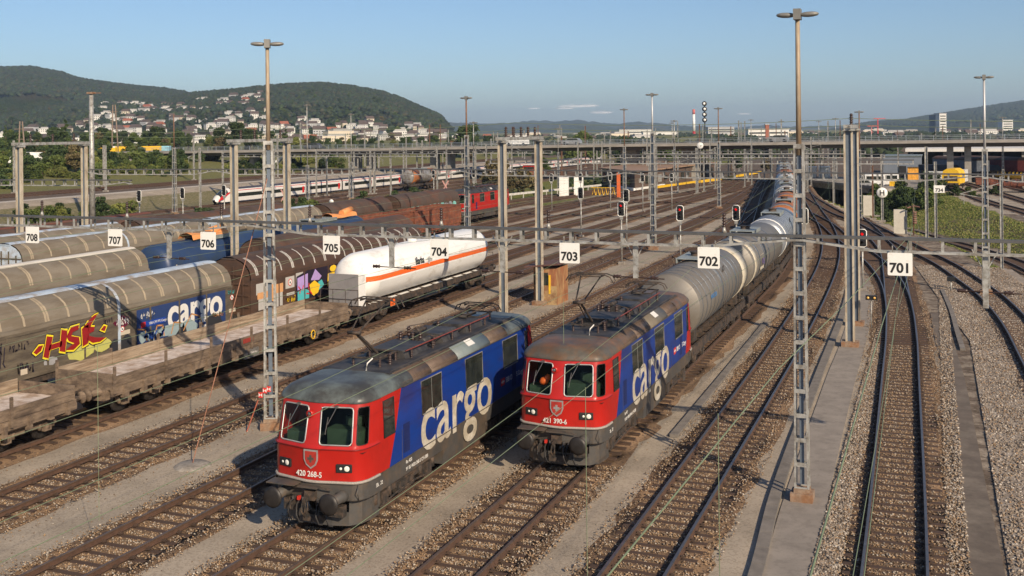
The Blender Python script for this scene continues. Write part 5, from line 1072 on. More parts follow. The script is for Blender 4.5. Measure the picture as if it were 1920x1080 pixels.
# signals
def signal(label,x,y,H,lit=True,s=1,group='two-lamp colour light signals on posts',bh=1.05):
    t=thing('light_signal',label,'signal',(x,y,-.26),0,group); zc=H
    m=MB(); w=.24*s; hh=bh*s; c=.1*s
    sh=[(-w,-hh/2+c),(-w+c,-hh/2),(w-c,-hh/2),(w,-hh/2+c),(w,hh/2-c),(w-c,hh/2),(-w+c,hh/2),(-w,hh/2-c)]
    m.prism(sh,lambda u,v,d:(u,d,zc+v),0,.03); b=m.build('signal_board',M_sigb,t)
    m=MB(); P=[(u*1.0,0.0,zc+v) for u,v in sh]; m.tube(P+[P[0],P[1]],.03*s,4); m.build('white_border',M_sign,b)
    for k,zz in((0,.25),(1,-.0),(2,-.25)):
        m=MB(); m.lathe([(0,-.03),(.085*s,-.03),(.085*s,.0)],(0,0,zc+zz*s),'y',10); m.build('lamp',M_redlamp if(lit and k==0) else M_dlens,b)
        m=MB(); m.grid([[(.1*s*math.cos(a*math.pi/8),-.02-d,zc+zz*s+.1*s*math.sin(a*math.pi/8)) for a in range(9)] for d in(0,.2*s)]); m.build('lamp_hood',M_sigb,b)
    m=MB(); m.cyl((0,.08,.2),(0,.08,zc-hh/2+.1),.065,n=10); m.box(-.12,.12,-.02,.18,zc-hh/2-.28,zc-hh/2-.02); m.build('post',M_galv,t); m=MB(); m.box(-.25,.25,-.17,.33,0,.22); m.build('foundation',M_conc,t)
SG=[(-24.2,85.7,4.6,1,'below the unlit one right of sign 703'),(-18.8,83.7,4.5,1,'left of the tank train over the gravel'),(-14.6,85,4.5,1,'just left of the third tank wagon'),(-4.6,76.5,3.6,1,'right of the steel columns, above sign 701'),(-9.3,84.5,4.4,1,'partly behind the near lamp mast'),(-34.4,106.4,4.6,0,'standing alone left of centre with a thin post'),(-27.3,98.5,4.9,0,'directly above the lit one right of sign 703')]
for x,y,H,lit,l in SG: signal('black white-rimmed signal '+l,x,y,H,lit,1.15)
for x,y,l in((-48.8,138,'first from the left in the far row of five'),(-45.6,141,'second in the far row of five'),(-41.9,143,'middle one of the far row of five'),(-36.5,140,'fourth in the far row, before the orange post'),(-33,142,'last in the far row beside the middle lamp mast')): signal('small black signal, '+l,x,y,4.7,0,1.05)
for x,y,l in((-79.6,92,'left above sign 707'),(-78.3,97.5,'second from left above the cargo wagons'),(-76.8,103,'third from left near the crossing tracks'),(-75.4,109,'fourth from left, right below the train nose'),(-72.5,150,'in the bushes before the small tank wagon, left one'),(-67,153,'in the bushes before the small tank wagon, right one')): signal('black signal with three dark lamps, '+l,x,y,4.6,0,1.15)
# dwarf signal
t=thing('dwarf_signal','small yellow-lensed dwarf signal at the foot of the portal','signal',(-3.3,62.3,-.26)); m=MB(); m.cyl((0,0,0),(0,0,1.6),.03,n=6); m.build('post',M_galv,t); m=MB(); m.box(-.3,.3,-.1,.1,1.6,1.85); h=m.build('housing',M_sigb,t); 
for k in(-.17,.17): m=MB(); m.lathe([(0,-.13),(.07,-.13),(.07,-.1)],(k,0,1.72),'y',8); m.build('lens',mat('amber_lens',(.7,.4,.1),.2),h)
t=thing('dwarf_signal','small dark dwarf signal beside the duct behind sign 701','signal',(1.0,78,-.26)); m=MB(); m.cyl((0,0,0),(0,0,.7),.05,n=6); m.build('post',M_galv,t); m=MB(); m.box(-.25,.25,-.1,.1,.7,1.0); m.build('housing',M_sigb,t)
# red/white board on mast 2
t=thing('warning_board','small red and white hourglass boards fixed low on the left lamp mast','sign',(-23.45,33.9,.95)); t.scale=(.6,.6,.6)
for k,(dx,dz) in enumerate(((-.42,0),(-.1,.3),(.2,.42))):
    m=MB(); m.box(dx-.15,dx+.15,-.02,0,dz,dz+.34); b=m.build('panel',M_redw,t); m=MB(); m.poly([(dx-.13,-.024,dz+.05),(dx,-.024,dz+.17),(dx-.13,-.024,dz+.29)]); m.poly([(dx+.13,-.024,dz+.05),(dx,-.024,dz+.17),(dx+.13,-.024,dz+.29)]); m.build('white_triangles',M_sign,b)
t=thing('marker_rod','leaning red and white rod at the foot of the left lamp mast','rod',(-23.9,33.6,-.25)); m=MB(); m.tube([(-.12,-.15,0),(.22,.1,1.15)],.028,5); m.build('rod',mat('faded_red_rod',(.35,.1,.06)),t)
# H disc, disc signal mast, clock
t=thing('stop_disc','round white disc with black letter H on a post beside the grass bank','sign',(-5.7,132.8,3.2)); m=MB(); m.lathe([(0,-.03),(.6,-.03),(.62,0),(0,.0)],(0,0,0),'y',20); m.build('disc',M_sign,t); text('H',.85,M_ink,t,front_M(0,-.036,-.3),'letter',.03,1,.001,'CENTER')
t=thing('disc_signal_mast','tall dark mast with four black and white discs stacked at its top','signal',(-47.0,235,-.26)); m=MB(); m.cyl((0,0,0),(0,0,17),.17,.12,n=8); m.build('post',M_sigb,t)
for k in range(4): m=MB(); m.lathe([(0,-.05),(.55,-.05),(.55,.05),(0,.05)],(0,-.2,16.8-k*1.2),'y',12); d=m.build('disc',M_sigb,t); m=MB(); m.lathe([(0,-.07),(.3,-.07),(.3,-.05)],(.0 if k%2 else -.1,-.2,16.8-k*1.2),'y',10); m.build('disc_centre',M_sign,d)
t=thing('station_clock','round white clock with black hands in front of the road bridge','clock',(-41.95,205,7.74)); t.scale=(.62,.62,.62); m=MB(); m.lathe([(0,-.15),(.95,-.15),(1.0,-.1),(1.0,.1),(0,.1)],(0,0,0),'y',24); m.build('dial',M_sign,t); m=MB(); m.bar((0,-.17,0),(.35,-.17,-.35),.1,.03,up=(0,1,0)); m.bar((0,-.17,0),(.65,-.17,.05),.08,.03,up=(0,1,0)); 
for a in range(12): m.bar((.75*math.cos(a*.5236),-.17,.75*math.sin(a*.5236)),(.88*math.cos(a*.5236),-.17,.88*math.sin(a*.5236)),.06,.02,up=(0,1,0))
m.build('hands_and_marks',M_ink,t); m=MB(); m.cyl((0,.1,-12.8),(0,.1,-.9),.08,n=6); m.build('post',M_galv,t)
# crossing signs, white disc
for x,y,l in((-80.5,121,'red and white crossed boards on a post behind the left bushes'),(-69.5,148,'red and white crossed boards behind the brown wagons')):
    t=thing('crossed_boards',l,'sign',(x,y,-.26)); m=MB(); m.cyl((0,0,0),(0,0,2.2),.06,n=6); m.build('post',M_sign,t); m=MB(); m.bar((-.5,0,2.1),(.5,0,3.7),.2,.04,up=(0,1,0)); m.bar((-.5,-.05,3.7),(.5,-.05,2.1),.2,.04,up=(0,1,0)); m.build('boards',mat('faded_red_white_board',(.55,.3,.26),.6,0,.3,3),t)
t=thing('round_disc','round white disc on a short post behind the left covered wagons','sign',(-73,120.5,-.26)); m=MB(); m.cyl((0,0,0),(0,0,2),.06,n=6); m.build('post',M_galv,t); m=MB(); m.lathe([(0,-.04),(.34,-.04),(.34,0),(0,0)],(0,0,2.2),'y',16); m.build('disc',M_sign,t)
t=thing('red_board','small red board with a white cross on the far left post','sign',(-64,70,3.9)); m=MB(); m.box(-.5,.5,-.03,0,-.18,.18); m.build('panel',M_redw,t); m=MB(); m.box(-.12,.12,-.04,-.03,-.1,.1); m.build('white_mark',M_sign,t)
# hut
t=thing('trackside_hut','small rusty metal hut with a mono-pitch roof and dark window beside the central portal','hut',(-23.35,65.6,-.26)); 
M_hut=mat('orange_rust_sheet',(.26,.10,.045),.8,0,.25,2,(.36,.22,.1),.4,1.5,(2,2,.4)); M_hutc=mat('ochre_weathered_sheet',(.36,.25,.12),.8,0,.25,2,(.2,.1,.05),.4,1.5)
m=MB(); m.box(-.75,.85,-1.1,1.1,0,2.35); m.build('walls',M_hut,t); m=MB(); m.box(-.74,.84,-1.13,-1.1,0,1.2); m.build('front_panel',M_hutc,t); m=MB(); m.box(-.7,.25,-1.14,-1.1,1.25,2.05); m.build('window',M_glass,t)
m=MB(); m.prism([(-1.25,2.35),(1.2,2.62),(1.2,2.72),(-1.25,2.45)],lambda u,v,d:(u,d,v),-1.45,1.4); m.build('roof',mat('maroon_sheet_roof',(.11,.055,.045),.8,0,.2,2),t); m=MB(); m.box(.3,.42,-1.15,-1.1,.7,1.9); m.build('yellow_strip',M_yel,t)
for x,y,l in((-58.2,171,'left of two white trackside cabinets on the grass'),(-56.4,173.5,'right of two white trackside cabinets on the grass')):
    t=thing('trackside_cabinet',l,'cabinet',(x,y,-.26),.2); m=MB(); m.box(-.75,.75,-.6,.6,.15,3.2); b=m.build('cabinet_body',M_sign,t); m=MB(); m.box(-.8,.8,-.65,.65,3.2,3.3); m.build('lid',M_sign,t); m=MB(); m.box(-.7,-.02,-.62,-.6,.3,3.1); m.box(.02,.7,-.62,-.6,.3,3.1); m.build('door',M_sign,t); m=MB(); m.box(-.8,.8,-.65,.65,0,.15); m.build('plinth',M_conc,t)
for x,y,l in((-7.8,142,'concrete switch cabinet left of the H disc post'),(-3.4,118.5,'concrete switch cabinet below the grass bank beside tangled wires'),(-19.3,196,'white concrete post at the underpass edge')):
    t=thing('concrete_cabinet',l,'cabinet',(x,y,gz(x,y)-.05)); m=MB(); m.box(-.55,.55,-.35,.35,.1,2.6); m.build('cabinet_body',mat('pale_concrete',(.5,.47,.4),.8,0,.12,2),t); m=MB(); m.box(-.8,1.4,-.6,.6,0,.12); m.build('slab',M_conc,t); m=MB(); m.box(.56,.75,-.3,.3,.1,2.5); m.build('grey_side_panel',M_galv,t)  # narrow grey steel panel on one side of the cabinet
t=thing('tensioning_gear','rusty brown wire tensioning gear with weights right of the concrete cabinet','tensioning gear',(-2.0,117.5,gz(-2,117.5))); m=MB(); m.cyl((0,0,0),(0,0,3.2),.07,n=6); m.build('post',M_rustpole,t); m=MB(); 
for k in range(6): m.cyl((.1,0,1.2+k*.22),(.1,0,1.36+k*.22),.22,n=10)
m.tube([(-.6,0,2.8),(0,.3,3.0),(.6,0,2.9)],.08,5); m.build('weights',mat('rusty_cast_iron',(.2,.1,.07)),t)
# litter, pads, grates
t=thing('anchor_block','round concrete anchor block where the rusty guy wire ends','anchor',(-23.3,29.4,-.3)); m=MB(); m.lathe([(0,.14),(.5,.13),(.62,.06),(.68,-.02)],(0,0,0),'z',12); m.build('block',M_conc,t)
def wire(label,P,r=.012,m_=None,sag=0,name='overhead_wire',group=None,n=10):
    pts=[]
    for a,b in zip(P,P[1:]):
        for k in range(n):
            f=k/n; q=Vector(a).lerp(Vector(b),f); q.z-=sag*4*f*(1-f); pts.append(q)
    pts.append(Vector(P[-1])); mm=MB(); mm.tube(pts,r,4); o=mm.build(name,m_ or M_wire,recalc=False); return tag(o,label,'wire',group)
wire('rusty guy wire from the left lamp mast down to its anchor block',[(-23.45,34.1,9.2),(-23.3,29.4,-.15)],.02,mat('rusty_guy_wire',(.28,.13,.08)),0,'guy_wire')
wire('thick pale green contact wire sweeping from sign 701 down to the bottom of the picture',[(-1.3,57,5.3),(-2.7,34.9,5.3),(-3.41,25.4,5.3),(-3.77,15.3,5.3),(-4.2,4,5.3)],.016)
wire('second pale green wire from sign 701 towards the bottom edge',[(-1.0,57,5.9),(-1.2,27,6.15),(-1.25,11,6.2),(-1.3,3,6.2)],.014)
for i,(x,l,z) in enumerate(((-7.0,'above the bluish worn track',5.35),(-11.3,'above the right locomotive track',5.45),(-15.9,'above the left locomotive track',5.4),(-20.45,'above the empty track left of the locomotive',5.4),(-26.1,'above the empty track by the flat wagons',5.4),(-30.8,'above the gas tank wagon',5.5),(-35.4,'above the lettered covered wagon',5.5),(-44.4,'above the blue tank wagons',5.5),(-.9,'above the track under sign 701',5.35))):
    zz=z
    P=[(x+T1x(y)*(1 if x>-17 else 0)+.18*(-1)**k,y,zz) for k,y in enumerate((2,33,60,88,124))]
    wire('thin contact wire '+l,P,.007,M_wire,.04,'contact_wire','contact wires of the yard tracks')
    P=[(x+T1x(y)*(1 if x>-17 else 0),y,zz+1.25) for y in (-12,32.8,86,124)] if x!=-15.9 else [(x,-6,zz+1.9),(x,32.8,zz+1.25),(x,86,zz+1.25)]
    wire('grey carrier rope '+l,P,.006,M_wire,.8,'carrier_rope','carrier ropes of the yard tracks',12)
for x,y,z,l in((-20.45,22,5.4,'left of the nearest locomotive'),(-7.05,22,5.35,'hanging in front of the near lamp mast track'),(-4.0,21,5.3,'hanging over the grey path'),(-11.3,33,5.4,'above the rusty cab roof')):
    wire('thin vertical dropper wire '+l,[(x,y,z),(x,y,.8 if x==-20.45 else .2 if x>-8 else 3.95)],.008,M_wire,0,'dropper_wire',None,2)
for x,z in((-23.5,11.5),(-23.9,11.3)):
    pass
for k,(dz,l) in enumerate(((11.3,'upper feeder line running right from the portal frames'),(10.95,'lower feeder line running right from the portal frames'))):
    wire(l,[(-60,60+k*3,dz),(-42,60+k*3,dz),(-23.4,60+k*3,dz+.1),(-4.1,60+k*3,dz+.1),(18,60+k*3,dz)],.014,M_wire,.25,'feeder_line')
for y,z,l in((44,7.2,'span wire across the two locomotives'),):
    pass
th0=RAD(21.56)
# ---------------- bridge, train, buildings, trees, hills ----------------
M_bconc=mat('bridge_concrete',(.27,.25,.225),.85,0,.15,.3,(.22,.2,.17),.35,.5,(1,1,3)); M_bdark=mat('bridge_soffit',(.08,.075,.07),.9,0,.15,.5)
M_railg=mat('bridge_railing_grey',(.34,.38,.42),.5,.4,.1,1)
t=thing('road_bridge','long concrete road bridge crossing the whole yard','bridge',(0,222,0))
xs=[-190,-131,-65,14,60]; zs=[6.6,7.1,7.85,8.35,8.6]
def bz(x): 
    for i in range(4):
        if x<=xs[i+1]: break
    return zs[i]+(zs[i+1]-zs[i])*(x-xs[i])/(xs[i+1]-xs[i])
X=[-192+i*6 for i in range(52)]
m=MB(); rows=[[(x,dy,bz(x)+dz) for x in X] for dy,dz in((-.5,-.55),(-.5,.0),(11,.0),(11,-.55),(-.5,-.55))]; m.grid(rows,0,False); m.build('deck',M_bconc,t)
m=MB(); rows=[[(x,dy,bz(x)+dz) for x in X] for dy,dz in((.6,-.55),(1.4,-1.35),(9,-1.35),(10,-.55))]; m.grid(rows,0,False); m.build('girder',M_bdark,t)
m=MB(); 
for dz in(.35,.7,1.0): m.tube([(x,-.3,bz(x)+dz) for x in X],.045,4)
x=-190
while x<100: m.box(x-.04,x+.04,-.34,-.26,bz(x),bz(x)+1.0); x+=2.5
m.build('railing',M_railg,t)
for k,x in enumerate((-160,-130.5,-126.5,-109.5,-105.5,-84,-62,-48.5,-29,3.0,6.2,33,36)):
    w=1.2 if x not in(-62,-48.5) else 3.6; m=MB(); m.box(x-w/2,x+w/2,4,7,-.3,bz(x)-1.3); m.build('pier',M_bconc,t)
m=MB(); m.box(-200,-190,-1,12,1.0,bz(-190)); m.build('abutment',M_bconc,t)
def car(label,x,y,z,col,rz=0,s=1.0,van=False):
    t=thing('van' if van else 'car',label,'van' if van else 'car',(x,y,z),rz); L=4.4*s if not van else 5.2; H=1.45 if not van else 2.3
    m=MB(); pr=[(0,.35),(0,.85),(.9,.95),(1.5,H),(L-.7,H),(L-.1,.95),(L,.4)] if not van else [(0,.35),(0,1.1),(.7,1.25),(1.3,H),(L-.1,H),(L,.4)]
    m.prism(pr,lambda u,v,d:(u-L/2,d,v),-.85,.85); m.build('body',col,t)
    m=MB(); 
    if van:
        for a,b in((.95,1.7),(1.9,2.9),(3.0,3.9),(4.0,4.9)): m.box(a-L/2,b-L/2,-.862,.862,1.3,2.0)
    else: m.prism([(1.05,.97),(1.55,H-.08),(L-.8,H-.08),(L-.35,.97)],lambda u,v,d:(u-L/2,d,v),-.86,.86)
    m.build('windows',M_glass,t)
    for a in(.8,L-.85):
        for sx in(-.8,.8): m=MB(); m.cyl((a-L/2,sx-.1,.33),(a-L/2,sx+.1,.33),.33,n=10); m.build('wheel',M_black,t)
    return t
c_white=mat('white_car_paint',(.7,.7,.68),.3); c_dark=mat('dark_car_paint',(.05,.05,.06),.3); 
for x,l,c,v in((-142,'small dark car driving on the left part of the road bridge',c_dark,0),(-88,'white van driving over the road bridge left of centre',c_white,1),(-75,'silver car on the road bridge left of centre',mat('silver_paint',(.4,.4,.4),.3,.5),0),(-30,'grey car on the road bridge above the tank train',mat('grey_paint',(.2,.2,.2),.3),0)): car(l,x,226,bz(x),c,0,1,v)
# stairs at left
t=thing('stair_tower','white metal pedestrian stairs descending from the bridge','stairs',(-150,224,0)); m=MB(); 
m.bar((-5,0,1.5),(2.5,0,6.6),.3,.5); m.bar((-5,1.4,1.5),(2.5,1.4,6.6),.3,.5); m.build('stringers',c_white,t); m=MB()
for k in range(16): m.box(-5+k*.46,-4.6+k*.46,.1,1.3,1.5+k*.34,1.56+k*.34)
m.build('steps',M_galv,t); m=MB(); m.tube([(-5,0,2.8),(2.5,0,7.9)],.08,4)
for a in(-3,1,2.2): m.bar((a,.5,.8),(a+.6,.5,3+(a+5)*.5),.2,.2)
m.build('handrail_and_legs',c_white,t)
# --- white passenger train, x=-104
M_tw=mat('train_white_paint',(.62,.60,.57),.35,0,.05,1); M_tr=mat('train_red_paint',(.55,.02,.02),.4,0,.05,1); M_td=mat('train_dark_roof',(.05,.05,.07),.6,0,.2,1)
def coach(label,y,L,nose=False,door_dark=False,white=M_tw):
    t=thing('train_car',label,'railway carriage',(-104,y,0),0,'cars of the long white and red train')
    P=[(1.42,.45),(1.45,2.0),(1.42,2.95),(1.25,3.35)]; RP=[(1.25,3.35),(.9,3.68),(0,3.78)]
    y0=5.2 if nose else .15
    for sx in(-1,1):
        m=MB(); m.grid([[(sx*x,a,z) for a in(y0,L-.15)] for x,z in P],0,True); m.build('side_wall',white,t)
        m=MB(); m.grid([[(sx*x,a,z) for a in(y0,L-.15)] for x,z in RP],0,True); m.build('roof',M_td,t)
        m=MB(); m.box(min(sx*1.44,sx*1.47),max(sx*1.44,sx*1.47),y0+1.2,L-1,1.45,2.35); m.build('window_band',M_glass,t)
        m=MB(); m.box(min(sx*1.40,sx*1.44),max(sx*1.40,sx*1.44),y0,L-.15,2.98,3.12); m.build('red_roof_stripe',M_tr,t)
        for a in((y0+1.6,) if nose else (L-2.2,)):
            m=MB(); m.box(min(sx*1.45,sx*1.49),max(sx*1.45,sx*1.49),a,a+.9,.85,2.5); m.build('door',M_tr,t)
        m=MB(); m.box(min(sx*1.2,sx*1.38),max(sx*1.2,sx*1.38),y0,L-.2,.2,.5); m.build('underskirt',M_td,t)
    if nose:
        m=MB(); rows=[]
        for yy,w,zt,zb in((5.2,1.0,3.78,.45),(4.0,.98,3.6,.45),(2.6,.9,3.0,.45),(1.2,.75,2.2,.45),(.3,.5,1.5,.5),(0,.25,1.1,.7)):
            rows.append([(1.45*w*math.cos(a*math.pi/8)*(1 if True else 1),yy,zb+(zt-zb)*max(0,math.sin(a*math.pi/8))**.55) for a in range(9)])
        m.grid(rows,0,True); m.build('nose',white,t)
        m=MB(); rows=[[(x*1.01,yy-.03,z+.03) for x,yy,z in [r[k] for k in(1,2,3,4,5,6,7)]] for r in rows[1:4]]; m.grid(rows,0,True); m.build('windscreen',M_glass,t)
        m=MB(); m.prism([(5.3,3.0),(3.4,2.6),(1.4,1.4),(.3,.9),(1.6,1.1),(3.6,2.2),(5.3,2.85)],lambda u,v,d:(d,u,v),1.40,1.475); m.prism([(.3,.7),(1.2,1.6),(2.2,2.2),(1.2,1.2)],lambda u,v,d:(d,u,v),1.0,1.42); m.build('red_nose_sweep',M_tr,t)
    m=MB(); m.box(-1,1,L/3,L/3+2,.2,.5); m.build('underfloor_box',M_td,t); running(t,L)
y=137.0; 
names=['leading car of the white train with a sloping red and white nose']+['carriage number %s of the white train counted from the nose'%w for w in('two','three','four','five','six','seven','eight','nine','ten','eleven')]
TS=.64
for k,l in enumerate(names+['carriage number twelve of the white train counted from the nose','carriage number thirteen of the white train counted from the nose','carriage number fourteen of the white train counted from the nose','carriage number fifteen of the white train counted from the nose','carriage number sixteen of the white train counted from the nose','last visible carriage of the white train']):
    n0=set(bpy.data.objects); coach(l,y,18.6 if k else 20,k==0,white=M_td if k==5 else M_tw); r_=[o for o in bpy.data.objects if o not in n0 and o.parent is None][0]; r_.scale=(TS,)*3; y+=((20 if k==0 else 18.6)+.3)*TS
# small tank wagon left distance
rot_tank('tank_wagon','small grey and brown tank wagon standing on the main line before the bridge',(-91.9,178,0),12,1.35,2.5,M_tgrey,bands=[(1,4,M_torange),(9,11,M_torange)])
# low brown maintenance locomotives under bridge
def boxloco(label,loc,L,c1,c2,rz=0,H=3.4):
    t=thing('shunter',label,'rail vehicle',loc,rz); m=MB(); m.box(-1.3,1.3,.3,L*.45,1.1,H-.9); m.build('bonnet',c1,t); m=MB(); m.box(-1.4,1.4,L*.45,L*.8,1.1,H); m.build('cab',c2,t); m=MB(); m.box(-1.42,1.42,L*.48,L*.77,H-1.2,H-.4); m.box(-1.2,1.2,L*.445,L*.805,H-1.2,H-.4); m.build('cab_window',M_glass,t); m=MB(); m.box(-1.3,1.3,L*.8,L-.3,1.1,H-.7); m.build('rear_bonnet',c1,t); m=MB(); m.box(-1.5,1.5,L*.43,L*.82,H,H+.12); m.build('cab_roof',M_sign,t); frame(t,L); buffers(t,L); running(t,L,(1.8,L-1.8)); return t
boxloco('small red shunting locomotive with green roof under the road bridge',(-83,215,0),11,M_rust,M_red); 
yl=thing('rail_service_vehicle','yellow rail service vehicle with two rounded hoods on the raised yard, behind the 734 board','rail vehicle',(2.6,198,0),-.2)
for k in range(2):
    m=MB(); m.prism([(-1.4,1.1),(-1.45,2.6),(-1.2,3.3),(-.6,3.65),(.6,3.65),(1.2,3.3),(1.45,2.6),(1.4,1.1)],lambda u,v,d:(u,d,v),.4+k*2.6,2.8+k*2.6); hd_=m.build('hood',M_yel,yl); m=MB(); m.box(-1.1,1.1,.36+k*2.6,.4+k*2.6,1.5,2.4); m.build('grille',M_under,hd_)
m=MB(); m.box(-1.35,1.35,5.7,8.6,1.1,3.3); m.build('rear_body',mat('pale_container',(.5,.5,.48)),yl); frame(yl,9); buffers(yl,9); running(yl,9,(2,7),axle=True); m=MB(); m.box(-1.5,1.5,.1,.25,.9,1.5); m.build('front_beam',M_yel,yl)
# --- buildings & yard stuff, right
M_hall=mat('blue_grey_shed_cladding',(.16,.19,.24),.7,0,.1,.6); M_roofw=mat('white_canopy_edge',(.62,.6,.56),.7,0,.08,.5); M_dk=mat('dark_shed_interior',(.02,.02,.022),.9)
t=thing('platform_canopy','wide pale flat canopy roof on posts under the right end of the bridge','canopy',(-6,258,0)); m=MB(); m.box(0,60,0,26,5.3,6.0); m.build('roof_slab',M_roofw,t); 
for x in(1,8,16,24,34): m=MB(); m.box(x,x+.7,1,1.7,-.2,5.3); m.build('post',M_bconc,t)
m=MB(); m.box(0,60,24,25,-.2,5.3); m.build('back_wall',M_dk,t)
t=thing('equipment_shed','blue grey equipment shed under the right end of the bridge','shed',(-10.5,243,0)); m=MB(); m.box(0,8,0,12,-.2,4.6); m.build('walls',M_hall,t); m=MB(); m.box(3.5,5,-.05,0,-.1,2.6); m.build('door',M_dk,t); m=MB(); m.box(-.2,8.2,-.2,12.2,4.6,4.8); m.build('roof',M_hatch,t)
t=thing('low_shed','long low shed with a dark pitched roof behind the yellow vehicle','shed',(-2.5,236,0)); m=MB(); m.box(0,15,0,6,-.2,2.0); m.build('walls',M_flat,t); m=MB(); m.prism([(-.5,2.0),(6.5,2.0),(5.5,3.0),(1,3.0)],lambda u,v,d:(d,u,v),-.5,15.5); m.build('roof',mat('dark_felt_roof',(.05,.05,.055),.9),t)
for x,y,sx,sz,l,c in((-6.6,204,1.7,2.6,'bright yellow container box beside the white vans',M_yel),(-3.9,229,2.0,3.0,'ochre container box before the blue grey shed',mat('ochre_container',(.7,.35,.05))),(.6,212,3.4,2.8,'pale grey container behind the yellow rail vehicle',mat('pale_container',(.5,.5,.48))),(-24.5,236,2.2,2.8,'white container left of the underpass',c_white),(-21.8,237,2.2,2.8,'second white container left of the underpass',c_white),(9,222,3.2,1.2,'rusty metal frame lying at the foot of the goods wagons',M_rust),(-12,226,6,.5,'flat stack of rust red plates behind the vans',M_rust)):
    t=thing('container_box' if sz>2 else 'scrap_stack',l,'container' if sz>2 else 'stack',(x,y,gz(x,y))); m=MB(); m.box(-sx/2,sx/2,-1.3,1.3,.1,sz); k=-sx/2+.1
    b=m.build('box_walls',c,t); m=MB(); 
    while k<sx/2-.05: m.box(k,k+.08,-1.34,-1.3,.15,sz-.05); k+=.3
    m.build('corrugation',c,t); m=MB(); m.box(-sx/2-.04,sx/2+.04,-1.36,1.36,sz,sz+.1); m.build('top_frame',c,t)
car('white minibus with three side windows parked above the underpass',-10.8,206,.0,c_white,0,1,True); car('white van with an orange beacon right behind the minibus',-8.6,210,.0,c_white,0,1,True); car('silver pickup in front of the white minibus',-12.5,202,.0,mat('silver_paint',(.4,.4,.4)),.1)
def goods(label,loc,L,body,end,rz,roof=M_brownd):
    t=thing('box_wagon',label,'goods wagon',loc,rz,'old box wagons at the far right'); m=MB(); m.box(-1.4,1.4,.2,L-.2,1.1,3.4); m.build('body',body,t); m=MB(); m.box(-1.38,1.38,.14,.2,1.15,3.35); m.build('end_wall',end,t); m=MB(); m.grid([[(x,a,z) for a in(.1,L-.1)] for x,z in((-1.5,3.35),(-1.3,3.7),(-.7,3.95),(0,4.03),(.7,3.95),(1.3,3.7),(1.5,3.35))]); m.prism([(-1.45,3.36),(-1.3,3.68),(-.7,3.93),(0,4.0),(.7,3.93),(1.3,3.68),(1.45,3.36)],lambda u,v,d:(u,d,v),.12,.2); m.build('roof',roof,t)
    m=MB(); 
    for k in range(int(L)): m.box(-1.43,-1.4,.3+k,.4+k,1.1,3.4)
    m.build('side_ribs',body,t); frame(t,L); buffers(t,L); running(t,L,(2.5,L-2.5),axle=True)
c_green=mat('bright_green_wagon',(.02,.25,.09),.6); c_mar=mat('maroon_wagon',(.16,.03,.03),.7)
goods('grey blue box wagon with a white end and a small round window',(9.2,232,.7),16,mat('grey_blue_wagon',(.16,.19,.24),.7),c_white,.55); goods('bright green box wagon left of the maroon one',(14.2,237,.7),14,c_green,c_green,.6); goods('maroon box wagon behind the yellow flat wagon',(16.6,233,.7),15,c_mar,mat('brick_red_end',(.32,.06,.04)),.6)
for x,y,L_,c,rz,l in((17,196,9,M_rust,1.25,'low rust coloured flat wagon at the right picture edge'),(17.5,226,9,M_yel,.6,'yellow low flat wagon in front of the maroon box wagon')):
    t=thing('flat_wagon',l,'goods wagon',(x,y,0.0),rz); m=MB(); m.box(-1.4,1.4,0,L_,1.0,1.35); m.build('deck',c,t); m=MB()
    for k in range(8):
        for sx in(-1,1): m.box(sx*1.42-.04,sx*1.42+.04,.3+k*1.1,.5+k*1.1,.9,1.9)
    m.build('stanchions',c,t); frame(t,L_,col=c); buffers(t,L_); running(t,L_,(1.6,L_-1.6),axle=True)
# underpass portal
t=thing('underpass_portal','dark rail underpass mouth with a concrete frame at the foot of the raised yard','underpass',(0,0,0)); P=[(-23.5,216),(-9.8,193.5),(1,197),(2,236),(-30,240)]
m=MB(); m.prism(P,lambda u,v,d:(u,v,d),-.5,.35); m.build('deck_slab',M_conc,t); m=MB(); m.bar((-23.6,215.8,.6),(-9.7,193.2,.6),.4,.5); m.build('parapet',M_bconc,t)
m=MB(); 
for (a,b) in ((-23.3,216),(-10,194.2)): m.box(a-.5,a+.5,b-.5,b+.5,-4.6,.2)
m.bar((-9.8,194,-2.3),(0,199,-2.3),.5,4.8); m.bar((-23.5,216.5,-2.3),(-26,238,-2.3),.5,4.8); m.build('side_wall',M_conc,t); m=MB(); m.box(-27,0,233,234,-4.6,0); m.build('tunnel_shade_backing',M_dk,t)  # near-black back wall added so the underpass mouth reads as deep shade
for k in range(5):
    m=MB(); f=(k+.5)/5; m.cyl((-23.3+13.3*f,215.6-21.8*f,.8),(-23.3+13.3*f,215.6-21.8*f,1.9),.05,n=6); m.build('railing_post',M_galv,t)
# brown hut building
t=thing('brown_building','long low brown building with dark windows beside the leftmost yard track','building',(-51,190,-.26)); M_bb=mat('brown_panel_facade',(.10,.065,.048),.8,0,.15,.6)
Q=[(0,0),(4.5,53),(-11,58),(-11,16)]; m=MB(); m.prism(Q,lambda u,v,d:(u,v,d),0,3.4); m.build('walls',M_bb,t); m=MB(); m.prism([(.6,-.6),(5,53.5),(-11.5,58.5),(-11.6,15.6)],lambda u,v,d:(u,v,d),3.4,3.65); m.build('roof',mat('tan_roof_edge',(.28,.18,.12),.8),t)
for k in range(14):
    f=(k+.6)/14.5; x0,y0=4.5*f,53*f; m=MB(); m.bar((x0+.05,y0,1.75),(x0+.05+.17,y0+2.0,1.75),.1,1.5 if k%4 else .8); m.build('window',M_glass if k%3 else M_galv,t)
for k in range(4):
    f=(k+.5)/4; x0,y0=-11*f,16*f; m=MB(); m.bar((x0-.05,y0-.04,1.7),(x0-.9,y0+1.2,1.7),.1,1.5); m.build('window',M_glass,t)
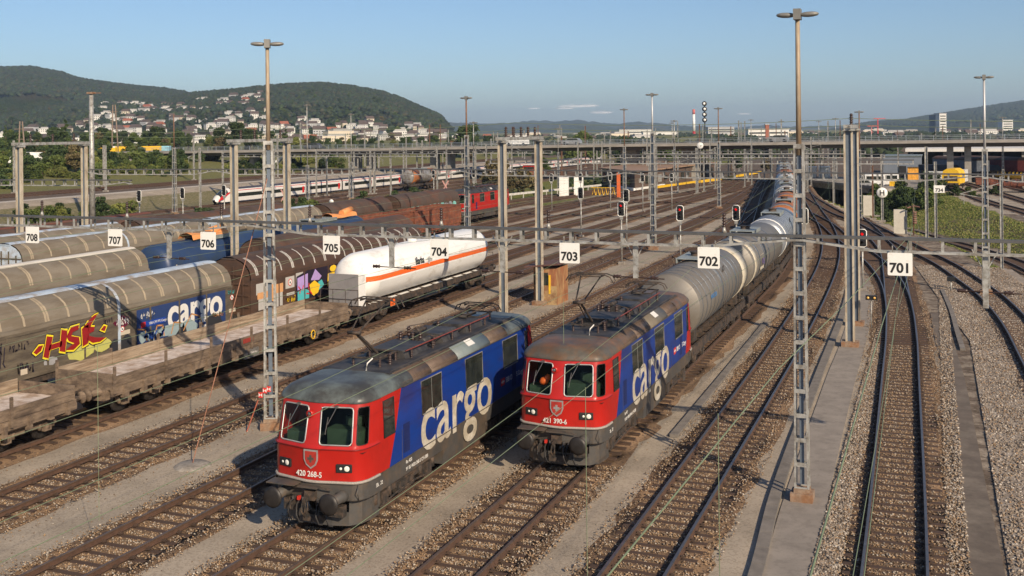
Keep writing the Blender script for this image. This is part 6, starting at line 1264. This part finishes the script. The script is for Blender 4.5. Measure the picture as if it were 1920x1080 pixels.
m=MB(); m.bar((-8,11.3,.25),(.1,-.3,.25),.5,.5); m.bar((.2,-.3,.25),(1.6,16,.25),.5,.5); m.build('white_plinth',M_sign,t)
t=thing('orange_post','upright orange post in front of the brown building','post',(-47.8,168,-.26)); m=MB(); m.box(-.25,.25,-.2,.2,0,4.2); m.build('post',mat('orange_enamel',(.65,.13,.03)),t); m=MB(); m.box(-.3,.3,-.25,.25,0,.2); m.build('base_plate',M_conc,t)
t=thing('yellow_edge_kerb','long yellow painted kerb running past the brown building','kerb',(0,0,0)); m=MB(); P=[(-48.3,196,.1),(-46.4,210,.1),(-42.6,232,.15),(-39.9,268,.2)]
for a,b in zip(P,P[1:]): m.bar(a,b,.5,.5)
m.build('kerb_body',M_yel,t)
t=thing('yellow_rail_rack','row of yellow trestles left of the brown building','rack',(-52.8,176,-.26)); m=MB()
for k in range(6): m.tube([(k*.7-2,0,0),(k*.7-1.7,0,1.3),(k*.7-1.4,0,0)],.07,4)
m.tube([(-2.2,0,1.3),(2,0,1.3)],.05,4); m.build('trestles',M_yel,t)
t=thing('low_barrier','long low grey guard rail on the grass strip','barrier',(-64,150,-.26)); m=MB(); m.bar((-2,0,.9),(6,42,.9),.1,.35)
for k in range(12): m.box(-2+k*.7-.06,-2+k*.7+.06,k*3.7-.06,k*3.7+.06,0,.9)
m.build('rail_and_posts',mat('pale_guard_rail',(.5,.48,.44)),t)
# left: trucks, graffiti wall, fence, double poles
for x,y,L,c,l in((-229,265,14,M_yel,'long yellow truck trailer parked before the bridge end'),(-217,237,7,M_yel,'short yellow trailer half hidden by bushes'),(-224,268,7,mat('pale_blue_tarp',(.25,.5,.62)),'light blue tarpaulin trailer at the bridge end'),(-242,268,3,c_white,'white truck cab between the trailers')):
    t=thing('truck_trailer',l,'trailer',(x,y,gz(x,y)),th0); m=MB(); m.box(-L/2,L/2,-1.2,1.2,.9,3.4); m.build('box_body',c,t); m=MB(); m.box(-L/2,L/2,-1.1,1.1,.5,.9); m.build('chassis',M_under,t)
    for k in(-L/2+1,L/2-1): m=MB(); m.cyl((k,-1.2,.5),(k,1.2,.5),.5,n=10); m.build('wheel',M_black,t)
t=thing('motorhome','white motorhome parked among the bushes at far left','motorhome',(-189,182,gz(-189,182)),.7); m=MB(); m.prism([(0,.5),(0,1.6),(1,2.9),(1.2,3.4),(7,3.2),(7,.5)],lambda u,v,d:(u-3.5,d,v),-1.1,1.1); m.build('body',c_white,t); m=MB(); m.prism([(.15,1.65),(.95,2.75),(1.5,2.75),(1.5,1.65)],lambda u,v,d:(u-3.5,d,v),-1.12,1.12); m.box(-1,0,-1.12,1.12,1.7,2.4); m.build('windows',M_glass,t)
for k in(-2.4,2.3): m=MB(); m.cyl((k,-1.1,.45),(k,1.1,.45),.4,n=10); m.build('wheel',M_black,t)
t=thing('graffiti_wall','pale concrete abutment wall with graffiti at the left end of the bridge','wall',(-210,252,1.5),th0); m=MB(); m.box(-3,8,0,2,0,4.6); m.build('wall_body',mat('pale_wall_concrete',(.55,.53,.48),.8),t); m=MB(); 
for k in range(7): m.poly([(-2.5+k*1.4+dx*.6,-.02,2.0+dz*.8) for dx,dz in star(0,0,1,1,8,200+k,.3)])
m.build('graffiti_letters',mat('graffiti_skyblue',(.15,.4,.55)),t)
M_wood=mat('grey_brown_wooden_pole',(.2,.15,.115),.85,0,.2,1)
for x,y,z,l in((-226,251,2,'tall A-shaped wooden double pole left of the round steel pole\'s right side'.replace("\'s right side","")),(-232,222,2,'shorter A-shaped wooden double pole at the far left edge')):
    t=thing('double_pole',l,'utility pole',(x,y,z)); H=18 if y>240 else 13; m=MB(); m.cyl((-1.2,0,0),(-.5,0,H),.24,.17,n=8); m.cyl((1.6,0,0),(.4,0,H),.24,.17,n=8); m.build('poles',M_wood,t); m=MB(); m.box(-2.4,1.2,-.1,.1,H-2.2,H-2); m.box(-1.6,1,-.1,.1,H-5,H-4.8); m.build('crossarm',M_wood,t)
# ---------------- foliage ----------------
def leaf_mat(name,a,b,tr=.12):
    m=bpy.data.materials.new(name); m.use_nodes=True; N,L=nodes(m); p=N['Principled BSDF']; p.inputs['Roughness'].default_value=.75; p.inputs['Specular IOR Level'].default_value=.25
    v=N.new('ShaderNodeVertexColor'); v.layer_name='tint'; s=N.new('ShaderNodeSeparateColor'); L.new(v.outputs[0],s.inputs[0]); x=N.new('ShaderNodeMix'); x.data_type='RGBA'; x.inputs[6].default_value=(*a,1); x.inputs[7].default_value=(*b,1); L.new(s.outputs[0],x.inputs[0]); 
    oi=N.new('ShaderNodeObjectInfo'); mr_=N.new('ShaderNodeMapRange'); mr_.inputs[3].default_value=.75; mr_.inputs[4].default_value=1.3; L.new(oi.outputs['Random'],mr_.inputs[0]); sc=N.new('ShaderNodeVectorMath'); sc.operation='SCALE'; L.new(x.outputs[2],sc.inputs[0]); L.new(mr_.outputs[0],sc.inputs['Scale']); L.new(sc.outputs[0],p.inputs['Base Color']); return m
def leaves(name,blobs,n,size,m_,seed):
    r=np.random.RandomState(seed); C=[];
    w=np.array([b[3]*b[4]*b[5] for b in blobs])**.7; w/=w.sum(); idx=r.choice(len(blobs),n,p=w); B=np.array(blobs)[idx]
    d=r.normal(size=(n,3)); d/=np.linalg.norm(d,axis=1)[:,None]; rad=r.uniform(.35,1.08,(n,1))**.6; c=B[:,:3]+d*B[:,3:6]*rad
    a=r.normal(size=(n,3)); a/=np.linalg.norm(a,axis=1)[:,None]; b=np.cross(a,r.normal(size=(n,3))); b/=np.linalg.norm(b,axis=1)[:,None]; s=size*r.uniform(.6,1.4,(n,1))
    V=np.stack([c-a*s-b*s*.6,c+a*s-b*s*.6,c+a*s+b*s*.6,c-a*s+b*s*.6],1).reshape(-1,3)
    me=bpy.data.meshes.new(name); me.vertices.add(n*4); me.vertices.foreach_set('co',V.ravel()); me.loops.add(n*4); me.loops.foreach_set('vertex_index',np.arange(n*4)); me.polygons.add(n); me.polygons.foreach_set('loop_start',np.arange(0,n*4,4)); me.polygons.foreach_set('loop_total',np.full(n,4)); 
    bt_=r.uniform(0,1,len(blobs)); tint=np.clip(bt_[idx]*.6+r.uniform(0,.5,n),0,1); at=me.color_attributes.new('tint','FLOAT_COLOR','POINT'); Cc=np.ones((n*4,4)); Cc[:,:3]=np.repeat(tint,4)[:,None]; at.data.foreach_set('color',Cc.ravel()); me.materials.append(m_); me.update(); me.validate(); return me
L_g=leaf_mat('bush_green_leaves',(.03,.055,.012),(.10,.125,.03)); L_d=leaf_mat('deep_green_leaves',(.018,.036,.012),(.06,.085,.025)); L_y=leaf_mat('yellow_green_leaves',(.06,.085,.015),(.17,.175,.045)); L_b=leaf_mat('brownish_leaves',(.06,.05,.02),(.14,.11,.05))
M_bark=mat('bark',(.09,.065,.045),.9,0,.25,3)
def tree_proto(H,R,n,size,lm,seed,name,trunk=True,cone=False,low=.25):
    r=random.Random(seed); bl=[]
    k=16 if trunk else 8
    for i in range(k):
        f=r.uniform(low,1); a=r.uniform(0,6.28); rr=R*(math.sin(min(1,(1-f)*1.5+.15)*1.57) if not cone else (1.08-f))*r.uniform(.3,.85)
        br=R*r.uniform(.25,.42)*(1 if not cone else (1.15-f)); bl.append((rr*math.cos(a),rr*math.sin(a),H*f*.92,br,br,br*.75))
    t=thing(name,'','tree' if trunk else 'bush'); 
    if trunk:
        m=MB(); m.cyl((0,0,-.3),(r.uniform(-.3,.3),0,H*.55),R*.09,R*.04,n=7)
        for i in range(5):
            b=bl[i]; m.cyl((0,0,H*r.uniform(.25,.5)),b[:3],R*.035,R*.012,n=5)
        m.build('trunk',M_bark,t)
    else:
        m=MB(); 
        for i in range(5): b=bl[i]; m.cyl((b[0]*.3,b[1]*.3,-.2),(b[0],b[1],b[2]),R*.04,R*.02,n=4)
        m.build('stems',M_bark,t)
    me=leaves('crown',bl,n,size,lm,seed); o=bpy.data.objects.new('crown' if trunk else 'foliage',me); LINK(o); o.parent=t; return t
protos={'A':tree_proto(9,4.2,2600,.24,L_g,1,'tree'),'B':tree_proto(11,4.5,2800,.25,L_d,2,'tree'),'C':tree_proto(9,3.8,2400,.23,L_y,3,'tree'),'D':tree_proto(8,3.6,2200,.23,L_b,4,'tree'),'E':tree_proto(13,3.6,2600,.25,L_d,5,'tree',cone=True,low=.12),
 'b1':tree_proto(2.0,1.8,1500,.10,L_g,6,'bush',False,low=.1),'b2':tree_proto(2.6,2.0,1600,.11,L_d,7,'bush',False,low=.1),'b3':tree_proto(2.2,2.1,1500,.11,L_y,8,'bush',False,low=.1)}
used=set()
def plant(k,x,y,s,label,group,z=None):
    o=protos[k]; z=gz(x,y) if z is None else z; s3=(s*rnd.uniform(.85,1.2),s*rnd.uniform(.85,1.2),s*rnd.uniform(.8,1.1))
    if k in used: c=dup(o,(x,y,z),rnd.uniform(0,6.28),label,group,s3)
    else:
        used.add(k); c=o; o.location=(x,y,z); o.rotation_euler=(0,0,rnd.uniform(0,6.28)); o.scale=s3; tag(o,label,None,group)
    return c
R2=random.Random(99)
for i in range(34):
    y=66+i*2.7+R2.uniform(-1,1); x=-70+R2.uniform(-4.5,3.2)
    if 118<y<124: continue
    plant(R2.choice(('b1','b3','b1','b2')),x,y,R2.uniform(.65,1.15),'low green bush in the strip between the wagons and the main line','bushes in the strip behind the wagon rows')
BUSHP=[(-108,104),(-109,108),(-108,112),(-109,116),(-108,121)]+[(-77.5,y) for y in range(98,150,5)]
for i,(x,y) in enumerate([(BX+R2.uniform(-2.5,2.5),BY+R2.uniform(-2,2)) for BX,BY in BUSHP for _ in range(2)]): plant(('b1','b2','b3')[i%3],x,y,R2.uniform(.75,1.15),'leafy bush in front of the left main line tracks','bushes in front of the left main line tracks')
for i in range(14): plant(R2.choice(('b2','D','b3')) if i%3 else 'b2',-62+R2.uniform(-8,2),158+i*4,R2.uniform(.6,1.0) if i%3 else .5,'scrubby bush on the grassy patch left of the brown building','bushes left of the brown building')
for i in range(78):
    x=-147-R2.uniform(0,34); y=88+i*2.2+R2.uniform(-3,3); plant(R2.choice(('b1','b2','b3','b2','b3')),x,y,R2.uniform(.9,1.5),'dense shrub on the slope beyond the embankment track','shrubs beyond the embankment track')
lab={'A':'mid green round tree','B':'dark green broad tree','C':'yellow green bushy tree','D':'brownish olive tree','E':'tall dark conical conifer'}
for i in range(110):
    a=R2.uniform(-.505,-.02); Yd=R2.uniform(315,560); th=RAD(21.56); Xc=a*Yd; x=Xc*math.cos(th)-Yd*math.sin(th); y=Xc*math.sin(th)+Yd*math.cos(th)
    k=R2.choice('AABBCDB'); s=R2.uniform(.6,.95); 
    if a>-.2: s*=.62
    if i%11==5: k='E'
    plant(k,x,y,s,lab[k]+' in the belt of trees below the hillside village','trees below the hillside village')
for x,y,k,s,l in((-196,168,'C',1.0,'light green leafy tree left of the A-shaped double pole'),(-150,185,'B',.55,'dark spreading tree right of the brown lamp mast at left'),(-165,172,'D',.7,'brownish green tree behind the A-shaped double pole'),(-208,150,'C',1.1,'yellow green tree above the left portal frame'),(-200,205,'E',1.1,'dark conifer behind the yellow trailers'),(-214,175,'A',1.2,'broad green tree behind the motorhome'),(-190,140,'A',1.0,'green tree beside the motorhome'),
 (-68,300,'C',1.2,'round yellow green tree just behind the bridge near the chimney'),(-106,330,'A',1.1,'green tree behind the bridge left of the clock'),(-41,285,'D',.5,'small bush tree behind the yard throat'),(-146,330,'B',1.2,'dark tree group behind the bridge at centre left'),(-152,340,'D',1.2,'brownish tree behind the bridge at centre left'),(0,330,'E',.95,'dark pine before the white tower block'),(45,400,'B',.7,'dark tree behind the bridge near the pink building'),(60,410,'D',.6,'brown tree right of the pink building'),
 (-7,175,'B',.45,'dark tree in the hollow above the underpass'),(-4,174,'B',.42,'dark green shrub tree over the sunken track'),(-9.5,192,'A',.5,'green shrub over the sunken track'),(-5,190,'A',.45,'green tree left of the yellow vehicle'),(-1,187,'B',.45,'dark shrub near the 734 board'),
 (-68,246,'B',.8,'dark tree behind the wide pier'),(-59,247,'A',.8,'green tree right of the wide pier'),(-52,250,'C',.85,'light tree beyond the brown building'),(-46,262,'B',.8,'dark tree beyond the brown building, far end'),(-95,262,'A',.5,'green tree under the bridge beside the white train'),(-122,262,'B',.6,'dark tree behind the train under the bridge'),(-30,300,'B',.5,'dark tree above the tank train end')):
    plant(k,x,y,s,l,None)
for i in range(16): plant(('b2','b2','b1')[i%3],-10+R2.uniform(0,11),163+i*2.2+R2.uniform(-1,1),R2.uniform(.9,1.5),'dark green shrub in the hollow beside the sunken track','shrubs in the hollow beside the sunken track')
for k_,x,y in(('b2',3,186),('b1',6,184),('b2',9,190),('b3',0,195),('b1',5,192)): plant(k_,x,y,.6,'low scrub at the edge of the raised yard','scrub at the edge of the raised yard')
for i in range(75):
    x=-165-R2.uniform(0,120); y=130+R2.uniform(0,75)+(-165-x)*.8; plant(R2.choice(('b1','b2','b3','b2')),x,y,R2.uniform(1.3,2.3),'wild shrub thicket between the embankment and the village trees','wild thicket below the village trees')
for i in range(70):
    x=-149-R2.uniform(0,70); y=100+R2.uniform(0,112); plant(*((k3:=R2.choice(('b1','b2','b3','D','b2'))),x,y,.5 if k3=='D' else R2.uniform(.9,1.4)),'brownish green thicket shrub on the slope beside the bridge end','thicket beside the bridge end')
# ---------------- hills ----------------
th=RAD(21.56)
def cw_(Xc,Yc): return (Xc*math.cos(th)-Yc*math.sin(th),Xc*math.sin(th)+Yc*math.cos(th))
def crestz(px,py,Y,px0=960,py0=246,f=2000,ph=RAD(.6)):
    u=px-px0; v=py-py0; return u*math.cos(ph)-v*math.sin(ph),10.9-(v*math.cos(ph)+u*math.sin(ph))*Y/f
def ridge_fn(profile,Yc):
    P=[]; 
    for px,py in profile: u,z=crestz(px,py,Yc); P.append((u/2000*1.0,z))
    def f(U):
        if U<=P[0][0]: return P[0][1]
        for (a,b),(c,d) in zip(P,P[1:]):
            if U<=c: 
                t=(U-a)/(c-a); return b+(d-b)*t
        return P[-1][1]
    return f
from mathutils import noise as mn
def hill(name,profile,Y0,Yc,Yb,u0,u1,nu,nv,m,z0=-2,pw=1.0,rough=6,label=None,bumpsc=45):
    f=ridge_fn(profile,Yc); mb=MB(); rows=[]
    def zf(U,Y):
        zc=f(U); 
        if Y<=Yc: t=(Y-Y0)/(Yc-Y0); s=max(0,t); s=s**pw; s=s*s*(3-2*s) if pw==1 else s*(2-s)
        else: t=(Y-Yc)/(Yb-Yc); s=1-t*t*(3-2*t)
        return z0+(zc-z0)*max(0,min(1,s))
    for j in range(nv+1):
        t=j/nv; Y=Y0+(Yb-Y0)*t; row=[]
        for i in range(nu+1):
            U=u0+(u1-u0)*i/nu; x,y=cw_(U*Y,Y); z=zf(U,Y); h=max(0,min(1,(z-z0)/30)); n=mn.noise(Vector((x/bumpsc,y/bumpsc,3)))+.6*mn.noise(Vector((x/bumpsc*2.7,y/bumpsc*2.7,9))); row.append((x,y,z+h*(n*rough+(rnd.random()-.5)*rough*.55)))
        rows.append(row)
    mb.grid(rows,0,True); o=mb.build(name,m,recalc=False); tag(o,kind='structure'); return zf
def forest_mat(name,a,b,c,sc=.03):
    m=bpy.data.materials.new(name); m.use_nodes=True; N,L=nodes(m); p=N['Principled BSDF']; p.inputs['Roughness'].default_value=.95; p.inputs['Specular IOR Level'].default_value=.1; tc=N.new('ShaderNodeTexCoord')
    v=N.new('ShaderNodeTexVoronoi'); v.inputs['Scale'].default_value=sc*3; L.new(tc.outputs['Object'],v.inputs[0]); n=N.new('ShaderNodeTexNoise'); n.inputs['Scale'].default_value=sc*.25; n.inputs['Detail'].default_value=8; L.new(tc.outputs['Object'],n.inputs[0])
    s=N.new('ShaderNodeSeparateColor'); L.new(v.outputs['Color'],s.inputs[0]); x=N.new('ShaderNodeMix'); x.data_type='RGBA'; x.inputs[6].default_value=(*a,1); x.inputs[7].default_value=(*b,1); L.new(s.outputs[0],x.inputs[0]); r=N.new('ShaderNodeMapRange'); r.inputs[1].default_value=.45; r.inputs[2].default_value=.62; L.new(n.outputs['Fac'],r.inputs[0]); y=N.new('ShaderNodeMix'); y.data_type='RGBA'; L.new(r.outputs[0],y.inputs[0]); L.new(x.outputs[2],y.inputs[6]); y.inputs[7].default_value=(*c,1); L.new(y.outputs[2],p.inputs['Base Color'])
    b=N.new('ShaderNodeBump'); b.inputs['Strength'].default_value=1; b.inputs['Distance'].default_value=6; L.new(v.outputs['Distance'],b.inputs['Height']); b.invert=True; L.new(b.outputs[0],p.inputs['Normal']); return m
F1=forest_mat('wooded_hillside',(.02,.036,.011),(.05,.065,.022),(.045,.04,.018)); F2=forest_mat('distant_woodland',(.035,.05,.025),(.06,.07,.035),(.08,.08,.05),.01)
zfA=hill('hill',[(-100,140),(0,135),(60,134),(110,143),(150,155),(230,166),(310,173),(380,185),(460,210),(560,235)],900,2600,3600,-.56,-.18,260,60,F1,rough=7)
zfB=hill('hill',[(-100,215),(0,208),(120,196),(230,186),(300,192),(360,182),(430,176),(520,167),(600,163),(660,169),(720,180),(770,198),(800,211),(826,222),(840,240),(865,252)],780,1950,2700,-.56,-.045,330,60,F1,rough=5)
hill('hill',[(700,232),(860,232),(930,233),(1000,231),(1085,227),(1150,235),(1200,231),(1280,236),(1350,241),(1440,236),(1500,240),(1600,238),(1700,240)],2600,6500,7800,-.16,.42,160,30,F2,rough=18,bumpsc=500,z0=-20)
hill('hill',[(1250,262),(1330,248),(1420,246),(1500,247),(1600,247),(1700,250),(1800,256)],1400,2600,3400,.12,.47,120,30,F1,rough=5)
zfC=hill('hill',[(1480,250),(1580,240),(1640,232),(1700,228),(1780,215),(1850,204),(1920,194),(2020,185),(2150,178)],2200,4200,5600,.24,.64,150,40,F1,rough=11,bumpsc=70)
def canopy(name,zf,n,px0,px1,Y0,Y1,cols,seed,size=(2.5,6)):
    def reg(r,k):
        px=r.uniform(px0,px1,k); U=(px-960)/2000; Yd=Y0+(Y1-Y0)*r.uniform(0,1,k)**.8; X=U*Yd; z=np.array([zf(u,y_) for u,y_ in zip(U,Yd)]); keep=z>14
        return (X*math.cos(th)-Yd*math.sin(th))[keep],(X*math.sin(th)+Yd*math.cos(th))[keep],z[keep]+r.uniform(0,4,keep.sum())
    o=stones(n,reg,seed,name,size,cols); tag(o,'crowns of the far hillside forest','forest',None,'stuff'); return o
FC=[(.015,.030,.009),(.023,.042,.012),(.03,.05,.015),(.02,.036,.011),(.037,.05,.016),(.018,.028,.011),(.04,.04,.017),(.015,.028,.01)]
canopy('forest',zfB,42000,-40,870,1330,1990,FC,21)
canopy('forest',zfA,26000,-40,560,1700,2640,FC,22,(3,7))
canopy('forest',zfC,26000,1450,2000,3000,4260,FC,23,(5,12))
def regf(r,n):
    px=r.uniform(860,1960,n); Yd=400+1300*r.uniform(0,1,n)**1.3; cl=np.sin(px*.031+Yd*.004)+np.sin(px*.083-Yd*.01)+r.normal(0,.5,n); px=px[cl>.3]; Yd=Yd[cl>.3]; X=(px-960)/2000*Yd; return X*math.cos(th)-Yd*math.sin(th),X*math.sin(th)+Yd*math.cos(th),r.uniform(-1,4.5,len(px))
tag(stones(24000,regf,31,'woodland',(1.2,3.6),FC),'distant trees and hedges on the plain beyond the road bridge','woodland',None,'stuff')
canopy('forest',zfB,2600,-40,870,850,1300,FC,24,(2.5,5))
# --- houses
wallc=[mat('house_white_render',(.62,.61,.57),.8,0,.04,.2),mat('house_cream_render',(.56,.49,.38),.8,0,.04,.2),mat('house_grey_render',(.42,.42,.42),.8,0,.04,.2)]; roofc=[mat('house_red_tiles',(.28,.09,.05),.85,0,.15,.3),mat('house_dark_tiles',(.09,.065,.055),.85,0,.15,.3),mat('house_flat_roof',(.35,.34,.33),.85,0,.1,.3)]
def house(W_,D,H,wall,roof,flat,label,name='house'):
    t=thing(name,label,'house',(0,0,-200),0,'houses of the hillside village'); m=MB(); m.box(-W_/2,W_/2,-D/2,D/2,-3,H); m.build('walls',wall,t)
    m=MB(); 
    if flat: m.box(-W_/2-.3,W_/2+.3,-D/2-.3,D/2+.3,H,H+.4); m.box(-W_/4,W_/2-.5,-D/4,D/2,H+.4,H+2.6)
    else: m.prism([(-D/2-.6,H),(D/2+.6,H),(0,H+D*.42)],lambda u,v,d:(d,u,v),-W_/2-.6,W_/2+.6)
    m.build('roof',roof,t)
    fl=int(H/2.8)
    for f in range(fl):
        m=MB(); k=-W_/2+1
        while k<W_/2-1.5: m.box(k,k+1.4,-D/2-.06,-D/2,f*2.8+.9,f*2.8+2.2); k+=3
        m.build('window',M_glass,t)
    return t
HS=[house(13,10,6,wallc[0],roofc[0],0,''),house(12,10,6,wallc[0],roofc[1],0,''),house(16,11,6,wallc[0],roofc[2],1,''),house(11,9,6,wallc[1],roofc[1],0,''),house(30,12,9,wallc[0],roofc[2],1,''),house(14,10,7,wallc[2],roofc[1],0,''),house(34,13,11,wallc[1],roofc[2],1,'')]
HL=['white house with a red tiled roof on the wooded hillside','white house with a dark tiled roof on the wooded hillside','white flat-roofed villa on the wooded hillside','cream house with a dark roof on the wooded hillside','long white terraced block on the wooded hillside','grey rendered house on the wooded hillside','long cream apartment block at the foot of the hillside']
R3=random.Random(17); first=set(); cnt=0
def place_house(k,x,y,z,rz,label,group='houses of the hillside village'):
    if k in first: dup(HS[k],(x,y,z),rz,label,group,R3.uniform(.5,.8))
    else: first.add(k); HS[k].location=(x,y,z); HS[k].rotation_euler=(0,0,rz); HS[k].scale=(.65,)*3; tag(HS[k],label,None,group)
tries=0
while cnt<290 and tries<6000:
    tries+=1; px=R3.uniform(-10,860); dens=.3+.7*math.exp(-((px-300)/220)**2)+.35*math.exp(-((px-700)/120)**2)
    if R3.random()>dens: continue
    U=(px-960)/2000; Yd=R3.uniform(840,1560 if 130<px<520 else 1180); zz=zfB(U,Yd); 
    x,y=cw_(U*Yd,Yd); k=R3.choices(range(7),(.8,4,4.5,2.4,.5,1.2,.3))[0]
    if k in(4,6) and Yd>1000: k=2
    place_house(k,x,y,zz+2.0,th+R3.uniform(-.7,.7),HL[k]); cnt+=1
for i in range(120):
    px=R3.uniform(-10,860); U=(px-960)/2000; Yd=R3.uniform(780,1560); x,y=cw_(U*Yd,Yd); k=R3.choice('ABBDA'); plant(k,x,y,R3.uniform(.8,1.3),lab[k]+' standing between the hillside village houses','trees between the village houses',zfB(U,Yd)-1)
# far town right & centre
for i in range(85):
    px=R3.uniform(880,1920); U=(px-960)/2000; Yd=R3.uniform(900,2300); x,y=cw_(U*Yd,Yd); k=R3.choices(range(7),(2,2,3,1,3,1,1.5))[0]; place_house(k,x,y,-1,th+R3.uniform(-.6,.6),HL[k].replace('on the wooded hillside','in the far town on the plain').replace('at the foot of the hillside','in the far town on the plain'),'buildings of the far town')
def blk(label,px,Yd,W_,H,wall,name='building',wins=True,D=16,red=False):
    U=(px-960)/2000; x,y=cw_(U*Yd,Yd); t=thing(name,label,'building',(x,y,-1),th); m=MB(); m.box(-W_/2,W_/2,-D/2,D/2,0,H); m.build('walls',wall,t); m=MB(); m.box(-W_/2-.4,W_/2+.4,-D/2-.4,D/2+.4,H,H+.8); m.build('roof',roofc[2],t)
    if wins:
        f=0
        while f*3.2+3<H: m=MB(); m.box(-W_/2+.8,W_/2-.8,-D/2-.1,-D/2,f*3.2+1.2,f*3.2+2.5); m.build('window_band',M_glass,t); f+=1
    return t
blk('white high-rise tower block with dark window bands at right',1763,1250,8,27,wallc[0]); blk('dark side slab of the high-rise tower at right',1752,1262,6,25.5,mat('dark_tower_side',(.12,.14,.17)),wins=False)
blk('white and red factory building behind the bridge, right of centre',1437,900,34,11,wallc[0]); blk('red stair block on the white factory building',1438,893,3,15,roofc[0],wins=False,D=3)
blk('bright pink flat building in the far town at right',1828,1300,20,8,mat('pink_facade',(.75,.05,.25),.6),wins=False); blk('long white warehouse in the far town at centre',1235,1300,40,9,wallc[0]); blk('white flat warehouse behind the bridge near the clock',1190,1500,45,12,wallc[0]); blk('pale grey office block in the far town near the chimney',1350,1400,34,14,wallc[2]); blk('twin pale towers base in the far town at right',1885,1500,14,20,wallc[0])
t=thing('chimney','tall red and white banded industrial chimney','chimney',(*cw_(.1705*1500,1500),-2)); m=MB()
for k,(a,b,c) in enumerate(((0,10,M_red),(10,34,c_white),(34,41,mat('pale_red_band',(.5,.12,.1))))): m=MB(); m.cyl((0,0,a),(0,0,b),2.3-a*.01,2.3-b*.01,n=16); m.build('chimney_band',c,t)
for px,Yd,H,l in((1646,1000,20,'tall red tower crane in the far town'),(1634,1050,13,'smaller red tower crane in the far town')):
    x,y=cw_((px-960)/2000*Yd,Yd); t=thing('tower_crane',l,'crane',(x,y,-1),th); m=MB(); m.box(-.35,.35,-.35,.35,0,H); m.build('mast',M_tr,t); m=MB(); m.box(-4,7,-.3,.3,H,H+.5); m.build('jib',M_tr,t)
mr3=random.Random(44)
for i in range(64):
    px=mr3.choice((mr3.uniform(880,1500),mr3.uniform(1180,1900),mr3.uniform(560,1000))); Yd=mr3.uniform(250,520); x,y=cw_((px-960)/2000*Yd,Yd); simple_mast('thin distant post in the far part of the yard beyond the road bridge',x,y,mr3.uniform(8.5,14),-.26,.13,0,mr3.choice((M_galv,M_rustpole,M_galv)),'thin distant posts beyond the road bridge')
for i,(x0,x1,y) in enumerate(((-75,-15,262),(-80,-10,285),(-85,-15,310),(-70,0,335),(-130,-75,260),(-130,-80,300))): beam('distant thin cross beam beyond the road bridge',x0,x1,y,7.4,.4,2.5,None,group='distant cross beams beyond the road bridge')
# clouds
cm=bpy.data.materials.new('thin_cloud'); cm.use_nodes=True; N,L=nodes(cm); p=N['Principled BSDF']; p.inputs['Base Color'].default_value=(.9,.88,.88,1); p.inputs['Roughness'].default_value=1; tc=N.new('ShaderNodeTexCoord'); n=N.new('ShaderNodeTexNoise'); n.inputs['Scale'].default_value=3; n.inputs['Detail'].default_value=6; L.new(tc.outputs['Generated'],n.inputs[0]); lw=N.new('ShaderNodeLayerWeight'); lw.inputs[0].default_value=.5; q=N.new('ShaderNodeMath'); q.operation='SUBTRACT'; q.inputs[0].default_value=1; L.new(lw.outputs['Facing'],q.inputs[1]); w=N.new('ShaderNodeMath'); w.operation='MULTIPLY'; L.new(q.outputs[0],w.inputs[0]); L.new(n.outputs['Fac'],w.inputs[1]); r=N.new('ShaderNodeMapRange'); r.inputs[1].default_value=.18; r.inputs[2].default_value=.6; r.inputs[4].default_value=.55; L.new(w.outputs[0],r.inputs[0]); L.new(r.outputs[0],p.inputs['Alpha'])
for px,py,W_,H in((1085,200,330,75),(1058,204,150,45),(1127,212,190,60),(1000,204,100,30),(1395,214,120,30)):
    Yd=9800; u,z=crestz(px,py,Yd); x,y=cw_(u/2000*Yd,Yd); m=MB(); m.lathe([(math.sin(a*math.pi/10),-math.cos(a*math.pi/10)*(.35 if a<5 else 1)) for a in range(11)],(0,0,0),'z',24); r_=random.Random(px); m.v=[(a*(1+.25*mn.noise(Vector((a*2+px,b*2,c)))),b,c*(1+.4*mn.noise(Vector((a*3,b*3+px,c))))) for a,b,c in m.v]; o=m.build('cloud',cm); o.location=(x,y,z); o.scale=(W_/1.6,W_*.4,H/1.6); o.rotation_euler=(0,0,th); tag(o,kind='structure')
# ---------------- haze ----------------
hm_=bpy.data.materials.new('thin_blue_haze'); hm_.use_nodes=True; N,L=nodes(hm_); N.remove(N['Principled BSDF']); v=N.new('ShaderNodeVolumePrincipled'); v.inputs['Color'].default_value=(.55,.74,1,1); v.inputs['Density'].default_value=.00011; v.inputs['Anisotropy'].default_value=.1; L.new(v.outputs[0],N['Material Output'].inputs['Volume'])
m=MB(); m.box(-9600,7000,-900,9350,-30,210); hz_=m.build('haze',hm_); tag(hz_,kind='stuff')
